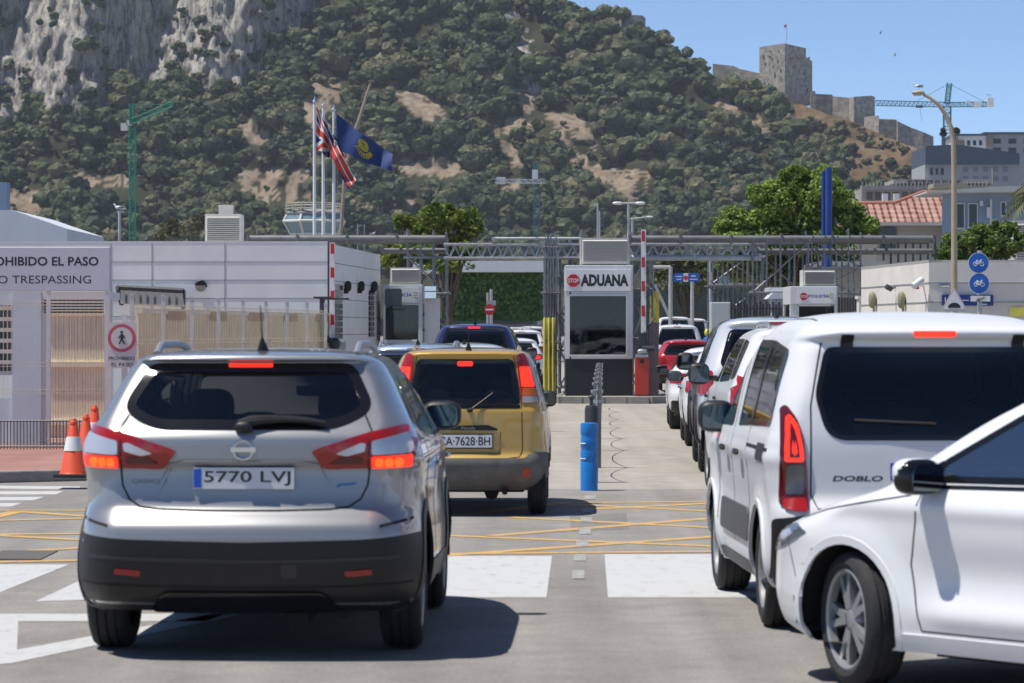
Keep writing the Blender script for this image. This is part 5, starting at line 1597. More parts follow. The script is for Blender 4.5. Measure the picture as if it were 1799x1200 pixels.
# ------------------------------------------------------------------ buildings behind the frontier
M_PANEL = mat("grey_panel", (0.84, 0.83, 0.81), 0.5, noise=0.07, scale=1.2)
M_PANELD = mat("panel_joint", (0.27, 0.28, 0.29), 0.7)
M_CREAM = mat("cream_wall", (0.70, 0.66, 0.60), 0.8, noise=0.08, scale=1.5, bump=0.1)
M_ALU = mat("white_aluminium", (0.68, 0.69, 0.70), 0.4, 0.1, noise=0.05, scale=4)
M_DKPANEL = mat("navy_panel", (0.012, 0.015, 0.022), 0.5, noise=0.15, scale=3)
M_BOOTHG = glass("booth_glass", (0.34, 0.37, 0.38), 1.0)
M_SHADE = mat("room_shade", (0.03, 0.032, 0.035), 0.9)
M_REDP = mat("barrier_red", (0.52, 0.045, 0.03), 0.4, noise=0.08, scale=5)
M_SIGNR = mat("sign_red", (0.55, 0.02, 0.03), 0.45)
M_SIGNB = mat("sign_blue", (0.01, 0.12, 0.50), 0.4)
M_SIGNW = mat("sign_white", (0.78, 0.78, 0.78), 0.45)
M_INK = mat("sign_ink", (0.02, 0.022, 0.03), 0.5)
M_LOUV = mat("louvre_beige", (0.55, 0.54, 0.50), 0.55, noise=0.06, scale=6)
M_DARKST = mat("dark_steel", (0.06, 0.065, 0.07), 0.5, 0.4)
M_TIMBER = mat("tan_board", (0.84, 0.74, 0.54), 0.75, noise=0.10, scale=2.5)
M_FENCE = mat("fence_white", (0.66, 0.66, 0.64), 0.55, noise=0.1, scale=4)
M_FENCEY = mat("fence_cream", (0.74, 0.68, 0.50), 0.6, noise=0.15, scale=4)
M_RUST = mat("rust", (0.33, 0.16, 0.07), 0.8, noise=0.35, scale=5)
M_YELLOW = mat("pad_yellow", (0.66, 0.60, 0.10), 0.55, noise=0.15, scale=6)


def box_px(mb, x0, y0, x1, y1, D, depth, mi=0):
    """box whose near face spans those photograph pixels at distance D"""
    a, b = at(x0, y0, D), at(x1, y1, D)
    mb.box(((a.x + b.x) / 2, D + depth / 2, (a.z + b.z) / 2), (abs(b.x - a.x), depth, abs(a.z - b.z)), mi=mi)


def single(mb, name, m, label, cat, org, group=None, **k):
    return tag(mb.build(name, m, org=org, **k), label, cat, group)


def louvre_box(mb_body, mb_slat, x0, y0, x1, y1, D, depth, n):
    box_px(mb_body, x0, y0, x1, y1, D, depth)
    a, b = at(x0, y0, D), at(x1, y1, D)
    for k in range(n):
        z = b.z + (a.z - b.z) * (0.08 + 0.84 * (k + 0.5) / n)
        h = (a.z - b.z) * 0.84 / n
        w = (b.x - a.x)
        xc = (a.x + b.x) / 2
        mb_slat.add([(xc - w * .46, D - 0.002, z + h * .45), (xc + w * .46, D - 0.002, z + h * .45), (xc + w * .46, D - 0.045, z - h * .25), (xc - w * .46, D - 0.045, z - h * .25)], [(0, 1, 2, 3)])


# long grey police building on the left
o = Vector((-3.89, 72, 0)); e = Vector((-3.2, 83.0, 0)); zt = 3.53
bld = thing('customs_building', 'long low grey panelled building behind the left fence', 'building', (-8, 72, 0))
B = MB()
B.slab([(-14.0, 72), (o.x, o.y), (e.x, e.y), (-14.0, 83)], 0, zt)
B.build('wall', M_PANEL, bld, org=(-8, 72, 0))
J = MB()
for y in (460, 492, 524, 556, 588):
    z = at(0, y, 72).z
    J.box(((-14.0 + o.x) / 2, 72 - 0.003, z), (o.x + 14.0, 0.006, 0.014))
    d = (e - o).normalized()
    M = Matrix.Translation(o) @ Matrix.Rotation(math.atan2(d.y, d.x), 4, 'Z')
    J.box(((e - o).length / 2, -0.003, z), ((e - o).length, 0.006, 0.016), M=M)
for x in (195, 267, 395):
    X = at(x, 500, 72).x
    J.box((X, 72 - 0.004, zt / 2), (0.014, 0.008, zt))
J.build('panel_joint', M_PANELD, bld, org=(-8, 72, 0))
C = MB()
C.box(((-14 + o.x) / 2, 72.05, zt + 0.02), (o.x + 14.0, 0.106, 0.05)); C.build('parapet_cap', M_ALU, bld, org=(-8, 72, 0))
w = MB(); box_px(w, 208, 533, 395, 541, 72, 0.02); w.build('window', M_TRIM, bld, org=(-8, 71.98, 0))
w = MB(); box_px(w, 322, 536, 393, 600, 71.99, 0.02); w.build('window', M_TRIM, bld, org=(-8, 71.97, 0))
# sunshade over the window
S = MB(); S2 = MB()
a, b = at(208, 505, 71.2), at(322, 511, 71.2)
S.tube(a, b, 0.06, n=6); S.tube(a, at(214, 532, 71.8), 0.07, n=6); S.tube(b, at(322, 541, 71.8), 0.05, n=6)
for k in range(9):
    t = (k + 0.5) / 9
    p = a.lerp(b, t); q = p + Vector((0.03, 0.6, -0.33))
    S2.box((p.lerp(q, .5).x, p.lerp(q, .5).y, p.lerp(q, .5).z), (0.09, 0.62, 0.34))
s_ = S.build('sunshade', M_DARKST, bld, org=(-8, 72, 0)); S2.build('slat', M_LOUV, s_, org=(-8, 72, 0))
L = MB(); L.disc((at(353, 503, 72).x, 71.97, at(353, 503, 72).z), 0.115, 24, d=0.02); L.build('wall_lamp', mat("bulkhead_glass", (0.42, 0.38, 0.25), 0.4), bld, org=(-8, 72, 0))
L = MB(); c = at(353, 503, 71.95)
for k in range(12):
    a0, a1 = math.pi * k / 11 - 0.15, math.pi * (k + 1) / 11 - 0.15
    if k < 11: L.tube(c + Vector((0.115 * math.cos(a0), 0, 0.115 * math.sin(a0))), c + Vector((0.115 * math.cos(a1), 0, 0.115 * math.sin(a1))), 0.018, n=6)
L.prism([(c.x + 0.11 * math.cos(t), c.z + 0.02 + 0.10 * math.sin(t)) for t in np.linspace(0, math.pi, 12)], 71.94, 71.96)
L.build('lamp_hood', M_BLACK, bld, org=(-8, 72, 0))
for px in (605, 632, 660):
    t = (px - 575) / (668 - 575); t = t * 72 / (72 + (83 - 72) * (1 - t)) if False else t * 0.87
    p = o.lerp(e, t)
    L = MB(); z = at(0, 503, p.y).z
    superblob(L, (p.x + 0.09, p.y - 0.02, z), (0.08, 0.07, 0.12), 2.5, 8); L.box((p.x + 0.05, p.y, z - 0.1), (0.10, 0.08, 0.12))
    L.build('wall_lamp', M_BLACK, bld, smooth=True, org=(-8, 72, 0))
for px, w_, y0, y1 in ((592, 0.20, 500, 596), (660, 0.12, 510, 592)):
    t = (px - 575) / (668 - 575) * 0.87
    p = o.lerp(e, t); L = MB()
    za, zb_ = at(0, y1, p.y).z, at(0, y0, p.y).z
    for k in range(9):
        L.box((p.x + 0.012, p.y, za + (zb_ - za) * (k + .5) / 9), (0.05, w_ * 8, (zb_ - za) / 9 * 0.82), rz=-0.063)
    L.build('window', M_TRIM, bld, org=(-8, 72, 0))

B, S = MB(), MB(); louvre_box(B, S, 360, 376, 423, 428, 76, 0.9, 12); box_px(B, 384, 360, 409, 376.0, 76.2, 0.4)
r = thing('roof_ventilator', 'cream louvred ventilator box on the grey building roof', 'vent', at(391, 428, 76)); r_o = r.location.copy()
B.build('casing', M_LOUV, r, org=r_o); S.build('louvre', mat("louvre_shadow", (0.42, 0.41, 0.38), 0.6), r, org=r_o)

# white shed farther left with sloped roof line
B = MB()
pts = [at(-300, 362, 90), at(0, 369, 90), at(22, 369, 90), at(118, 402, 90), at(118, 600, 90), at(-300, 600, 90)]
B.prism([(p.x, max(p.z, 0)) for p in pts], 90, 98)
single(B, 'white_shed', mat("shed_white", (0.60, 0.63, 0.67), 0.6, noise=0.06, scale=1), 'pale blue white shed with sloping roof at far left behind the sign board', 'building', (-14, 90, 0))
B = MB(); box_px(B, -160, 320, 12, 600, 120, 0.8)
single(B, 'blue_tower_block', mat("blue_render", (0.22, 0.30, 0.42), 0.7, noise=0.08), 'blue grey block rising behind the white shed at the left edge', 'building', (-16, 122, 0))

# gatehouse with the big bilingual sign board
GD = 47.0
gh = thing('gatehouse', 'white gatehouse frame carrying the no trespassing board', 'gatehouse', at(70, 795, GD)); go = gh.location.copy(); go.z = 0; gh.location = go
B = MB(); box_px(B, 22, 512, 72, 800, GD, 0.5); box_px(B, -200, 700, 22, 800, GD + 0.1, 0.3); box_px(B, -200, 512, 22, 536, GD + 0.05, 0.4)
B.build('wall', mat("gate_white", (0.58, 0.66, 0.74), 0.6, noise=0.06, scale=2), gh, org=go)
B = MB(); box_px(B, 72, 513, 193, 526, GD + 0.02, 1.2); box_px(B, 184, 526, 193, 800, GD + 0.02, 0.12); B.build('lintel', M_ALU, gh, org=go)
B = MB(); box_px(B, -30, 536, 22, 655, GD + 0.6, 0.04); pane = B.build('window', mat("pane_dim", (0.10, 0.11, 0.12), 0.2), gh, org=go)
B = MB()
for k in range(8): box_px(B, -30 + k * 7, 536, -28.5 + k * 7, 655, GD + 0.55, 0.03)
for k in range(7): box_px(B, -30, 538 + k * 19, 22, 545 + k * 19, GD + 0.53, 0.03)
B.build('window_bars', M_CREAM, pane, org=go)
B = MB()
for k in range(5): box_px(B, 72, 527 + k * 5, 182, 530 + k * 5, GD + 0.3, 0.02)
B.build('grille', mat("brown_mesh", (0.16, 0.11, 0.07), 0.8), gh, org=go)
SD = 46.6
sb = thing('sign_board', 'large white board reading prohibido el paso, no trespassing', 'sign', at(60, 511, SD)); so = sb.location.copy()
B = MB(); box_px(B, -110, 434, 193, 511, SD, 0.12); B.build('board', mat("board_white", (0.60, 0.62, 0.67), 0.5, noise=0.04, scale=2), sb, org=so, bevel=0.01)
T = MB()
for s, x0, x1, y0, y1, bo in (('PROHIBIDO EL PASO', -34, 173, 451, 467, 0.022), ('NO TRESPASSING', -21, 160, 484, 498, 0.0)):
    p, q = at(x0, y1, SD - 0.001), at(x1, y0, SD - 0.001); T = MB(); add_text(T, s, p.x, SD - 0.001, p.z, q.x - p.x, q.z - p.z, bo); T.build('lettering', M_INK, sb, org=so, normals=False)

# boards behind the fences
B = MB()
for k in range(24):
    a = at(72 + k * 4.75, 545, 50); B.box((a.x, 50, 1.0), (0.036, 0.04, 2.0))
for z in (0.35, 1.2, 1.95): B.box((at(129, 600, 50).x, 49.96, z), (1.0, 0.04, 0.08))
B.box((at(129, 600, 50).x, 50.09, 1.0), (1.0, 0.03, 2.0))
single(B, 'sliding_gate', M_TIMBER, 'tan slatted sliding gate inside the white gate frame', 'gate', (at(129, 600, 50).x, 50, 0))
B = MB(); R2 = MB()
fa, fb = Vector((at(240, 600, 52).x, 52, 0)), Vector((at(572, 600, 66).x, 66, 0))
dv = (fb - fa).normalized(); ang = math.atan2(dv.y, dv.x); Ln = (fb - fa).length
M = Matrix.Translation(fa) @ Matrix.Rotation(ang, 4, 'Z')
npan = 10
for k in range(npan):
    x = Ln * (k + .5) / npan
    B.box((x, 0, 1.05), (Ln / npan * 0.96, 0.05, 1.86), M=M)
    for j in range(8): B.box((Ln * (k + (j + .5) / 8) / npan, -0.045, 1.05), (0.05, 0.04, 1.8), M=M)
    R2.box((x, -0.04, 1.99), (Ln / npan * 0.98, 0.10, 0.07), M=M); R2.box((x, -0.04, 1.2), (Ln / npan * 0.9, 0.10, 0.05), M=M)
    if k % 2: R2.box((x, -0.09, 1.93), (Ln / npan * 0.8, 0.01, 0.14), mi=1, M=M); R2.box((x + .1, -0.09, 1.17), (Ln / npan * 0.6, 0.01, 0.06), mi=1, M=M)
t = thing('hoarding', 'tan board hoarding with rusty rails behind the mesh fence', 'hoarding', fa)
B.build('board', M_TIMBER, t, org=fa); R2.build('rail', [M_FENCEY, M_RUST], t, org=fa)


def mesh_fence(name, label, A, Bp, h, z0, nposts, wire=0.06, hor=(0.3, 0.62, 0.95), post_r=0.028, arc=True):
    A, Bp = Vector(A), Vector(Bp)
    t = thing(name, label, 'fence', A, 0, 'mesh fences along the left pavement'); d = Bp - A
    for k in range(nposts):
        p = A + d * (k / max(1, nposts - 1)); P = MB()
        P.box((p.x, p.y, z0 + h / 2 + 0.06), (post_r * 2, post_r * 2, h + 0.12)); P.box((p.x, p.y, z0 + h + 0.125), (post_r * 2.4, post_r * 2.4, 0.02))
        P.build('post', M_FENCE, t, org=A)
    W = MB(); n = int(d.length / wire)
    for k in range(n + 1):
        p = A + d * (k / n); W.tube(p + Vector((0, -0.02, z0 + 0.05)), p + Vector((0, -0.02, z0 + h)), 0.0028, n=4, caps=False)
    for z in hor:
        for dz in (-0.025, 0.025): W.tube(A + Vector((0, -0.025, z0 + h * z + dz)), Bp + Vector((0, -0.025, z0 + h * z + dz)), 0.005, n=4, caps=False)
    W.build('wire_mesh', M_FENCEY, t, org=A)
    return t


mesh_fence('mesh_fence', 'white wire mesh fence panel in front of the gatehouse', at(-120, 0, 45.8).xy.to_3d(), at(188, 0, 45.8).xy.to_3d(), 2.0, 0.12, 4, 0.06, (0.04, 0.38, 0.56, 0.97))
mesh_fence('mesh_fence', 'white mesh fence with posts receding beside the tan hoarding', at(232, 0, 47.5).xy.to_3d(), at(572, 0, 64).xy.to_3d(), 1.95, 0.12, 9, 0.06, (0.05, 0.4, 0.72, 0.98))
# low dark railing at the pavement edge
R = MB(); A = ground_at(-150, 800); Bq = ground_at(200, 796); A.y = Bq.y = 45.2
n = 60
for k in range(n + 1):
    p = A.lerp(Bq, k / n); R.tube((p.x, p.y, 0.12), (p.x, p.y, 0.52), 0.008, n=5)
for z in (0.16, 0.5): R.tube((A.x, A.y, z), (Bq.x, Bq.y, z), 0.014, n=6)
single(R, 'low_railing', mat("railing_grey", (0.16, 0.17, 0.18), 0.5, 0.3), 'low grey railing at the foot of the gatehouse fence', 'railing', (A.x, A.y, 0.12))

# pedestrian prohibition sign
ND = 43.5
np_ = thing('prohibition_sign', 'round red pedestrian prohibition sign on a white post', 'sign', at(214, 800, ND).xy.to_3d()); no = np_.location.copy()
B = MB(); B.box((at(218, 0, ND).x, ND + 0.05, 0.95), (0.07, 0.05, 1.9)); B.box((at(192, 0, ND).x, ND + 0.06, 0.9), (0.05, 0.05, 1.8)); B.build('post', M_FENCE, np_, org=no)
B = MB(); box_px(B, 189, 566, 240, 647, ND, 0.015); B.build('plate', mat("plate_dirty", (0.62, 0.61, 0.60), 0.5), np_, org=no)
c = at(214, 594, ND - 0.004)
B = MB(); B.disc(c, 0.178, 36, d=0.004); B.build('ring', mat("faded_red", (0.55, 0.10, 0.14), 0.5), np_, org=no)
B = MB(); B.disc(c + Vector((0, -0.006, 0)), 0.137, 36, d=0.002); B.build('ring_centre', mat("plate_dirty", (0.6, 0.6, 0.6)), np_, org=no)
B = MB(); y = ND - 0.016; hx = c.x
B.disc((hx, y, c.z + 0.075), 0.017, 14, d=0.002)
for (x0, z0, x1, z1, r) in ((0, .055, 0, -.01, .017), (0, -.01, -.035, -.075, .009), (0, -.01, .035, -.075, .009), (0, .05, -.04, .0, .008), (0, .05, .04, .0, .008)):
    B.tube((hx + x0, y, c.z + z0), (hx + x1, y, c.z + z1), r, n=6)
B.build('pictogram', M_INK, np_, org=no)
T = MB(); add_text(T, 'PROHIBIDO', at(191, 0, ND).x, ND - 0.004, at(0, 633, ND).z, 0.335, 0.047, 0.01); T.build('lettering', M_INK, np_, org=no, normals=False); T = MB(); add_text(T, 'EL PASO', at(196, 0, ND).x, ND - 0.004, at(0, 644, ND).z, 0.27, 0.047, 0.01)
T.build('lettering', M_INK, np_, org=no, normals=False)


def cone(px, py, top, label, first=None):
    p = ground_at(px, py, 0.125); h = (py - top) / FPX * p.y
    if first is None:
        t = thing('traffic_cone', label, 'traffic cone', p, 0, 'traffic cones on the left pavement')
        B = MB(); B.box((0, 0, 0.02), (0.42, 0.42, 0.04)); B.build('base', M_BLACK, t, bevel=0.015)
        B = MB(); B.lathe([(0.165, 0.04), (0.15, 0.06), (0.035, 0.66), (0.028, 0.67), (0.02, 0.67)], 24); B.build('cone', mat("cone_orange", (0.72, 0.085, 0.03), 0.5, noise=0.08), t, smooth=True)
        B = MB(); B.lathe([(0.108, 0.30), (0.110, 0.301), (0.079, 0.46), (0.077, 0.461)], 24, cap=False); B.build('band', M_SIGNW, t, smooth=True)
        B = MB(); B.lathe([(0.045, 0.60), (0.05, 0.605), (0.046, 0.635), (0.04, 0.64)], 24, cap=False); B.build('collar', mat("cone_orange", (0.72, 0.085, 0.03)), t, smooth=True)
    else:
        t = copy_tree(first); t.location = p; t['label'] = label
    t.scale = (h / 0.67,) * 3
    return t


c0 = cone(129, 838, 735, 'orange traffic cone with white band at the kerb, nearest of three')
cone(166, 808, 712, 'orange traffic cone with white band, farthest back beside the fence', c0)
c2 = cone(151, 822, 728, 'plain orange traffic cone without white band between two banded cones', c0)
for ch in list(c2.children):
    if ch.name.startswith('band'): bpy.data.objects.remove(ch)


# ---------- booths
def booth(name, label, x0, x1, ytop, ybot, D, win, band_y, depth=2.0, base=True, org_y=None):
    a = at((x0 + x1) / 2, 0, D); org = Vector((a.x, D, 0)); t = thing(name, label, 'booth', org)
    zt, zb = at(0, ytop, D).z, at(0, ybot, D).z
    zt_band = at(0, band_y, D).z
    X0, X1 = at(x0, 0, D).x, at(x1, 0, D).x
    wx0, wy0, wx1, wy1 = win
    WX0, WX1, WZ1, WZ0 = at(wx0, 0, D).x, at(wx1, 0, D).x, at(0, wy0, D).z, at(0, wy1, D).z
    zk = at(0, win[3] + 8, D).z
    F = MB()
    # shell: top band, roof, corner posts, back wall; the window is open to the room behind the pane
    F.box(((X0 + X1) / 2, D + depth / 2, (zt + zt_band) / 2), (X1 - X0, depth, zt - zt_band))
    for s in (0, 1):
        xa, xb = ((X0, WX0), (WX1, X1))[s]
        F.box(((xa + xb) / 2, D + 0.08, (zk + zt_band) / 2), (xb - xa, 0.12, zt_band - zk))
        F.box(((X0 + 0.04, X1 - 0.04)[s], D + depth - 0.04, (zk + zt_band) / 2), (0.08, 0.08, zt_band - zk))
    F.box(((X0 + X1) / 2, D + 0.08, (zt_band + WZ1) / 2), (WX1 - WX0, 0.12, max(0.01, zt_band - WZ1)))
    F.box(((X0 + X1) / 2, D + 0.08, (zk + WZ0) / 2), (WX1 - WX0, 0.12, max(0.01, WZ0 - zk)))
    F.build('frame', M_ALU, t, org=org, bevel=0.012)
    K = MB(); K.box(((X0 + X1) / 2, D + depth / 2, (zk + zb) / 2), (X1 - X0 - 0.02, depth - 0.02, zk - zb)); K.build('base_panel', M_DKPANEL, t, org=org)
    G = MB(); G.box(((WX0 + WX1) / 2, D + 0.07, (WZ0 + WZ1) / 2), (WX1 - WX0, 0.012, WZ1 - WZ0)); G.build('window', M_BOOTHG, t, org=org)
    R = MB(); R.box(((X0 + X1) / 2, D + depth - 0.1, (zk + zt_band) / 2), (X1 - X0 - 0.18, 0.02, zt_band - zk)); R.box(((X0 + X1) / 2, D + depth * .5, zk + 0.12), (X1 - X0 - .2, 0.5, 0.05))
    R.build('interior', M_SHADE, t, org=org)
    for s, xx in ((0, X0 + 0.03), (1, X1 - 0.03)):
        G = MB(); G.box((xx, D + depth / 2, (WZ0 + WZ1) / 2), (0.012, depth - 0.3, WZ1 - WZ0)); G.build('side_window', M_BOOTHG, t, org=org)
    return t, org, zt


BD = 80.5
bt, bo, bz = booth('customs_booth', 'white customs booth with dark base and stop aduana sign', 993, 1112, 466, 699, BD, (1001, 520, 1100, 623), 512)
B, T = MB(), MB()
box_px(B, 996, 474, 1108, 511, BD - 0.03, 0.03); sgn = B.build('sign_panel', M_SIGNW, bt, org=bo)
c = at(1007.5, 493, BD - 0.035)
B = MB(); B.prism([(c.x + 0.158 * math.cos(math.pi / 8 + k * math.pi / 4), c.z + 0.158 * math.sin(math.pi / 8 + k * math.pi / 4)) for k in range(8)], BD - 0.042, BD - 0.032); B.build('stop_sign', M_SIGNR, sgn, org=bo)
T = MB(); add_text(T, 'STOP', c.x - 0.125, BD - 0.046, c.z - 0.05, 0.25, 0.10, 0.02); T.build('lettering', M_SIGNW, sgn, org=bo, normals=False)
T = MB(); p, q = at(1020, 503, BD), at(1104, 482, BD); add_text(T, 'ADUANA', p.x, BD - 0.0315, p.z, q.x - p.x, q.z - p.z, 0.05); T.build('lettering', M_INK, sgn, org=bo, normals=False)
# things seen inside and steel frame round the pane
FR = MB()
for (x0, y0, x1, y1) in ((999, 517, 1102, 520), (999, 623, 1102, 626), (999, 520, 1001, 623), (1100, 520, 1102, 623)): box_px(FR, x0, y0, x1, y1, BD - 0.02, 0.06)
FR.build('window_frame', M_ALU, bt, org=bo)
B = MB(); box_px(B, 1018, 590, 1078, 612, BD + 1.2, 0.3); box_px(B, 1072, 530, 1094, 556, BD + 1.6, 0.1); superblob(B, at(1062, 560, BD + 1.3), (0.16, 0.1, 0.2), 2.5, 8)
B.build('counter', mat("counter_grey", (0.30, 0.25, 0.19), 0.7), bt, org=bo)
ac = thing('air_conditioner', 'beige louvred air conditioner on top of the customs booth', 'air conditioner', at(1063, 466, BD + 0.3)); ao = ac.location.copy()
B, S = MB(), MB(); louvre_box(B, S, 1020, 418, 1105, 464, BD + 0.3, 1.0, 16); B.build('casing', M_LOUV, ac, org=ao); S.build('louvre', mat("louvre_grey", (0.62, 0.61, 0.58), 0.5), ac, org=ao)
# kerbed island
I = MB(); ip = [(at(985, 0, 80).x, 79.0), (at(1140, 0, 79).x, 78.7), (at(1168, 0, 79.5).x, 79.3), (at(1172, 0, 81).x, 81), (at(1150, 0, 90).x, 90), (at(1000, 0, 90).x, 90), (at(980, 0, 80).x, 80)]
I.slab(ip, 0, 0.15)
I2 = MB()
for i in range(len(ip)):
    a, b = Vector((*ip[i], 0)), Vector((*ip[(i + 1) % len(ip)], 0)); n = max(1, int((b - a).length / 0.5))
    for k in range(n):
        p = a.lerp(b, (k + .5) / n); d = b - a
        I2.box((p.x, p.y, 0.08), (d.length / n * 0.96, 0.13, 0.16), rz=math.atan2(d.y, d.x))
isl = thing('traffic_island', 'kerbed concrete island under the customs booth', 'traffic island', (ip[0][0], ip[0][1], 0)); io = isl.location.copy()
I.build('slab', M_CONC, isl, org=io); I2.build('kerb_stones', M_KERB, isl, org=io)

# raised barrier beside the booth
br = thing('road_barrier', 'red barrier cabinet with raised striped boom right of the customs booth', 'barrier', at(1126, 695, 80).xy.to_3d() + Vector((0, 0, 0.15))); bo2 = br.location.copy()
B = MB(); box_px(B, 1116, 628, 1140, 694, 80, 0.4); B.build('cabinet', M_REDP, br, org=bo2, bevel=0.02)
B = MB(); box_px(B, 1117, 623, 1139, 628, 79.98, 0.42); B.tube(at(1136, 618, 80.1), at(1124, 616, 80.1), 0.05, n=10); superblob(B, at(1128, 618, 80.1), (0.12, 0.1, 0.06), 3, 8); B.build('lid', M_STEEL, br, org=bo2)
B = MB(); c = at(1128, 635, 79.99); B.disc(c, 0.05, 16, d=0.01); B.build('lock', M_BLACK, br, org=bo2)
B = MB(); box_px(B, 1126.5, 403, 1135, 585, 80.2, 0.06); boom = B.build('boom', M_SIGNW, br, org=bo2)
for (y0, y1) in ((406, 424), (452, 470), (494, 512), (537, 556)):
    B = MB(); box_px(B, 1127.5, y0, 1133, y1, 80.17, 0.02); B.build('stripe', M_SIGNR, boom, org=bo2)
B = MB(); box_px(B, 1122, 583, 1138, 616, 80.22, 0.16); B.tube(at(1131, 585, 80.2), at(1148, 560, 80.4), 0.03, n=6); B.tube(at(1128, 612, 80.2), at(1150, 612, 80.2), 0.06, n=8); B.build('boom_arm', M_DARKST, br, org=bo2)
B = MB(); B.box((at(1148, 0, 80.8).x, 80.8, 1.0), (0.24, 0.3, 1.7)); B.box((at(1148, 0, 80.8).x, 80.8, 1.86), (0.28, 0.34, 0.05))
single(B, 'ticket_pillar', mat("mauve_grey", (0.20, 0.15, 0.17), 0.5, noise=0.12), 'slim mauve grey pillar behind the red barrier cabinet', 'pillar', (at(1148, 0, 80.8).x, 80.8, 0.15), bevel=0.01)

# police booths
pt, po, pz = booth('police_booth', 'police booth at left with dark window and open hatch', 673, 742, 500, 604, 82.0, (677, 536, 735, 597), 533, 2.2)
B = MB(); box_px(B, 705, 506, 736, 531, 81.97, 0.02); s_ = B.build('sign_panel', M_SIGNW, pt, org=po)
T = MB(); p, q = at(688, 521, 81.96), at(724, 514, 81.96); add_text(T, 'POLICÍA', p.x, 81.96, p.z, q.x - p.x, q.z - p.z, 0.02); T.build('lettering', mat("police_blue", (0.03, 0.04, 0.35), 0.5), s_, org=po, normals=False)
B = MB()
for y in (514, 518, 522): box_px(B, 726, y, 734, y + 1.8, 81.955, 0.006)
B.build('stripe', mat("olive", (0.35, 0.33, 0.12), 0.5), s_, org=po)
B = MB(); poly = rpoly([(at(677, 0, 81.6).x, at(0, 596, 81.6).z), (at(677, 0, 81.6).x, at(0, 508, 81.6).z), (at(706, 0, 81.6).x, at(0, 508, 81.6).z), (at(706, 0, 81.6).x, at(0, 540, 81.6).z)], 0.06)
poly = rpoly([(at(676, 0, 81.6).x, at(0, 537, 81.6).z), (at(676, 0, 81.6).x, at(0, 507, 81.6).z), (at(706, 0, 81.6).x, at(0, 507, 81.6).z), (at(706, 0, 81.6).x, at(0, 537, 81.6).z)], 0.06)
B.prism(poly, 81.6, 81.63); B.build('hatch', mat("hatch_grey", (0.06, 0.068, 0.08), 0.25), pt, org=po)
ac = thing('air_conditioner', 'louvred air conditioner on the left police booth roof', 'air conditioner', at(711, 500, 82.2)); ao = ac.location.copy()
B, S = MB(), MB(); louvre_box(B, S, 685, 470, 738, 499, 82.2, 0.9, 11); B.build('casing', M_LOUV, ac, org=ao); S.build('louvre', mat("louvre_grey", (0.62, 0.61, 0.58)), ac, org=ao)
B = MB(); box_px(B, 746, 524, 772, 640, 82.3, 0.5)
single(B, 'grey_cabinet', M_PANEL, 'tall grey cabinet right of the left police booth', 'cabinet', at(758, 640, 82.3).xy.to_3d())
B = MB(); box_px(B, 746, 503, 766, 511, 82.1, 0.3); box_px(B, 746, 513, 766, 524, 82.0, 0.3)
single(B, 'flood_light', M_CHROME, 'bright metal floodlight on top of the tall grey cabinet', 'lamp', at(756, 524, 82.0))

pt, po, pz = booth('police_booth', 'white police booth on the right behind the white people carrier', 1388, 1471, 503, 640, 75.0, (1404, 538, 1466, 600), 535, 2.0)
B = MB(); box_px(B, 1400, 508, 1468, 533, 74.97, 0.02); s_ = B.build('sign_panel', M_SIGNW, pt, org=po)
c = at(1412, 521, 74.96)
B = MB(); B.prism([(c.x + 0.088 * math.cos(math.pi / 8 + k * math.pi / 4), c.z + 0.088 * math.sin(math.pi / 8 + k * math.pi / 4)) for k in range(8)], 74.955, 74.965); B.build('stop_sign', M_SIGNR, s_, org=po)
T = MB(); add_text(T, 'STOP', c.x - 0.07, 74.95, c.z - 0.028, 0.14, 0.056, 0.02); T.build('lettering', M_SIGNW, s_, org=po, normals=False)
T = MB(); p, q = at(1420, 523, 74.96), at(1457, 517, 74.96); add_text(T, 'POLICÍA', p.x, 74.955, p.z, q.x - p.x, q.z - p.z, 0.02); T.build('lettering', mat("police_blue", (0.03, 0.04, 0.35)), s_, org=po, normals=False)
B = MB()
for y in (516, 519.5, 523): box_px(B, 1457, y, 1465, y + 1.3, 74.955, 0.006)
B.build('stripe', mat("olive", (0.35, 0.33, 0.12)), s_, org=po)
ac = thing('air_conditioner', 'pale air conditioner on the right police booth roof', 'air conditioner', at(1440, 503, 75.2)); ao = ac.location.copy()
B, S = MB(), MB(); louvre_box(B, S, 1411, 474, 1468, 502, 75.2, 0.9, 11); B.build('casing', M_LOUV, ac, org=ao); S.build('louvre', mat("louvre_pale", (0.5, 0.49, 0.46), 0.5), ac, org=ao)

# left raised barrier
lb = thing('road_barrier', 'raised red and white boom in front of the grey building corner', 'barrier', at(585, 640, 66).xy.to_3d()); lo_ = lb.location.copy()
B = MB(); box_px(B, 579, 426, 588, 600, 66, 0.07); boom = B.build('boom', M_SIGNW, lb, org=lo_)
for (y0, y1) in ((428, 446), (470, 488), (511, 527), (553, 571)):
    B = MB(); box_px(B, 581, y0, 587, y1, 65.97, 0.02); B.build('stripe', M_SIGNR, boom, org=lo_)
B = MB(); box_px(B, 573, 598, 606, 680, 65.9, 0.4); B.build('cabinet', M_STEEL, lb, org=lo_, bevel=0.02)
B = MB(); B.tube(at(572, 592, 65.8), at(584, 602, 65.8), 0.05, n=8); superblob(B, at(588, 604, 65.8), (0.1, 0.1, 0.12), 2.5, 8); B.tube(at(577, 426, 66.05), at(577, 600, 66.05), 0.02, n=6); B.build('boom_arm', M_DARKST, lb, org=lo_)
B = MB(); B.tube(at(566, 523, 65), at(566, 700, 65), 0.05, n=8); B.box(at(567, 523, 65), (0.35, 0.12, 0.04)); B.box(at(590, 525, 65.2), (0.5, 0.1, 0.03))
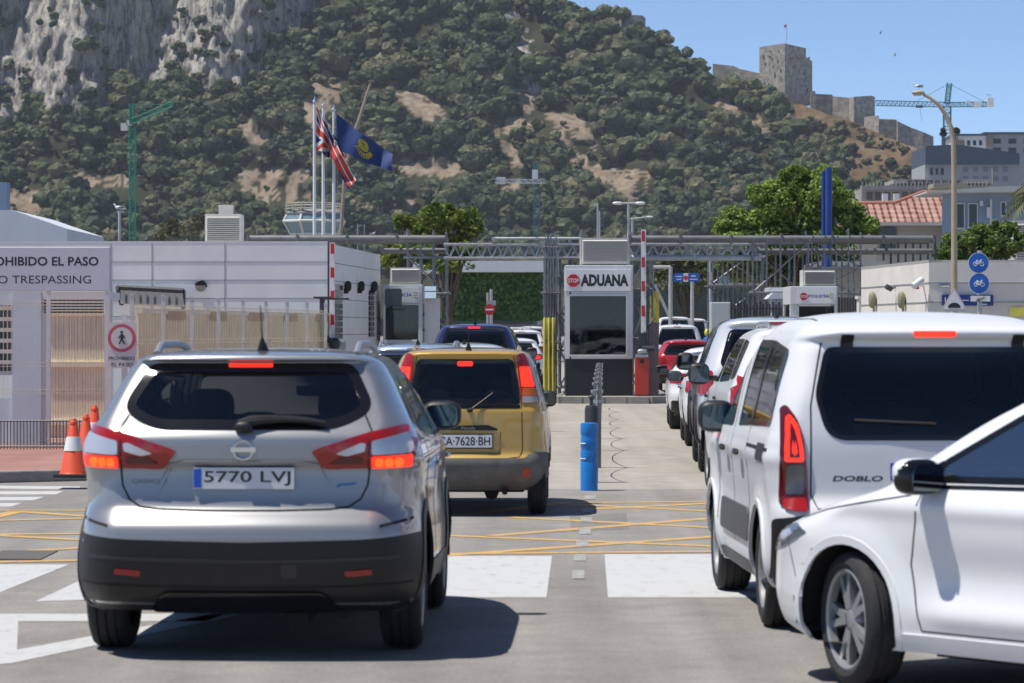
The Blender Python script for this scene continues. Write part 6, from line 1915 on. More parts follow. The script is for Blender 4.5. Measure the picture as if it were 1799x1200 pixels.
single(B, 'camera_post', M_DARKST, 'dark camera post with short cross arm at the end of the tan hoarding', 'post', at(566, 700, 65).xy.to_3d())

# ---------- bollards and chain down the middle
bl = []
for i, (py, st) in enumerate([(848, 1), (822, 0), (792, 0), (771, 0), (752, 0), (737, 0), (724, 0), (714, 0)]):
    p = ground_at(1048 + i * 0.8 if i else 1039, py)
    if i == 0:
        t = thing('bollard', 'dark charcoal bollard just behind the blue post', 'bollard', p, 0, 'bollards between the two lanes')
        B = MB(); B.lathe([(0.075, 0), (0.075, 0.82), (0.06, 0.86), (0.0, 0.87)], 20); B.build('post', mat("charcoal", (0.035, 0.038, 0.045), 0.5), t, smooth=True)
        B = MB(); B.tube((0, 0, 0.86), (0, 0, 0.93), 0.02, n=8); superblob(B, (0, 0, 0.95), (0.035, 0.035, 0.03), 2, 8); B.build('knob', M_DARKST, t, smooth=True)
    elif i == 1:
        t = thing('bollard', 'steel chain bollard in the row between lanes', 'bollard', p, 0, 'bollards between the two lanes')
        B = MB(); B.lathe([(0.052, 0), (0.052, 0.88), (0.057, 0.885), (0.057, 0.96), (0.045, 0.97)], 20); B.build('post', mat('bollard_steel', (0.2, 0.21, 0.22), 0.4, 0.6), t, smooth=True)
        B = MB(); B.tube((-0.075, 0, 0.94), (0.075, 0, 0.94), 0.022, n=8); B.lathe([(0.062, 0.80), (0.062, 0.84)], 20, cap=False); B.build('chain_ring', M_STEEL, t, smooth=True)
        b0 = t
    else:
        t = copy_tree(b0); t.location = p
    bl.append(p)
for i in range(1, len(bl)):
    bl_lab = ['nearest', 'second', 'third', 'fourth', 'fifth', 'sixth', 'farthest']
for i, ob in enumerate([o_ for o_ in bpy.data.objects if o_.name.startswith('bollard') and o_.parent is None][1:]):
    ob['label'] = ['steel chain bollard nearest to the charcoal bollard', 'second steel chain bollard behind the charcoal one', 'third steel chain bollard behind the charcoal one', 'fourth steel chain bollard in the row',
                   'steel chain bollard third from the customs booth', 'steel chain bollard second from the customs booth', 'steel chain bollard closest to the customs booth island'][min(i, 6)]
chains = ['first', 'second', 'third', 'fourth', 'fifth', 'sixth', 'last']
for i in range(len(bl) - 1):
    a, b = bl[i] + Vector((0, 0, 0.9)), bl[i + 1] + Vector((0, 0, 0.93)); B = MB(); pts = []
    for k in range(13):
        t = k / 12; p = a.lerp(b, t); p.z -= 0.55 * 4 * t * (1 - t) * 0.8; pts.append(p)
    B.path(pts, 0.008, 6)
    single(B, 'chain', M_STEEL, 'sagging chain, %s span counted from the blue post' % chains[i], 'chain', a, 'chains between the bollards', smooth=True)
p = ground_at(1035, 862)
B = MB(); B.lathe([(0.092, 0), (0.092, 0.30), (0.088, 0.31), (0.092, 0.32), (0.09, 0.42), (0.084, 0.44), (0.092, 0.46), (0.090, 0.56), (0.085, 0.58), (0.092, 0.60), (0.092, 0.70), (0.088, 0.715), (0.05, 0.72), (0.0, 0.72)], 28)
t = thing('blue_post', 'bright blue plastic lane post at the head of the bollard row', 'post', p)
B.build('sleeve', mat("post_blue", (0.01, 0.20, 0.60), 0.35, noise=0.1, scale=6), t, smooth=True)
for z, x in ((0.50, -0.03), (0.34, -0.03)):
    B = MB(); B.path([(0.0935 * math.cos(a), 0.0935 * math.sin(a), z) for a in np.linspace(math.radians(185), math.radians(245), 8)], 0.006, 5); B.build('reflective_strip', M_SIGNW, t)
B = MB(); dp = ground_at(945, 704); B.lathe([(0.16, 0), (0.16, 0.03), (0.06, 0.04), (0.055, 0.9), (0.03, 0.92)], 16, Matrix.Translation(dp))
single(B, 'lane_delineator', M_BLACK, 'thin black lane delineator standing right of the yellow hatchback', 'delineator', dp, smooth=True)

# ---------- scaffolding gantries
def gantry_truss(name, label, p0, p1, h, dep, n, r=0.032, group='lattice girders over the lanes'):
    p0, p1 = Vector(p0), Vector(p1); t = thing(name, label, 'girder', p0, 0, group)
    for (dy, dz) in ((0, 0), (dep, 0), (0, -h), (dep, -h)):
        B = MB(); o_ = Vector((0, dy, dz)); B.tube(p0 + o_, p1 + o_, r, n=8); B.build('chord', M_STEEL, t, org=p0, smooth=True)
    W = MB()
    for dy in (0, dep):
        for k in range(n):
            a = p0.lerp(p1, k / n) + Vector((0, dy, -h if k % 2 else 0)); b = p0.lerp(p1, (k + 1) / n) + Vector((0, dy, 0 if k % 2 else -h))
            W.tube(a, b, r * 0.62, n=6)
    for k in range(0, n + 1, 2):
        a = p0.lerp(p1, k / n); W.tube(a, a + Vector((0, dep, 0)), r * 0.6, n=6); W.tube(a + Vector((0, 0, -h)), a + Vector((0, dep, -h)), r * 0.6, n=6)
        a2 = p0.lerp(p1, min(1, (k + 1) / n)); W.tube(a + Vector((0, 0, -h)), a2 + Vector((0, dep, -h)), r * 0.5, n=6)
    W.build('lattice', M_STEEL, t, org=p0, smooth=True)
    return t


def tower(name, label, x0, x1, ytop, D, dep, nx, ny, lifts, r=0.028, diag=True, zlow=0.0, m=None, seed=1):
    rg = random.Random(seed); X0, X1 = at(x0, 0, D).x, at(x1, 0, D).x; zt = at(0, ytop, D).z
    t = thing(name, label, 'scaffold', (X0, D, zlow), 0, 'tube scaffold towers'); org = Vector((X0, D, zlow)); m = m or M_SCAF
    for i in range(nx):
        for j in range(ny):
            x = X0 + (X1 - X0) * i / max(1, nx - 1); y = D + dep * j / max(1, ny - 1)
            B = MB(); B.tube((x, y, zlow), (x, y, zt + rg.uniform(-0.05, 0.2)), r, n=7); B.build('upright', m, t, org=org, smooth=True)
    for z in lifts:
        for j in range(ny):
            y = D + dep * j / max(1, ny - 1); B = MB(); B.tube((X0 - 0.1, y - r, z), (X1 + 0.1, y - r, z), r * 0.9, n=7); B.build('ledger', m, t, org=org, smooth=True)
        B = MB()
        for i in range(nx):
            x = X0 + (X1 - X0) * i / max(1, nx - 1); B.tube((x + r, D - 0.1, z + 0.06), (x + r, D + dep + 0.1, z + 0.06), r * 0.8, n=6)
        B.build('transom', m, t, org=org, smooth=True)
    if diag:
        for j in range(ny):
            y = D + dep * j / max(1, ny - 1)
            for k in range(len(lifts) - 1):
                B = MB(); s = (k + j) % 2
                B.tube((X0 if s else X1, y, lifts[k]), (X1 if s else X0, y, lifts[k + 1]), r * 0.8, n=6); B.build('brace', m, t, org=org, smooth=True)
    return t


def beam(name, label, x0, x1, y, D, r=0.09, m=None, dep=None, y2=None):
    a, b = at(x0, y, D), at(x1, y2 or y, D); B = MB()
    B.tube(a, b, r, n=10)
    if dep: B.tube(a + Vector((0, dep, 0)), b + Vector((0, dep, 0)), r, n=10)
    n = max(2, int((b - a).length / 1.1))
    for k in range(n + 1):
        p = a.lerp(b, k / n); B.box(p, (0.06, r * 2.3, r * 2.3))
        if dep: B.tube(p, p + Vector((0, dep, 0)), r * 0.4, n=6)
    return single(B, name, m or M_DARKB, label, 'beam', a, 'long horizontal gantry beams', smooth=True)


M_SCAF = mat("scaffold_tube", (0.25, 0.26, 0.27), 0.45, 0.6, noise=0.3, scale=9)
M_DARKB = mat("beam_grey", (0.16, 0.165, 0.165), 0.5, 0.4, noise=0.2, scale=3)
beam('gantry_beam', 'long dark gantry beam above the grey building roof', 435, 784, 420, 84, 0.10, dep=1.2)
beam('gantry_beam', 'short lower gantry beam left of the main lattice girder', 672, 784, 440, 84.3, 0.06, dep=1.2)
beam('gantry_beam', 'long dark upper gantry beam across the right lanes', 1106, 1640, 420, 82, 0.09, dep=1.4)
beam('gantry_beam', 'lower dark gantry beam through the right scaffold towers', 1330, 1640, 441, 82.2, 0.06, dep=1.4)
beam('gantry_beam', 'pale gantry beam under the right lattice girder', 1106, 1335, 453, 82.1, 0.07, M_POLE)
beam('gantry_beam', 'thin upper rail over the centre lattice girder', 866, 1020, 419, 83, 0.035, M_POLE)
gantry_truss('lattice_girder', 'silver lattice girder between left tower and customs booth', at(780, 429, 83), at(1025, 429, 83), 0.33, 0.5, 26)
gantry_truss('lattice_girder', 'grey lattice girder right of the customs booth', at(1104, 429, 82.5), at(1345, 429, 82.5), 0.30, 0.5, 22)
tower('scaffold_tower', 'tube scaffold tower beside the left police booth', 716, 784, 416, 84, 1.2, 4, 2, (0.3, 1.7, 2.6, 3.5), 0.03, seed=2)
tower('scaffold_tower', 'close set scaffold tower with yellow padded feet left of the customs booth', 958, 977, 418, 82, 1.5, 5, 2, (1.4, 2.6, 3.7), 0.024, seed=3)
tower('scaffold_tower', 'scaffold tower of slanting braces right behind the customs booth', 984, 1022, 416, 83.5, 2.4, 3, 3, (0.3, 1.2, 2.1, 3.0, 3.8), 0.03, seed=4)
tower('scaffold_tower', 'slim scaffold tower right of the raised boom', 1112, 1146, 416, 83, 1.2, 3, 2, (0.4, 1.5, 2.7, 3.8), 0.026, seed=5)
tower('scaffold_tower', 'dense scaffold tower in front of the big green tree', 1252, 1340, 424, 84, 2.0, 6, 2, (1.0, 1.9, 2.8, 3.7), 0.022, seed=6)
tower('scaffold_tower', 'open scaffold tower above the right police booth', 1322, 1420, 416, 82, 1.6, 5, 2, (1.6, 2.6, 3.8), 0.028, seed=7)
tower('scaffold_tower', 'tall scaffold bay between the air conditioner and cream building', 1426, 1512, 416, 82, 1.6, 5, 2, (1.8, 2.6, 3.2, 3.9), 0.022, seed=8)
B = MB()
for k in range(8):
    x = 1552 + k * 13; B.tube(at(x, 413 + (k % 3), 82.3), at(x, 458 + (k * 7) % 11, 82.3), 0.026, n=6)
single(B, 'hanging_tubes', M_DARKST, 'row of short upright scaffold tubes hanging from the right beam end', 'scaffold tubes', at(1550, 413, 82.3), smooth=True)
B = MB()
for k in range(6):
    x = 957 + k * 3.7; a = at(x, 552, 81.8); a.y = 81.8 + (k % 2) * 0.35; B.lathe([(0.034, 0.0), (0.04, 0.02), (0.036, 0.4), (0.042, 0.8), (0.034, 1.2), (0.04, 1.6), (0.034, 1.98), (0.024, 2.0)], 12, Matrix.Translation((a.x, a.y, 0.0)))
single(B, 'yellow_padding', M_YELLOW, 'yellow foam padding round the feet of the close set scaffold tower', 'padding', at(966, 640, 81.8).xy.to_3d(), smooth=True)
B = MB(); a = at(1150, 0, 84); B.box((a.x, 84, 2.1), (0.22, 0.15, 1.1))
single(B, 'foam_pad', M_YELLOW, 'yellow padded panel on the scaffold right of the boom', 'padding', (a.x, 84, 1.5))

# hedge wall under a white canopy fascia, centre
HD = 182.0
c = thing('canopy', 'white canopy fascia above the dark hedge screen', 'canopy', at(860, 600, HD).xy.to_3d()); co = c.location.copy()
B = MB(); a, b = at(690, 458, HD), at(955, 478, HD); B.box(((a.x + b.x) / 2, HD + 3, (a.z + b.z) / 2), (b.x - a.x, 6, a.z - b.z)); B.build('fascia', M_ALU, c, org=co)
for x in (700, 950): B = MB(); q = at(x, 0, HD + 5); B.box((q.x, HD + 5, 2.4), (0.4, 0.4, 4.8)); B.build('post', M_ALU, c, org=co)
rg = np.random.default_rng(31); n = 16000
x0, x1 = at(778, 0, HD + 1).x, at(952, 0, HD + 1).x
P = np.stack([rg.uniform(x0, x1, n), HD + 1 + 0.25 * rg.random(n) + 0.12 * np.sin(rg.random(n) * 9), rg.uniform(at(0, 562, HD).z, at(0, 476, HD).z, n)], -1)
V, F = leaf_quads(P, np.tile([0, -1.0, 0.3], (n, 1)), np.full(n, 0.22), rg, 0.6)
hg = thing('hedge_screen', 'tall clipped dark green hedge screen below the white canopy', 'hedge', at(865, 600, HD + 1).xy.to_3d()); ho = np.array(hg.location)
np_mesh('foliage', V - ho, F, leaf_mat("leaf_hedge", (0.04, 0.10, 0.02), (0.14, 0.26, 0.06), 0.1), hg, tint=np.repeat(rg.random(n), 4))
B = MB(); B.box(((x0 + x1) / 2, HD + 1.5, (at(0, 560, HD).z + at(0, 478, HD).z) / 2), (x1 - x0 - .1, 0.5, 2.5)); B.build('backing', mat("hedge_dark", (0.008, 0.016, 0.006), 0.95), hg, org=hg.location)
B = MB()
for k in range(22): q = at(785 + k * 7.5, 0, HD - 2); B.tube((q.x, HD - 2, 0), (q.x, HD - 2, 2.0), 0.03, n=5)
for z in (0.3, 1.95): B.tube((x0, HD - 2, z), (x1, HD - 2, z), 0.03, n=6)
single(B, 'railing', mat("rail_brown", (0.09, 0.075, 0.06), 0.7), 'brown upright railing at the foot of the hedge screen', 'railing', (x0, HD - 2, 0))

# no entry sign
q = at(863, 600, 96)
ne = thing('no_entry_sign', 'round red no entry sign on a grey post before the hedge', 'sign', q.xy.to_3d()); no = ne.location.copy()
B = MB(); B.tube((q.x, 96.1, 0), (q.x, 96.1, at(0, 508, 96).z), 0.045, n=8); B.tube((q.x - 0.1, 96.15, 0), (q.x - 0.1, 96.15, at(0, 514, 96).z), 0.035, n=8); box_px(B, 855, 528, 871, 537, 96.05, 0.03); B.build('post', M_POLE, ne, org=no)
c = at(860, 544, 95.95); B = MB(); B.disc(c, 0.155, 28, d=0.01); d_ = B.build('disc', M_SIGNR, ne, org=no)
B = MB(); B.box((c.x, 95.935, c.z), (0.21, 0.006, 0.042)); B.build('bar', M_SIGNW, d_, org=no)

# ---------- right hand cream building and what hangs on it
RD = 60.0
A = at(1632, 461, RD); Fp = at(1513, 471.5, 67); zt = A.z
rb = thing('cream_building', 'low cream walled building on the right below the palm', 'building', (A.x, RD, 0)); ro = rb.location.copy()
B = MB(); B.slab([(A.x, RD), (A.x + 9, RD + 0.2), (A.x + 9, 67), (Fp.x, 67)], 0, zt); B.build('wall', M_CREAM, rb, org=ro)
J = MB(); d = Vector((Fp.x - A.x, 7, 0)); M = Matrix.Translation((A.x, RD, 0)) @ Matrix.Rotation(math.atan2(d.y, d.x), 4, 'Z')
for y in (497, 531):
    z = at(0, y, RD).z; J.box((A.x + 4.5, RD - 0.002 + 0.1, z), (9, 0.212, 0.018)); J.box((d.length / 2, 0.003, z), (d.length, 0.012, 0.018), M=M)
J.build('panel_joint', M_PANELD, rb, org=ro)
J = MB(); J.box((A.x + 4.5, RD + 0.195, zt + 0.02), (9.0, 0.2, 0.05)); J.box((d.length / 2, -0.098, zt + 0.02), (d.length, 0.2, 0.05), M=M); J.build('parapet_cap', mat("cap_grey", (0.35, 0.34, 0.32), 0.7), rb, org=ro)
for px, py in ((1542, 527), (1594, 527)):
    t = (1632 - px) / (1632 - 1513); L = MB(); superblob(L, (t * d.length, 0.08, at(0, py, RD + 7 * t).z), (0.10, 0.07, 0.16), 2.4, 8, M=M); L.tube(M @ Vector((t * d.length, 0.05, at(0, py, 63).z - 0.5)), M @ Vector((t * d.length, 0.05, at(0, py, 63).z)), 0.02, n=6); L.build('wall_lamp', mat("lamp_olive", (0.25, 0.24, 0.15), 0.6), rb, smooth=True, org=ro)
sc_ = thing('security_camera', 'white security camera on the cream wall corner', 'camera', at(1618, 496, RD + 0.6)); so = sc_.location.copy()
B = MB(); B.tube(at(1604, 503, RD - .1), at(1620, 491, RD), 0.06, n=10); B.build('housing', M_ALU, sc_, org=so, smooth=True)
B = MB(); B.tube(at(1612, 500, RD), at(1624, 503, RD + .6), 0.02, n=6); B.tube(at(1628, 502, RD + .3), at(1629, 545, RD + .3), 0.012, n=6); B.build('bracket', M_ALU, sc_, org=so)
B = MB(); box_px(B, 1608, 502, 1615, 508, RD + .2, 0.1); B.build('red_box', M_SIGNR, sc_, org=so)
B = MB(); q = at(1566, 508, 63.2); B.tube(q, q + Vector((-0.1, -0.05, 0.05)), 0.05, n=8); B.tube(q, q + Vector((0.12, 0.1, 0.05)), 0.015, n=6)
single(B, 'security_camera', M_DARKST, 'small dark security camera midway along the cream wall', 'camera', q)
B = MB(); q = at(1660, 502, RD - .03); B.tube(q + Vector((-0.08, 0, 0)), q + Vector((0.08, 0, 0)), 0.03, n=8); single(B, 'flood_light', M_CHROME, 'small bright floodlight on the cream wall beside the lamp post', 'lamp', q)
bp_ = thing('direction_board', 'dark blue direction board fixed low on the cream wall', 'sign', at(1700, 530, RD - 0.05)); bo3 = bp_.location.copy()
B = MB(); box_px(B, 1655, 518, 1745, 537, RD - 0.05, 0.03); B.build('board', mat("navy_sign", (0.012, 0.03, 0.20), 0.4), bp_, org=bo3)
B = MB()
for (x0, y0, x1, y1) in ((1660, 522, 1661.5, 530), (1688, 527, 1702, 528.3), (1724, 534, 1734, 535.2)): box_px(B, x0, y0, x1, y1, RD - 0.056, 0.004)
B.build('lettering', M_SIGNW, bp_, org=bo3)
B = MB(); box_px(B, 1775, 540, 1850, 556, RD - 0.05, 0.03); single(B, 'yellow_notice', M_YELLOW, 'yellow notice plate on the cream wall at the right edge', 'sign', at(1790, 548, RD))

# cycle signs on one post with the arrow plate
CD = 50.0
cs = thing('cycle_sign', 'two blue round cycle and moped signs above an arrow plate', 'sign', at(1722, 600, CD).xy.to_3d()); co = cs.location.copy()
B = MB(); q = at(1722, 440, CD); B.tube((q.x, CD + 0.05, 0), (q.x, CD + 0.05, q.z), 0.035, n=8); B.build('post', M_POLE, cs, org=co)
M_BIKE = M_SIGNW


def bike(B, c, s, moped=False):
    y = c.y - 0.008
    for dx in (-0.5, 0.5):
        for k in range(18):
            a0, a1 = 2 * math.pi * k / 18, 2 * math.pi * (k + 1) / 18
            B.tube((c.x + s * (dx + .30 * math.cos(a0)), y, c.z + s * (-.15 + .30 * math.sin(a0))), (c.x + s * (dx + .30 * math.cos(a1)), y, c.z + s * (-.15 + .30 * math.sin(a1))), s * 0.045, n=5)
    L = [((-.5, -.15), (-.05, -.15)), ((-.05, -.15), (.35, .25)), ((.35, .25), (-.25, .25)), ((-.25, .25), (-.5, -.15)), ((-.3, .38), (-.05, -.15)), ((.3, .45), (.5, -.15)), ((.3, .45), (.5, .5)), ((-.42, .4), (-.18, .4))]
    if moped: L += [((-.3, -.2), (.25, -.2)), ((-.2, -.05), (.15, -.05)), ((-.5, .22), (-.1, .28))]
    for a, b in L: B.tube((c.x + s * a[0], y, c.z + s * a[1]), (c.x + s * b[0], y, c.z + s * b[1]), s * (0.06 if not moped else 0.075), n=5)


for py, mp_ in ((462, 0), (498, 1)):
    c = at(1719 if not mp_ else 1720, py, CD); B = MB(); B.disc(c, 0.152, 36, d=0.012); rim = B.build('disc', M_SIGNW, cs, org=co)
    B = MB(); B.disc(c + Vector((0, -0.013, 0)), 0.145, 36, d=0.003); B.build('blue_face', M_SIGNB, rim, org=co)
    B = MB(); bike(B, c + Vector((0, -0.016, 0)), 0.095, mp_); B.build('pictogram', M_SIGNW, rim, org=co)
B = MB(); box_px(B, 1704, 518.5, 1741, 531, CD - 0.02, 0.012); ap = B.build('arrow_plate', M_INK, cs, org=co)
B = MB(); box_px(B, 1705.2, 519.8, 1739.8, 529.7, CD - 0.025, 0.006); B.build('plate_face', M_SIGNW, ap, org=co)
B = MB(); B.tube(at(1730, 522, CD - 0.03), at(1718, 527, CD - 0.03), 0.010, n=6); B.prism([(at(1714, 0, CD).x, at(0, 528.3, CD).z), (at(1719, 0, CD).x, at(0, 523.7, CD).z), (at(1721, 0, CD).x, at(0, 529, CD).z)], CD - 0.036, CD - 0.028); B.build('arrow', M_INK, ap, org=co)

# hump warning triangle
TD = 46.0
ht = thing('hump_sign', 'triangular road hump warning sign at the lamp post foot', 'sign', at(1677, 545, TD).xy.to_3d()); to = ht.location.copy()
def tri(x0, y0, x1, y1, xm): return rpoly([(at(x0, 0, TD).x, at(0, y1, TD).z), (at(xm, 0, TD).x, at(0, y0, TD).z), (at(x1, 0, TD).x, at(0, y1, TD).z)], 0.03)
B = MB(); B.prism(tri(1653, 504, 1700, 546, 1676.5), TD, TD + 0.012); f_ = B.build('plate', mat("faded_rim", (0.62, 0.50, 0.50), 0.5), ht, org=to)
B = MB(); B.prism(tri(1657.5, 510, 1695.5, 543.5, 1676.5), TD - 0.004, TD + 0.002); B.build('face', M_SIGNW, f_, org=to)
B = MB(); hx = at(1676.5, 0, TD).x; hz = at(0, 541, TD).z
B.prism([(hx + 0.085 * math.cos(a), hz + 0.07 * math.sin(a)) for a in np.linspace(0, math.pi, 14)], TD - 0.010, TD - 0.002); B.build('pictogram', M_INK, f_, org=to)
B = MB(); B.tube((hx, TD + 0.05, 0), (hx, TD + 0.05, at(0, 520, TD).z), 0.03, n=8); B.build('post', M_POLE, ht, org=to)

# tall lamp post with the gull
LD = 52.0
lp = thing('street_lamp', 'tall cream street lamp with curved arm and a gull on top', 'street lamp', at(1677, 600, LD).xy.to_3d()); lo_ = lp.location.copy()
B = MB(); pts = [Vector((at(1677, 0, LD).x, LD, 0)), at(1676.5, 520, LD), at(1676, 300, LD), at(1675, 250, LD), at(1671, 225, LD), at(1662, 202, LD), at(1649, 184, LD), at(1634, 172, LD), at(1622, 166, LD)]
B.path(pts, [0.055, 0.05, 0.04, 0.038, 0.036, 0.033, 0.030, 0.026, 0.024], 12); B.build('pole', mat("lamp_beige", (0.42, 0.34, 0.24), 0.5, noise=0.1), lp, org=lo_, smooth=True)
B = MB(); superblob(B, at(1613, 163, LD), (0.10, 0.08, 0.035), 2.4, 8, 0); B.build('lamp_head', mat("lamp_beige", (0.42, 0.34, 0.24)), lp, org=lo_, smooth=True)
B = MB(); superblob(B, at(1612, 167, LD), (0.07, 0.06, 0.02), 2.4, 8, 0); B.build('lamp_glass', M_LENS, lp, org=lo_, smooth=True)


def gull(label, c, s, face=-1, group='gulls standing on posts'):
    t = thing('gull', label, 'bird', c, 0, group)
    B = MB(); B.path([Vector(p) * s for p in ((-.28 * -face, 0, .20), (-.20 * -face, 0, .22), (-.05 * -face, 0, .20), (.12 * -face, 0, .17), (.24 * -face, 0, .14), (.34 * -face, 0, .12))], [0.03 * s, .075 * s, .10 * s, .085 * s, .045 * s, .012 * s], 10)
    B.path([Vector(p) * s for p in ((.22 * face, 0, .22), (.27 * face, 0, .32), (.30 * face, 0, .38), (.36 * face, 0, .38))], [.06 * s, .045 * s, .05 * s, .025 * s], 8)
    B.build('body', M_SIGNW, t, smooth=True)
    for sy in (-1, 1):
        B = MB(); superblob(B, (-.10 * face * s, sy * .075 * s, .20 * s), (.22 * s, .03 * s, .065 * s), 2.2, 8, 0, Matrix.Rotation(0.12 * face, 4, 'Y')); B.build('wing', mat("gull_grey", (0.16, 0.17, 0.18), 0.7), t, smooth=True)
        B = MB(); B.tube((.02 * s, sy * .03 * s, .12 * s), (.02 * s, sy * .03 * s, 0), .009 * s, n=5); B.build('leg', mat("gull_leg", (0.5, 0.4, 0.1), 0.6), t)
    B = MB(); B.tube((.36 * face * s, 0, .38 * s), (.42 * face * s, 0, .365 * s), .014 * s, .004 * s, 6); B.build('beak', mat("gull_leg", (0.5, 0.4, 0.1)), t)
    return t


gull('white gull standing on the tall cream lamp head', at(1614, 157, LD), 0.24, -1)
q = at(210, 371, 95)
B = MB(); B.tube((q.x, 95, 0), q, 0.05, 0.04, 8); box_px(B, 205, 370, 216, 374, 95, 0.2)
single(B, 'post', M_POLE, 'grey post with a bird on top left of the green crane', 'post', (q.x, 95, 0))
gull('pale gull perched on the grey post left of the green crane', at(211, 371, 95), 0.5, -1)
gull('small gull standing on the gantry beam right of the flagpoles', at(654, 413.5, 84.5), 0.22, 1)

# other lamps and masts
dl = thing('street_lamp', 'double headed street lamp above the customs booth', 'street lamp', at(1104, 600, 130).xy.to_3d()); do = dl.location.copy()
B = MB(); B.tube((at(1104, 0, 130).x, 130, 0), at(1104, 359, 130), 0.075, 0.05, 10); B.tube(at(1086, 357, 130), at(1124, 357, 130), 0.035, n=8); B.build('pole', M_POLE, dl, org=do, smooth=True)
for x in (1085, 1125): B = MB(); superblob(B, at(x, 357, 130), (0.20, 0.12, 0.06), 2.5, 8); B.build('lamp_head', M_ALU, dl, org=do, smooth=True)
dl = thing('street_lamp', 'smaller distant street lamp right of the double headed lamp', 'street lamp', at(1111, 600, 190).xy.to_3d()); do = dl.location.copy()
B = MB(); B.tube((at(1111, 0, 190).x, 190, 0), at(1111, 384, 190), 0.09, 0.06, 8); B.tube(at(1106, 385, 190), at(1140, 381, 190), 0.05, 0.04, 8); B.build('pole', M_POLE, dl, org=do, smooth=True)
B = MB(); superblob(B, at(1142, 381, 190), (0.2, 0.1, 0.05), 2.5, 8); B.build('lamp_head', M_ALU, dl, org=do, smooth=True)
for x, y, D, r, lab in ((1050, 358, 110, 0.045, 'tall white mast behind the booth air conditioner'), (1053.5, 371, 118, 0.04, 'shorter white mast just right of the tall one'), (628, 393, 140, 0.02, 'thin whip aerial nearer the flagpoles'), (640, 393, 140, 0.02, 'thin whip aerial farther right of the flagpoles')):
    q = at(x, y, D); B = MB(); B.tube((q.x, D, 0), (q.x, D, q.z), r, r * 0.6, 8); single(B, 'mast', M_POLE, lab, 'mast', (q.x, D, 0), smooth=True)

# blue overhead direction sign, its gantry and the site beyond
OD = 150.0
os_ = thing('overhead_sign', 'blue overhead direction sign far down the right lanes', 'sign', at(1205, 600, OD).xy.to_3d()); oo = os_.location.copy()
B = MB(); box_px(B, 1183, 480, 1228, 495, OD, 0.1); bo4 = B.build('board', M_SIGNB, os_, org=oo)
B = MB(); box_px(B, 1201, 480, 1209, 495, OD - 0.03, 0.02); B.build('white_panel', M_SIGNW, bo4, org=oo)
B = MB(); c = at(1205, 488, OD - 0.04); B.disc(c, 0.1, 16, d=0.01)
for (x0, y0, x1, y1) in (): pass
B.build('red_symbol', M_SIGNR, bo4, org=oo)
B = MB()
for (x0, y0, x1, y1) in ((1186, 485, 1198, 486.5), (1188, 490, 1197, 491.5), (1214, 484, 1222, 486), (1212, 490, 1225, 491.5)): box_px(B, x0, y0, x1, y1, OD - 0.02, 0.01)
B.build('lettering', M_SIGNW, bo4, org=oo)
B = MB(); B.tube(at(1145, 468, OD), at(1145, 650, OD), 0.09, n=8); B.tube(at(1178, 468, OD), at(1178, 650, OD), 0.09, n=8); B.tube(at(1145, 469, OD), at(1178, 469, OD), 0.07, n=8); B.tube(at(1216, 495, OD), at(1216, 600, OD), 0.08, n=8); B.tube(at(1150, 500, OD), at(1178, 560, OD), 0.07, n=8); B.build('gantry', M_POLE, os_, org=oo)
B = MB(); q = at(1247, 458, 120); B.tube((q.x + 0.05, 120, 0), (q.x, 120, q.z), 0.06, 0.04, 8); box_px(B, 1245, 478, 1251, 492, 119.9, 0.2)
single(B, 'signal_post', M_POLE, 'leaning grey signal post left of the dense scaffold tower', 'post', (q.x, 120, 0), smooth=True)
B = MB(); box_px(B, 1249, 531, 1283, 640, 78, 0.6); single(B, 'utility_cabinet', mat("cab_grey", (0.48, 0.52, 0.54), 0.5, noise=0.08), 'pale grey utility cabinet left of the right railings', 'cabinet', at(1266, 640, 78).xy.to_3d(), bevel=0.02)
B = MB()
for k in range(20): q = at(1285 + k * 5.6, 0, 79); B.tube((q.x, 79, 0), (q.x, 79, at(0, 528 + (k * 5) % 9, 79).z), 0.024, n=5)
for z in (0.4, 2.2): B.tube((at(1283, 0, 79).x, 79, z), (at(1392, 0, 79).x, 79, z), 0.02, n=5)
single(B, 'railing', M_DARKST, 'dark upright railing left of the right police booth', 'railing', (at(1283, 0, 79).x, 79, 0))
B = MB()
for k in range(8): q = at(1474 + k * 5, 0, 77); B.box((q.x, 77, at(0, 530, 77).z / 2), (0.05, 0.05, at(0, 514 + (k * 3) % 5, 77).z))
single(B, 'railing', mat("rail_brown", (0.09, 0.075, 0.06)), 'brown railing between the right police booth and cream building', 'railing', (at(1474, 0, 77).x, 77, 0))
B = MB(); box_px(B, 1350, 505, 1388, 512, 79.5, 1.2); box_px(B, 1357, 522, 1384, 640, 79.2, 0.9); B.prism([(at(1348, 0, 79).x, at(0, 525, 79).z), (at(1358, 0, 79).x, at(0, 514, 79).z), (at(1390, 0, 79).x, at(0, 514, 79).z), (at(1390, 0, 79).x, at(0, 525, 79).z)], 79.0, 80.2)
single(B, 'white_kiosk', M_ALU, 'small white kiosk with sloped roof left of the right police booth', 'kiosk', (at(1370, 0, 79).x, 79, 0))
B = MB(); box_px(B, 1509, 525, 1526, 640, 74, 0.5); box_px(B, 1507, 520, 1528, 525, 73.95, 0.6); single(B, 'gate_pillar', M_CREAM, 'cream gate pillar at the left end of the cream building', 'pillar', (at(1517, 0, 74).x, 74, 0))
B = MB()
pts = [at(1424, 463, 95), at(1440, 459, 95), at(1555, 459, 95), at(1575, 466, 95)]
B.prism([(p.x, p.z) for p in pts] + [(at(1575, 0, 95).x, at(0, 472, 95).z), (at(1424, 0, 95).x, at(0, 470, 95).z)], 95, 101); box_px(B, 1440, 472, 1560, 600, 97, 4)
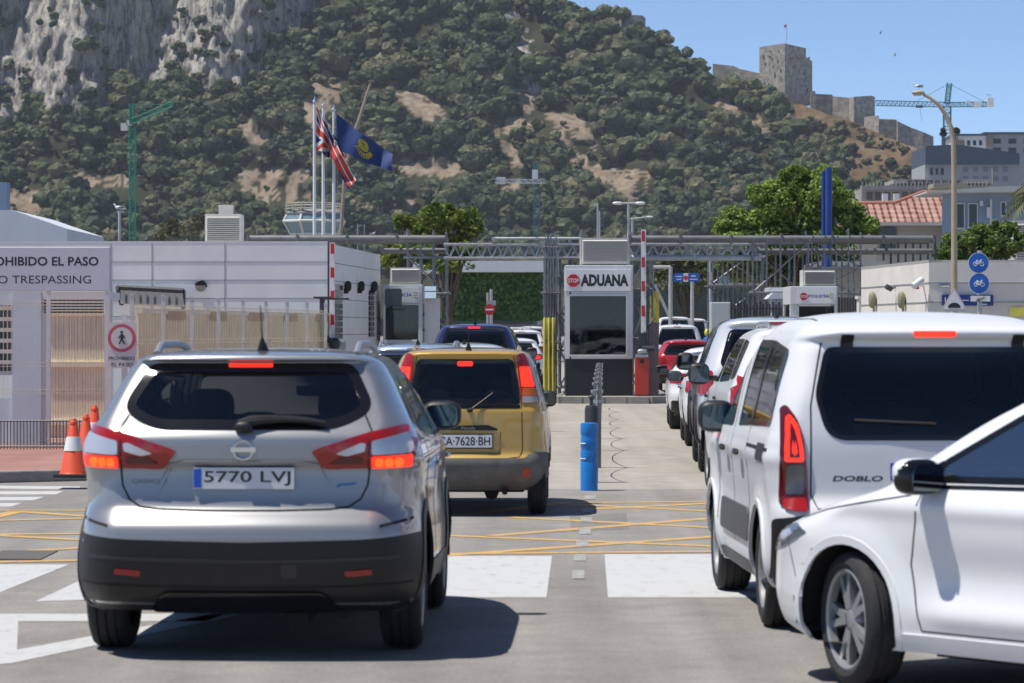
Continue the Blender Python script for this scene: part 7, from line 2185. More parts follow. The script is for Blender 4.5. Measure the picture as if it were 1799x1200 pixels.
single(B, 'canopy_hall', mat("hall_grey", (0.42, 0.41, 0.38), 0.7, noise=0.08), 'pale flat canopy hall behind the right scaffolding', 'building', (at(1500, 0, 97).x, 97, 0))
B = MB(); box_px(B, 1100, 505, 1330, 640, 200, 1.0); single(B, 'screen_wall', mat("screen_green", (0.05, 0.065, 0.055), 0.9, noise=0.3, scale=0.6), 'dark green screened fence far behind the overhead sign', 'fence', (at(1200, 0, 200).x, 200, 0))
B = MB(); box_px(B, 1254, 458, 1282, 478, 230, 6); box_px(B, 1262, 478, 1282, 600, 230.2, 6); single(B, 'distant_block', mat("block_blue", (0.30, 0.36, 0.42), 0.7, noise=0.15, scale=0.5), 'blue grey distant block behind the overhead sign', 'building', (at(1260, 0, 230).x, 230, 0))

# ---------- flags
M_FW, M_FR, M_FB, M_FN, M_FG = mat("flag_white", (0.62, 0.62, 0.62), 0.8), mat("flag_red", (0.52, 0.05, 0.03), 0.8), mat("flag_blue", (0.012, 0.02, 0.12), 0.8), mat("flag_navy", (0.008, 0.035, 0.16), 0.7), mat("flag_gold", (0.55, 0.45, 0.05), 0.7)
FD = 118.0
poles = []
for x, y, lab in ((552.5, 183, 'leftmost white flagpole carrying the union flag'), (568, 190, 'middle white flagpole carrying the red and white flag'), (586.5, 197, 'rightmost white flagpole carrying the dark blue flag')):
    q = at(x, y, FD); t = thing('flagpole', lab, 'flagpole', (q.x, FD, 0), 0, 'flagpoles above the grey building')
    B = MB(); B.tube((0, 0, 0), (0, 0, q.z), 0.075, 0.05, 12); B.build('pole', M_WHITE, t, smooth=True)
    B = MB(); superblob(B, (0, 0, q.z + 0.08), (0.07, 0.07, 0.07), 2, 8); B.tube((0, 0, q.z), (0, 0, q.z + 0.25), 0.015, n=6); B.build('finial', M_CHROME, t, smooth=True)
    B = MB(); B.tube((0.16, -0.02, 1.0), (0.10, -0.02, q.z - 0.1), 0.008, n=4); B.build('halyard', M_POLE, t)


def cloth(name, label, quad, pat, D, waves=3.0, amp=0.16, nu=36, nv=22, mats=None):
    """quad: hoist top, hoist bottom, fly bottom, fly top in photo pixels; hung in folds; pat(u, v) -> material index"""
    A = [at(x, y, D) for x, y in quad]
    V, F, MI = [], [], []
    for j in range(nv + 1):
        for i in range(nu + 1):
            u, v = i / nu, j / nv
            p = A[0].lerp(A[3], u).lerp(A[1].lerp(A[2], u), v)
            p.y += amp * math.sin(u * waves * math.pi + v * 2.2) * min(1, u * 3)
            p.z += 0.12 * amp * math.sin(u * waves * 4 + v * 5) - 0.25 * u * (1 - u)
            V.append(p)
    for j in range(nv):
        for i in range(nu):
            F.append((j * (nu + 1) + i, j * (nu + 1) + i + 1, (j + 1) * (nu + 1) + i + 1, (j + 1) * (nu + 1) + i)); MI.append(pat((i + .5) / nu, (j + .5) / nv))
    B = MB(); B.v = [tuple(p) for p in V]; B.f = F; B.m = MI
    ob = B.build(name, mats, org=A[0], normals=False); ob.data.shade_smooth()
    tag(ob, label, 'flag', 'flags flying from the white poles')
    return ob


def union(u, v):
    x, y = u * 2 - 1, v * 2 - 1
    if abs(x) < 0.10 or abs(y) < 0.20: return 1
    if abs(x) < 0.17 or abs(y) < 0.33: return 0
    d = min(abs(x - y), abs(x + y))
    return 1 if d < 0.12 else 0 if d < 0.32 else 2


cloth('flag', 'union flag drooping in folds from the leftmost flagpole', [(556, 188), (556, 262), (612, 292), (604, 262)], union, FD - 0.1, 5, 0.25, 60, 44, [M_FW, M_FR, M_FB])
cloth('flag', 'red flag with white edge hanging in a twisted fold from the middle flagpole', [(577, 222), (578, 262), (612, 333), (626, 316)], lambda u, v: 0 if v < 0.10 or 0.48 < v < 0.58 else (2 if (v > 0.85 and u > .5) or (u < 0.25 and v < .4) else 1), FD - 0.35, 3, 0.12, 30, 30, [M_FW, M_FR, M_FB])
fl = cloth('flag', 'dark blue flag with gold emblem streaming from the rightmost flagpole', [(591, 200), (593, 262), (688, 300), (690, 270)], lambda u, v: 0, FD - 0.2, 3, 0.16, 36, 22, [M_FN])
A = [at(x, y, FD - 0.2) for x, y in [(591, 200), (593, 262), (688, 300), (690, 270)]]
def on_flag(u, v):
    p = A[0].lerp(A[3], u).lerp(A[1].lerp(A[2], u), v); p.y += 0.16 * math.sin(u * 3 * math.pi + v * 2.2) * min(1, u * 3) - 0.02; p.z += 0.12 * 0.16 * math.sin(u * 12 + v * 5) - 0.25 * u * (1 - u); return p
B = MB(); fo = fl.location.copy()
for k in range(20):
    a0, a1 = 2 * math.pi * k / 20, 2 * math.pi * (k + 1) / 20
    for r1 in (0.085, 0.05): B.tube(on_flag(.48 + r1 * math.cos(a0), .42 + r1 * 2.2 * math.sin(a0)), on_flag(.48 + r1 * math.cos(a1), .42 + r1 * 2.2 * math.sin(a1)), 0.018, n=4)
for k in range(5): B.tube(on_flag(.42 + k * .03, .42 - .18), on_flag(.42 + k * .03, .42 + .18), 0.014, n=4); B.tube(on_flag(.40, .28 + k * .07), on_flag(.56, .28 + k * .07), 0.014, n=4)
for k in range(12):
    a = math.radians(20 + k * 12); B.tube(on_flag(.48 + .11 * math.cos(a), .44 + .24 * math.sin(a)), on_flag(.48 + .17 * math.cos(a), .44 + .42 * math.sin(a)), 0.020, n=4)
B.build('emblem', M_FG, fl, org=fo)
B = MB(); B.path([at(652, 142, 150), at(644, 168, 150), at(634, 200, 150), at(624, 230, 150), at(606, 300, 150), at(598, 420, 150)], [0.05, 0.06, 0.07, 0.075, 0.075, 0.08], 8)
B.box(at(652, 142, 150), (0.25, 0.1, 0.06)); single(B, 'leaning_pole', mat("pole_tan", (0.30, 0.24, 0.19), 0.6, noise=0.2), 'leaning tan pole rising behind the dark blue flag', 'pole', at(598, 600, 150).xy.to_3d(), smooth=True)

# control tower cab
KD = 260.0
kt = thing('control_tower', 'glazed octagonal control tower cab behind the flagpoles', 'control tower', at(552, 600, KD).xy.to_3d()); ko = kt.location.copy()
K0 = at(552, 0, KD)
def ring(r, y): return (r / FPX * KD, at(0, y, KD).z)
Mx = Matrix.Translation((K0.x, KD, 0)) @ Matrix.Rotation(math.pi / 8, 4, 'Z')
B = MB(); B.lathe([(1.2, 0), ring(30, 440), ring(42, 415), ring(43, 412)], 8, Mx); B.build('shaft', M_ALU, kt, org=ko)
B = MB(); B.lathe([ring(43, 411.5), ring(56, 389), ring(50, 378), ring(49, 377)], 8, Mx); gl_ = B.build('glazing', mat("tower_glass", (0.22, 0.34, 0.36), 0.08, 0.3), kt, org=ko)
B = MB()
for k in range(8):
    a = k * math.pi / 4; f = lambda r: Mx @ Vector((r[0] * math.cos(a), r[0] * math.sin(a), r[1])); B.path([f(ring(44, 411)), f(ring(57, 389)), f(ring(51, 378))], 0.10, 6)
    for yy, rr in ((389, 56.5), (411, 44)): a2 = a + math.pi / 4; r = ring(rr, yy); B.tube(Mx @ Vector((r[0] * math.cos(a), r[0] * math.sin(a), r[1])), Mx @ Vector((r[0] * math.cos(a2), r[0] * math.sin(a2), r[1])), 0.09, n=6)
B.build('mullion', M_CREAM, gl_, org=ko)
B = MB(); B.lathe([ring(51, 377.5), ring(52, 374), ring(46, 369), ring(10, 367)], 8, Mx); B.build('roof', mat("tower_roof", (0.28, 0.27, 0.26), 0.7), kt, org=ko)
B = MB()
for k in range(16):
    a = k * math.pi / 8; r = ring(50, 372)[0]; q = Vector((K0.x + r * math.cos(a), KD + r * math.sin(a), 0)); B.tube(q + Vector((0, 0, at(0, 374, KD).z)), q + Vector((0, 0, at(0, 357, KD).z)), 0.045, n=5)
    a2 = a + math.pi / 8; q2 = Vector((K0.x + r * math.cos(a2), KD + r * math.sin(a2), 0))
    for yy in (357.5, 362, 367): z = at(0, yy, KD).z; B.tube(q + Vector((0, 0, z)), q2 + Vector((0, 0, z)), 0.04, n=5)
B.build('railing', mat("rail_cream", (0.40, 0.37, 0.30), 0.6), kt, org=ko)


# ---------- tower cranes
def lattice(B, p0, p1, w, n, r):
    p0, p1 = Vector(p0), Vector(p1); t = (p1 - p0).normalized(); u = t.cross(Vector((0, 1, 0))).normalized() if abs(t.y) < 0.9 else Vector((1, 0, 0)); v = t.cross(u)
    cs_ = [(u * a + v * b) * w / 2 for a, b in ((-1, -1), (1, -1), (1, 1), (-1, 1))]
    for c in cs_: B.tube(p0 + c, p1 + c, r, n=5)
    for k in range(n):
        a, b = p0.lerp(p1, k / n), p0.lerp(p1, (k + 1) / n)
        for i in range(4):
            c, d = cs_[i], cs_[(i + 1) % 4]
            B.tube(a + (c if k % 2 else d), b + (d if k % 2 else c), r * 0.7, n=4); B.tube(a + c, a + d, r * 0.6, n=4)


M_CRG = mat("crane_green", (0.015, 0.24, 0.15), 0.5, noise=0.1, scale=2)
M_CRB = mat("crane_teal", (0.03, 0.14, 0.17), 0.5, noise=0.1, scale=2)
cr = thing('tower_crane', 'green tower crane on the left with raised short jib', 'crane', at(233, 600, 420).xy.to_3d()); oc = cr.location.copy()
D = 420
B = MB(); lattice(B, (at(233, 0, D).x, D, 0), at(233, 222, D), 0.7, 34, 0.07); B.build('mast', M_CRG, cr, org=oc)
B = MB(); lattice(B, at(233, 213, D), at(302, 183, D), 0.6, 12, 0.06); B.tube(at(300, 188, D), at(303, 178, D), 0.1, n=5); B.build('jib', M_CRG, cr, org=oc)
B = MB(); lattice(B, at(232, 218, D), at(231, 183, D), 0.45, 5, 0.09); B.tube(at(231, 183, D), at(256, 194, D), 0.05, n=5); B.tube(at(231, 183, D), at(298, 184, D), 0.03, n=5); B.build('apex', M_CRG, cr, org=oc)
B = MB(); box_px(B, 212, 216, 224, 229, D, 1.0); B.build('counterweight', M_CREAM, cr, org=oc); B = MB(); box_px(B, 222, 211, 231, 220, D, 1.0); B.build('cab', M_CREAM, cr, org=oc)
D = 480
cr = thing('tower_crane', 'teal tower crane in the middle seen along its jib', 'crane', at(943, 600, D).xy.to_3d()); oc = cr.location.copy()
B = MB(); lattice(B, (at(943, 0, D).x, D, 0), at(943, 318, D), 0.75, 30, 0.055); B.build('mast', M_CRB, cr, org=oc)
B = MB(); lattice(B, at(943, 318, D), at(941, 286, D), 0.5, 5, 0.09); B.build('apex', M_CRB, cr, org=oc)
B = MB(); lattice(B, at(873, 318, D), at(955, 319, D - 14), 0.55, 14, 0.05); B.build('jib', M_STEEL, cr, org=oc)
B = MB(); box_px(B, 872, 311, 888, 323, D, 1.2); B.build('counterweight', M_ALU, cr, org=oc); B = MB(); box_px(B, 935, 298, 945, 314, D - 1, 1.2); B.build('cab', M_ALU, cr, org=oc)
D = 620
cr = thing('tower_crane', 'large green tower crane on the right against the sky', 'crane', at(1663, 600, D).xy.to_3d()); oc = cr.location.copy()
B = MB(); lattice(B, (at(1664, 0, D).x, D, 0), at(1664, 186, D), 1.25, 34, 0.085); B.build('mast', mat("crane_green2", (0.02, 0.19, 0.17), 0.5), cr, org=oc)
B = MB(); lattice(B, at(1664, 184, D), at(1537, 181, D - 4), 0.9, 34, 0.05); B.build('jib', mat("crane_pale", (0.05, 0.22, 0.28), 0.5), cr, org=oc)
B = MB(); lattice(B, at(1664, 184, D), at(1745, 183, D), 0.8, 14, 0.07); B.build('counter_jib', mat("crane_green2", (0.02, 0.19, 0.17)), cr, org=oc)
B = MB(); lattice(B, at(1664, 182, D), at(1668, 146, D), 0.8, 6, 0.09); B.tube(at(1667, 147, D), at(1605, 181, D), 0.04, n=5); B.tube(at(1667, 147, D), at(1732, 180, D), 0.04, n=5); B.build('apex', mat("crane_green2", (0.02, 0.19, 0.17)), cr, org=oc)
B = MB(); box_px(B, 1712, 178, 1724, 188, D - 1, 1.6); box_px(B, 1735, 172, 1746, 187, D - 1, 1.6); box_px(B, 1697, 177, 1706, 181, D - 1, 1.0); B.build('counterweight', M_PANEL, cr, org=oc)
B = MB(); box_px(B, 1610, 185, 1622, 189, D, 1.0); B.tube(at(1616, 189, D), at(1620, 214, D), 0.03, n=4); B.build('trolley', M_DARKST, cr, org=oc)
B = MB(); B.tube(at(1738, 172, D), at(1738, 166, D), 0.06, n=4); B.tube(at(1732, 166, D), at(1741, 167, D), 0.06, n=4); B.build('rail', M_POLE, cr, org=oc)

# ---------- castle keep and walls on the ridge
CA = 1075.0
M_STONE = mat("castle_stone", (0.36, 0.33, 0.285), 0.9, noise=0.5, scale=0.8, bump=0.6, bscale=1.2)
M_STONE2 = mat("wall_stone", (0.29, 0.26, 0.22), 0.9, noise=0.5, scale=0.6, bump=0.6, bscale=1.0)
kc = thing('castle_keep', 'square stone castle keep with a small flag on the ridge', 'castle', at(1380, 170, CA)); kco = kc.location.copy()
def quadblock(B, xs, ytops, ybot, D0, dys):
    """stone block: plan corners given as (px, depth offset), its own top heights"""
    lo = [(at(x, 0, D0 + d).x, D0 + d) for x, d in zip(xs, dys)]
    vs = [(p[0], p[1], at(0, ybot, D0).z) for p in lo] + [(p[0], p[1], at(0, y, D0).z) for p, y in zip(lo, ytops)]
    n = len(lo); B.add(vs, [tuple(reversed(range(n))), tuple(range(n, 2 * n))] + [(i, (i + 1) % n, (i + 1) % n + n, i + n) for i in range(n)])
B = MB(); quadblock(B, [1334, 1379, 1427, 1390], [80, 76, 104, 84], 182, CA, [6, 0, 9, 18]); quadblock(B, [1336, 1381, 1416, 1385], [80.5, 76.5, 81, 82], 120, CA + 0.5, [6, 0.5, 8, 16])
rg = random.Random(4)
for k in range(7): q = at(1383 + k * 6.3, 103, CA + 0.4 + k * 1.2); B.box((q.x, q.y, q.z + 0.1), (0.7, 0.6, 0.9))
B.build('wall', M_STONE, kc, org=kco)
B = MB()
for k in range(26):
    s = rg.random() < 0.5; x = rg.uniform(1340, 1375) if s else rg.uniform(1385, 1422); y = rg.uniform(88, 150) if s else rg.uniform(110, 160)
    t = (x - 1334) / 45 if s else (x - 1379) / 48; D = CA + (6 * (1 - t) if s else 9 * t) - 0.05; q = at(x, y, D); B.box((q.x, q.y, q.z), (rg.uniform(.25, .5), 0.25, rg.uniform(.3, .8)))
B.build('opening', mat("putlog_dark", (0.06, 0.055, 0.05), 0.95), kc, org=kco)
B = MB(); B.tube(at(1382, 80, CA + 5), at(1382, 41, CA + 5), 0.10, n=6); fp = B.build('flag_mast', M_POLE, kc, org=kco)
B = MB(); a = at(1382, 43, CA + 5); B.add([a, a + Vector((-0.9, .2, -0.2)), a + Vector((-0.8, .1, -1.0)), a + Vector((0, 0, -.9))], [(0, 1, 2, 3)]); B.build('pennant', M_FR, fp, org=kco)


def ridge_wall(name, label, pts, D, thick, m, group='old stone walls on the ridge'):
    """pts: (px, y top, y bottom, depth offset)"""
    B = MB(); P = []
    for x, yt_, yb, d in pts: P.append((at(x, yt_, D + d), at(x, yb, D + d)))
    vs = []
    for a, b in P: vs += [a, b, a + Vector((0.3, thick, 0)), b + Vector((0.3, thick, 0))]
    fs = []
    for i in range(len(P) - 1):
        q = i * 4; n = q + 4; fs += [(q, q + 1, n + 1, n), (q + 2, n + 2, n + 3, q + 3), (q, n, n + 2, q + 2)]
    fs += [(0, 2, 3, 1), (len(vs) - 4, len(vs) - 3, len(vs) - 1, len(vs) - 2)]
    B.add(vs, fs); return single(B, name, m, label, 'stone wall', P[0][1], group)


ridge_wall('stone_wall', 'sloping stone wall running down to the castle keep', [(1252, 112, 150, 14), (1290, 116, 158, 12), (1300, 121, 162, 10), (1340, 130, 170, 6), (1378, 138, 180, 2)], CA, 4, M_STONE2)
ridge_wall('stone_wall', 'broken stone wall stepping down right of the keep', [(1424, 160, 196, 2), (1432, 160, 196, 2), (1433, 165, 205, 2), (1462, 166, 212, 3), (1463, 169, 212, 3), (1495, 172, 218, 0), (1500, 172, 220, 0)], CA - 8, 5, M_STONE2)
ridge_wall('stone_wall', 'square ruined stone bastion under the crane jib', [(1492, 172, 222, 5), (1500, 170, 228, 1), (1530, 168, 236, 4), (1537, 170, 238, 8)], CA - 14, 6, M_STONE)
ridge_wall('stone_wall', 'lowest stone wall with roofed ledges stepping towards the modern houses', [(1520, 205, 250, 4), (1544, 203, 252, 0), (1545, 209, 252, 3), (1575, 210, 258, 4), (1577, 213, 262, 0), (1600, 224, 272, 2), (1622, 232, 276, 2), (1640, 240, 282, 3)], CA - 25, 6, M_STONE)
ridge_wall('stone_wall', 'isolated stone battery on the high skyline', [(1085, 26, 60, 6), (1094, 23, 60, 0), (1097, 26, 60, 0), (1128, 27, 60, 0), (1134, 32, 60, 6)], CA - 25, 12, M_STONE2)

# ---------- distant town on the right
M_W1, M_W2 = mat("town_white", (0.36, 0.37, 0.38), 0.7, noise=0.08, scale=0.5), mat("town_slate", (0.06, 0.085, 0.125), 0.6, noise=0.08, scale=0.5)


def windows(parent, org, x0, x1, y0, y1, nx, ny, D, m=None, fill=0.5, fh=0.55):
    for j in range(ny):
        for i in range(nx):
            cx, cy = x0 + (x1 - x0) * (i + .5) / nx, y0 + (y1 - y0) * (j + .5) / ny; hw, hh = (x1 - x0) / nx * fill / 2, (y1 - y0) / ny * fh / 2
            B = MB(); box_px(B, cx - hw, cy - hh, cx + hw, cy + hh, D - 0.06, 0.1); B.build('window', m or M_GOPAQ, parent, org=org)


D = 420
t = thing('terrace_building', 'big pale building with wide dark slate roof band behind the crane', 'building', at(1700, 600, D).xy.to_3d()); to = t.location.copy()
B = MB(); box_px(B, 1625, 289, 1790, 640, D, 14); B.build('wall', M_W1, t, org=to)
B = MB(); B.prism([(at(1625, 0, D).x, at(0, 289, D).z), (at(1625, 0, D).x, at(0, 257, D).z), (at(1680, 0, D).x, at(0, 254, D).z), (at(1790, 0, D).x, at(0, 270, D).z), (at(1790, 0, D).x, at(0, 289, D).z)], D - 0.6, D + 14); B.build('roof', M_W2, t, org=to)
windows(t, to, 1632, 1660, 290, 312, 3, 1, D); windows(t, to, 1688, 1775, 290, 322, 5, 2, D, mat("town_pane", (0.20, 0.23, 0.26), 0.3))
D = 520
for (x0, x1, y0, lab, mm) in ((1680, 1732, 235, 'grey flat roofed block on the skyline right of the crane', M_PANEL), (1732, 1850, 232, 'long flat roofed block on the skyline at the right edge', M_W1)):
    t = thing('hillside_block', lab, 'building', at(x0, 600, D).xy.to_3d(), 0, 'flat roofed blocks on the skyline'); to = t.location.copy()
    B = MB(); box_px(B, x0, y0 + 3, x1, 640, D, 14); B.build('wall', mm, t, org=to); B = MB(); box_px(B, x0 - 3, y0, x1 + 3, y0 + 3.2, D - 0.6, 15); B.build('roof', M_W2, t, org=to)
    windows(t, to, x0 + 6, x1 - 4, y0 + 8, y0 + 40, 4, 2, D)
    B = MB(); q0, q1 = at(x0 + 2, y0 + 11, D - .1), at(x0 + 12, y0 + 24, D - .1); B.box(((q0.x + q1.x) / 2, D - 0.2, (q0.z + q1.z) / 2), (q1.x - q0.x, 0.2, q0.z - q1.z)); B.build('panel', mat("tan_panel", (0.36, 0.26, 0.19), 0.7), t, org=to)
D = 330
t = thing('parking_deck', 'bare concrete deck building under construction behind the red roof', 'building', at(1640, 600, D).xy.to_3d()); to = t.location.copy()
B = MB(); box_px(B, 1514, 331, 1740, 640, D + 1.5, 12); box_px(B, 1514, 326, 1750, 333, D, 1.2); box_px(B, 1570, 315, 1745, 322, D + 4, 8); box_px(B, 1575, 322, 1742, 327, D + 5.2, 6); B.build('wall', mat("bare_concrete", (0.31, 0.295, 0.28), 0.85, noise=0.2, scale=0.8), t, org=to)
windows(t, to, 1520, 1660, 334, 354, 9, 1, D + 1.4, mat("deck_dark", (0.09, 0.09, 0.09), 0.8), 0.7, 0.7); windows(t, to, 1592, 1690, 316, 326, 8, 1, D + 3.9, mat("deck_dark", (0.09, 0.09, 0.09)), 0.6, 0.8)
B = MB()
for k in range(34): q = at(1515 + k * 6.6, 326, D - .02); B.tube(q, q + Vector((0, 0, 0.35)), 0.03, n=4)
for x in (1556, 1576): box_px(B, x - 5, 340, x + 4, 356, 200, 0.6)
B.build('railing', M_ALU, t, org=to)

# red roofed house and blue grey house
D = 140
t = thing('red_roof_house', 'cream house with a red tiled hip roof behind the gantry', 'house', at(1570, 600, D).xy.to_3d()); to = t.location.copy()
B = MB(); box_px(B, 1540, 394, 1655, 640, D + 0.6, 9); B.build('wall', mat("house_cream", (0.50, 0.44, 0.36), 0.8, noise=0.06), t, org=to)
m = mat("roof_tile", (0.44, 0.23, 0.17), 0.75)
nt = m.node_tree; tc = nt.nodes.new("ShaderNodeTexCoord"); br_ = nt.nodes.new("ShaderNodeTexWave"); br_.wave_type = 'BANDS'; br_.bands_direction = 'X'; br_.inputs['Scale'].default_value = 1.1; br_.inputs['Distortion'].default_value = 0.4
b2 = nt.nodes.new("ShaderNodeTexWave"); b2.bands_direction = 'Z'; b2.inputs['Scale'].default_value = 1.6
nz_ = nt.nodes.new("ShaderNodeTexNoise"); nz_.inputs['Scale'].default_value = 2.2
for n_ in (br_, b2, nz_): nt.links.new(tc.outputs['Object'], n_.inputs['Vector'])
mm_ = nt.nodes.new("ShaderNodeMath"); mm_.operation = 'ADD'; nt.links.new(br_.outputs['Fac'], mm_.inputs[0]); nt.links.new(b2.outputs['Fac'], mm_.inputs[1])
bpn = nt.nodes.new("ShaderNodeBump"); bpn.inputs['Distance'].default_value = 0.12; bpn.inputs['Strength'].default_value = 1; nt.links.new(mm_.outputs[0], bpn.inputs['Height']); nt.links.new(bpn.outputs[0], nt.nodes['Principled BSDF'].inputs['Normal'])
cr_ = nt.nodes.new("ShaderNodeValToRGB"); cr_.color_ramp.elements[0].color = (0.33, 0.165, 0.125, 1); cr_.color_ramp.elements[1].color = (0.48, 0.28, 0.215, 1); cr_.color_ramp.elements[0].position = .35; cr_.color_ramp.elements[1].position = .65
nt.links.new(nz_.outputs[0], cr_.inputs[0]); nt.links.new(cr_.outputs[0], nt.nodes['Principled BSDF'].inputs['Base Color'])
B = MB()
e0, e1 = at(1503, 390, D), at(1665, 390, D)
def roof_pt(x, y, t=0.42): return at(x, y, (CAM_H - e0.z + t * D) / (t + (y - 580) / FPX))
h0, h1, r0, r1 = roof_pt(1492, 358), roof_pt(1572, 356.5), roof_pt(1621, 338), roof_pt(1665, 338.5)
B.add([e0, e1, h0, h1, r0, r1, e0 + Vector((0, 9, 0)), e1 + Vector((0, 9, 0))], [(0, 1, 3, 2), (1, 5, 4, 3), (2, 3, 6), (3, 4, 5, 7, 6), (0, 2, 6)])
B.build('roof', m, t, org=to)
B = MB(); B.path([h0, h1, r0, r1], 0.09, 8); B.build('ridge_tiles', mat("ridge_red", (0.42, 0.16, 0.11), 0.8), t, org=to)
B = MB(); box_px(B, 1503, 390, 1656, 396, D - 0.2, 0.3); B.build('gutter', mat("gutter_cream", (0.52, 0.49, 0.44), 0.6), t, org=to)
B = MB(); box_px(B, 1546, 400, 1574, 440, D + 0.5, 0.12); B.build('window', M_GOPAQ, t, org=to)
D = 135
t = thing('blue_house', 'blue grey house with white windows and flat eaves behind the lamp post', 'house', at(1720, 600, D).xy.to_3d()); to = t.location.copy()
B = MB(); B.slab([(at(1655, 0, D).x, D), (at(1880, 0, D).x, D), (at(1880, 0, D + 8).x, D + 8), (at(1660, 0, D + 8).x, D + 8)], 0, at(0, 338, D).z); B.build('wall', mat("house_blue", (0.27, 0.35, 0.46), 0.8, noise=0.06), t, org=to)
B = MB(); B.prism([(at(1622, 0, D).x, at(0, 341, D).z), (at(1622, 0, D).x, at(0, 338, D).z), (at(1760, 0, D).x, at(0, 329, D).z), (at(1890, 0, D).x, at(0, 329, D).z), (at(1890, 0, D).x, at(0, 338, D).z)], D - 1.2, D + 3.6); B.build('roof', mat("eaves_grey", (0.46, 0.46, 0.44), 0.7), t, org=to)
for x0, x1, y0, y1 in ((1680, 1695, 357, 402), (1701, 1718, 357, 401), (1758, 1768, 354, 380)):
    B = MB(); box_px(B, x0, y0, x1, y1, D - 0.08, 0.1); fr_ = B.build('window', M_SIGNW, t, org=to); B = MB(); box_px(B, x0 + 1.6, y0 + 1.8, x1 - 1.6, y1 - 1.8, D - 0.1, 0.04); B.build('pane', M_GOPAQ, fr_, org=to)
B = MB(); B.tube(at(1741, 350, D - .1), at(1741, 396, D - .1), 0.05, n=6); box_px(B, 1734, 364, 1741, 383, D - .25, 0.2); box_px(B, 1722, 353, 1727, 362, D - .2, 0.2); B.build('drain_pipe', M_ALU, t, org=to)
B, S = MB(), MB(); louvre_box(B, S, 1782, 387, 1850, 459, 100, 1.2, 16)
t = thing('cooling_unit', 'cream louvred cooling unit on the cream building roof at right edge', 'air conditioner', at(1800, 459, 100)); to = t.location.copy()
B.build('casing', M_LOUV, t, org=to); S.build('louvre', mat("louvre_shadow", (0.42, 0.41, 0.38)), t, org=to)
B = MB(); box_px(B, 1640, 322, 1700, 330, 220, 3); B.box((at(1745, 0, 220).x, 222, 5), (3, 4, 10)); B.tube(at(1744, 325, 219), at(1744, 297, 219), 0.06, n=5)
single(B, 'roof_terrace', mat("olive_wall", (0.30, 0.28, 0.22), 0.8), 'olive roof terrace block behind the blue house eaves', 'building', (at(1745, 0, 220).x, 220, 0))

# twin blue columns
B = MB(); D = 88
for x, r, y in ((1449, 4.0, 300), (1456, 6.0, 295)): q = at(x, y, D); B.tube((q.x, D + (0.3 if r < 5 else 0), 0), (q.x, D + (0.3 if r < 5 else 0), q.z), r / FPX * D, n=18)
single(B, 'blue_columns', mat("column_blue", (0.012, 0.05, 0.25), 0.4, noise=0.08), 'pair of tall blue columns in front of the big tree', 'column', (at(1453, 0, D).x, D, 0), smooth=True)

# ---------- trees
def blobs(D, base_px, specs):
    b = at(base_px, 600, D); out = []
    for x, y, rx, ry in specs:
        p = at(x, y, D); out.append((p.x - b.x, RNG.uniform(-0.6, 0.6), p.z, rx / FPX * D, rx / FPX * D * 0.9, ry / FPX * D))
    return (b.x, D, 0), out


b, c = blobs(98, 1395, [(1405, 335, 60, 36), (1345, 340, 36, 26), (1445, 322, 34, 26), (1500, 388, 30, 22), (1350, 360, 50, 36), (1300, 388, 46, 34), (1445, 345, 50, 34), (1390, 385, 80, 40), (1470, 385, 46, 36), (1390, 310, 26, 20), (1520, 402, 30, 22), (1340, 425, 80, 40), (1430, 430, 80, 40), (1275, 400, 22, 18), (1450, 470, 70, 40), (1286, 455, 34, 34), (1345, 475, 60, 40), (1405, 478, 50, 34)])
tree('broadleaf_tree', 'large bright green broadleaf tree behind the scaffolding', b, c, 0.115, 46000, (0.06, 0.125, 0.018), (0.30, 0.40, 0.08), 0.18, 3)
b, c = blobs(185, 1205, [(1165, 480, 26, 16), (1200, 476, 34, 20), (1240, 478, 30, 20), (1180, 460, 20, 12), (1225, 462, 20, 12), (1215, 500, 60, 20)])
tree('olive_bush', 'dull olive bushes behind the blue overhead sign', b, c, 0.2, 5000, (0.04, 0.06, 0.02), (0.14, 0.16, 0.06), 0.12, 12)
b, c = blobs(112, 788, [(770, 380, 34, 24), (815, 385, 32, 24), (790, 405, 46, 26), (742, 400, 26, 20), (826, 404, 24, 18), (785, 368, 16, 12), (760, 440, 36, 22), (805, 436, 34, 22), (780, 462, 44, 18)])
tree('round_tree', 'yellow green tree behind the left scaffold tower', b, c, 0.13, 9000, (0.05, 0.10, 0.015), (0.25, 0.31, 0.05), 0.14, 5)
b, c = blobs(108, 712, [(712, 392, 18, 14), (700, 430, 26, 16), (730, 445, 40, 22), (690, 460, 24, 18)])
tree('round_tree', 'small yellow green tree left of the bigger one', b, c, 0.12, 5000, (0.05, 0.10, 0.015), (0.25, 0.31, 0.05), 0.10, 6)
b, c = blobs(92, 1720, [(1690, 428, 34, 24), (1730, 420, 40, 26), (1770, 425, 36, 26), (1670, 445, 26, 18), (1710, 450, 60, 22), (1765, 400, 22, 16)])
tree('leafy_bush', 'leafy green bush above the cream building', b, c, 0.11, 11000, (0.045, 0.095, 0.018), (0.19, 0.27, 0.055), 0.10, 7)
b, c = blobs(300, 330, [(330, 400, 34, 16), (300, 395, 18, 12), (350, 385, 16, 12), (290, 412, 20, 12)])
tree('dry_tree', 'sparse dry tree beside the roof ventilator', b, c, 0.28, 1800, (0.08, 0.085, 0.045), (0.20, 0.19, 0.10), 0.14, 8)
b, c = blobs(520, 1658, [(1658, 232, 7, 6), (1680, 230, 6, 5)])
tree('skyline_tree', 'small dark trees on the skyline beside the crane mast', b, c, 0.5, 500, (0.02, 0.035, 0.015), (0.05, 0.07, 0.03), 0.2, 9)
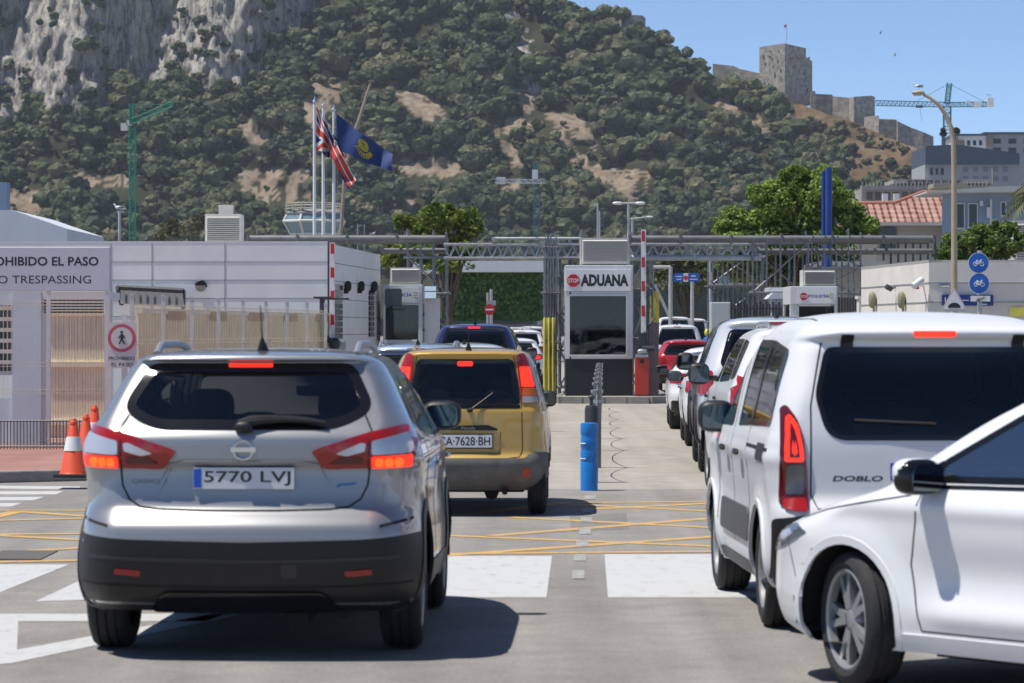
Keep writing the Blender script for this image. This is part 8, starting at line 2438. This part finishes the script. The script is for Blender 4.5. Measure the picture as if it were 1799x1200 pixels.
# palm
D = 96; q = at(1822, 345, D); pm = thing('palm_tree', 'palm tree with drooping fronds at the right edge', 'palm', (q.x, D, 0))
B = MB(); B.path([(0, 0, 0), (0.05, 0, q.z * 0.5), (0, 0, q.z)], [0.2, 0.17, 0.19], 12); B.build('trunk', mat("palm_bark", (0.12, 0.09, 0.065), 0.9, noise=0.35, scale=8), pm, smooth=True)
rg = np.random.default_rng(5); Vs, Fs, Ts = [], [], []; nv = 0
for k in range(46):
    az, el = rg.uniform(0, 2 * math.pi), rg.uniform(-0.5, 1.2); L_ = rg.uniform(0.9, 1.25); tt = rg.random()
    prev = None
    for j in range(15):
        t = j / 14; r = L_ * t; drop = 0.75 * t * t * L_
        p = np.array([math.cos(az) * r * math.cos(el), math.sin(az) * r * math.cos(el), q.z + r * math.sin(el) - drop + 0.1])
        if prev is not None:
            side = np.array([-math.sin(az), math.cos(az), 0]); fw = (p - prev); ll = 0.26 * math.sin(math.pi * min(1, t * 0.9 + 0.1)) + 0.04
            for s in (-1, 1):
                tip = p + side * s * ll * 0.8 + fw * 1.6 + np.array([0, 0, -ll * 0.45]); Vs += [prev, p, tip, (prev + tip) / 2 + np.array([0, 0, .01])]; Fs.append((nv, nv + 1, nv + 2, nv + 3)); Ts += [tt] * 4; nv += 4
        prev = p
np_mesh('crown', np.array(Vs), np.array(Fs), leaf_mat("leaf_palm", (0.04, 0.06, 0.02), (0.16, 0.17, 0.07), 0.2), pm, tint=np.array(Ts))

# ---------- riders and birds far off
def rider(label, px, py_head, D, helmet, jacket, bikec):
    c = at(px, py_head, D); s = c.z / 1.62; q = Vector((c.x, D, 0)); t = thing('person', label, 'person', q)
    B = MB(); B.path([Vector((0, .1, .78)) , Vector((0, .05, .95)), Vector((0, .12, 1.2)), Vector((0, .2, 1.40)), Vector((0, .24, 1.50))], [.17, .17, .20, .18, .06], 12)
    for sx in (-1, 1):
        B.path([(sx * .12, .1, .80), (sx * .22, .5, .72), (sx * .2, .45, .28), (sx * .2, .58, .22)], [.10, .085, .06, .045], 8); B.path([(sx * .2, .18, 1.36), (sx * .3, .35, 1.12), (sx * .3, .65, 1.08)], [.065, .055, .04], 8)
    superblob(B, (0, .24, 1.58), (.085, .1, .11), 2, 10); B.build('body', jacket, t, smooth=True)
    B = MB(); superblob(B, (0, .24, 1.62), (.13, .15, .14), 2.2, 10); B.build('helmet', helmet, t, smooth=True)
    m_ = thing('motor_scooter', label.replace('rider', 'scooter under the rider'), 'scooter', q)
    B = MB(); B.path([(0, -.35, .55), (0, .1, .66), (0, .35, .40), (0, .65, .42), (0, .8, .95)], [.14, .16, .12, .10, .06], 10); superblob(B, (0, -.2, .68), (.14, .4, .09), 3, 8); B.tube((-.33, .72, 1.05), (.33, .72, 1.05), .02, n=6); B.build('body', bikec, m_, smooth=True)
    for y in (-.45, .95):
        B = MB(); B.lathe([(.12, -.05), (.24, -.05), (.27, 0), (.24, .05), (.12, .05)], 20, Matrix.Translation((0, y, .27)) @ Matrix.Rotation(math.pi / 2, 4, 'Y')); B.build('wheel', M_RUBBER, m_, smooth=True)
    B = MB(); superblob(B, (0, -.55, .68), (.08, .04, .05), 2.5, 6); B.build('tail_light', M_RED, m_)


rider('rider with yellow helmet and blue jacket right of the white van', 1245, 563, 112, mat("helmet_yellow", (0.65, 0.60, 0.03), 0.3), mat("jacket_blue", (0.03, 0.10, 0.42), 0.7), M_DARKST)
rider('rider in dark red behind the boom pillar on a scooter', 1152, 566, 128, mat("helmet_dark", (0.05, 0.02, 0.03), 0.3), mat("jacket_wine", (0.12, 0.03, 0.05), 0.7), M_REDP)
for i, (x, y, d, lab) in enumerate(((1547, 59, 600, 'small dark bird in the sky right of the keep'), (1572, 98, 620, 'faint small bird lower in the sky'))):
    c = at(x, y, d); B = MB(); B.path([c + Vector((-.2, 0, .0)), c, c + Vector((.2, 0, -.05))], [.02, .07, .02], 6)
    for s in (-1, 1): B.add([c + Vector((-.1, 0, 0)), c + Vector((.12, 0, 0)), c + Vector((.15 * s, -.6 * s, .55)), c + Vector((-.05 + .1 * s, -.5 * s, .5))], [(0, 1, 2, 3)])
    single(B, 'flying_bird', mat("gull_grey", (0.16, 0.17, 0.18)), lab, 'bird', c, 'birds in the sky')

# ------------------------------------------------------------------ cars
silver_suv()
yellow_hatch()
white_mpv()
white_hatch()
LG, RGp = 'cars queuing in the left lane', 'cars queuing in the right lane'
def qcar(name, label, kind, pm, px, D, hd, grp, **k):
    queue_car(name, label, kind, pm, (at(px, 0, D).x, D), math.radians(hd), grp, **k)
qcar('pale_blue_estate', 'ice blue car with roof rails, only its roof shows beyond the yellow hatchback', 'suv', P_LBLUE, 728, 45, -1.6, LG, rails=True, H=1.53)
qcar('silver_car', 'silver car ahead of the ice blue one, roof seen left of the blue van', 'suv', P_SILVER2, 812, 54, -1.4, LG, H=1.50)
qcar('dark_blue_van', 'dark blue people carrier with red tail lights in the left queue', 'van', P_BLUE, 832, 66, -2.2, LG, lit=True)
qcar('white_hatchback', 'white hatchback with one red light showing ahead of the dark blue van', 'hatch', P_WHITE2, 903, 104.5, -2.6, LG, lit=True)
qcar('white_suv', 'white crossover ahead of the small white hatchback left of the yellow padding', 'suv', P_WHITE, 916, 126, -2.4, LG, H=1.72)
qcar('silver_car', 'distant silver car roof beyond the white crossover', 'van', P_SILVER2, 905, 142, -2, LG, H=1.85)
qcar('white_car', 'farthest white car roof at the end of the left queue', 'van', P_WHITE2, 930, 165, -2, LG, H=1.9)
qcar('white_van', 'white tall car with roof rails directly ahead of the nearest people carrier', 'van', P_WHITE2, 1453, 32.85, 0.8, RGp, rails=True, H=1.76, lit=False)
qcar('silver_offroader', 'silver off-road pickup with knobbly tyres and dark mirror', 'offroad', P_SILVER2, 1369, 40.0, -1.8, RGp, knobby=True)
qcar('white_hatchback', 'white hatchback ahead of the silver off-roader, black mirror', 'hatch', P_WHITE, 1310, 49.4, -1.5, RGp)
qcar('white_hatchback', 'white small car second ahead of the silver off-roader', 'hatch', P_WHITE2, 1266, 58, -1.8, RGp, H=1.42)
qcar('red_hatchback', 'red hatchback waiting beside the customs booth barrier', 'hatch', P_REDC, 1206, 93, -1.9, RGp, dark=False)
qcar('white_van', 'white van with dark rear window ahead of the red hatchback', 'van', P_WHITE2, 1190, 116, -2.2, RGp, H=1.9)
qcar('white_pickup', 'white pickup cab far ahead of the white van', 'offroad', P_WHITE, 1185, 150, -2.2, RGp, H=2.3, dark=False)
qcar('white_car', 'white car at the far end of the right queue', 'van', P_WHITE2, 1217, 170, -2.2, RGp, H=2.3)

# thin sea air between here and the rock
B = MB(); B.box((0, 700, 95), (2400, 1700, 192))
hz = B.build('haze', [])
hz.data.materials.clear()
hm = bpy.data.materials.new("haze_air"); hm.use_nodes = True; hn = hm.node_tree; hn.nodes.remove(hn.nodes['Principled BSDF'])
pv_ = hn.nodes.new("ShaderNodeVolumePrincipled"); pv_.inputs['Color'].default_value = (0.80, 0.88, 1.0, 1); pv_.inputs['Density'].default_value = 0.00010
hn.links.new(pv_.outputs[0], hn.nodes['Material Output'].inputs['Volume'])
hz.data.materials.append(hm); tag(hz, kind='stuff')
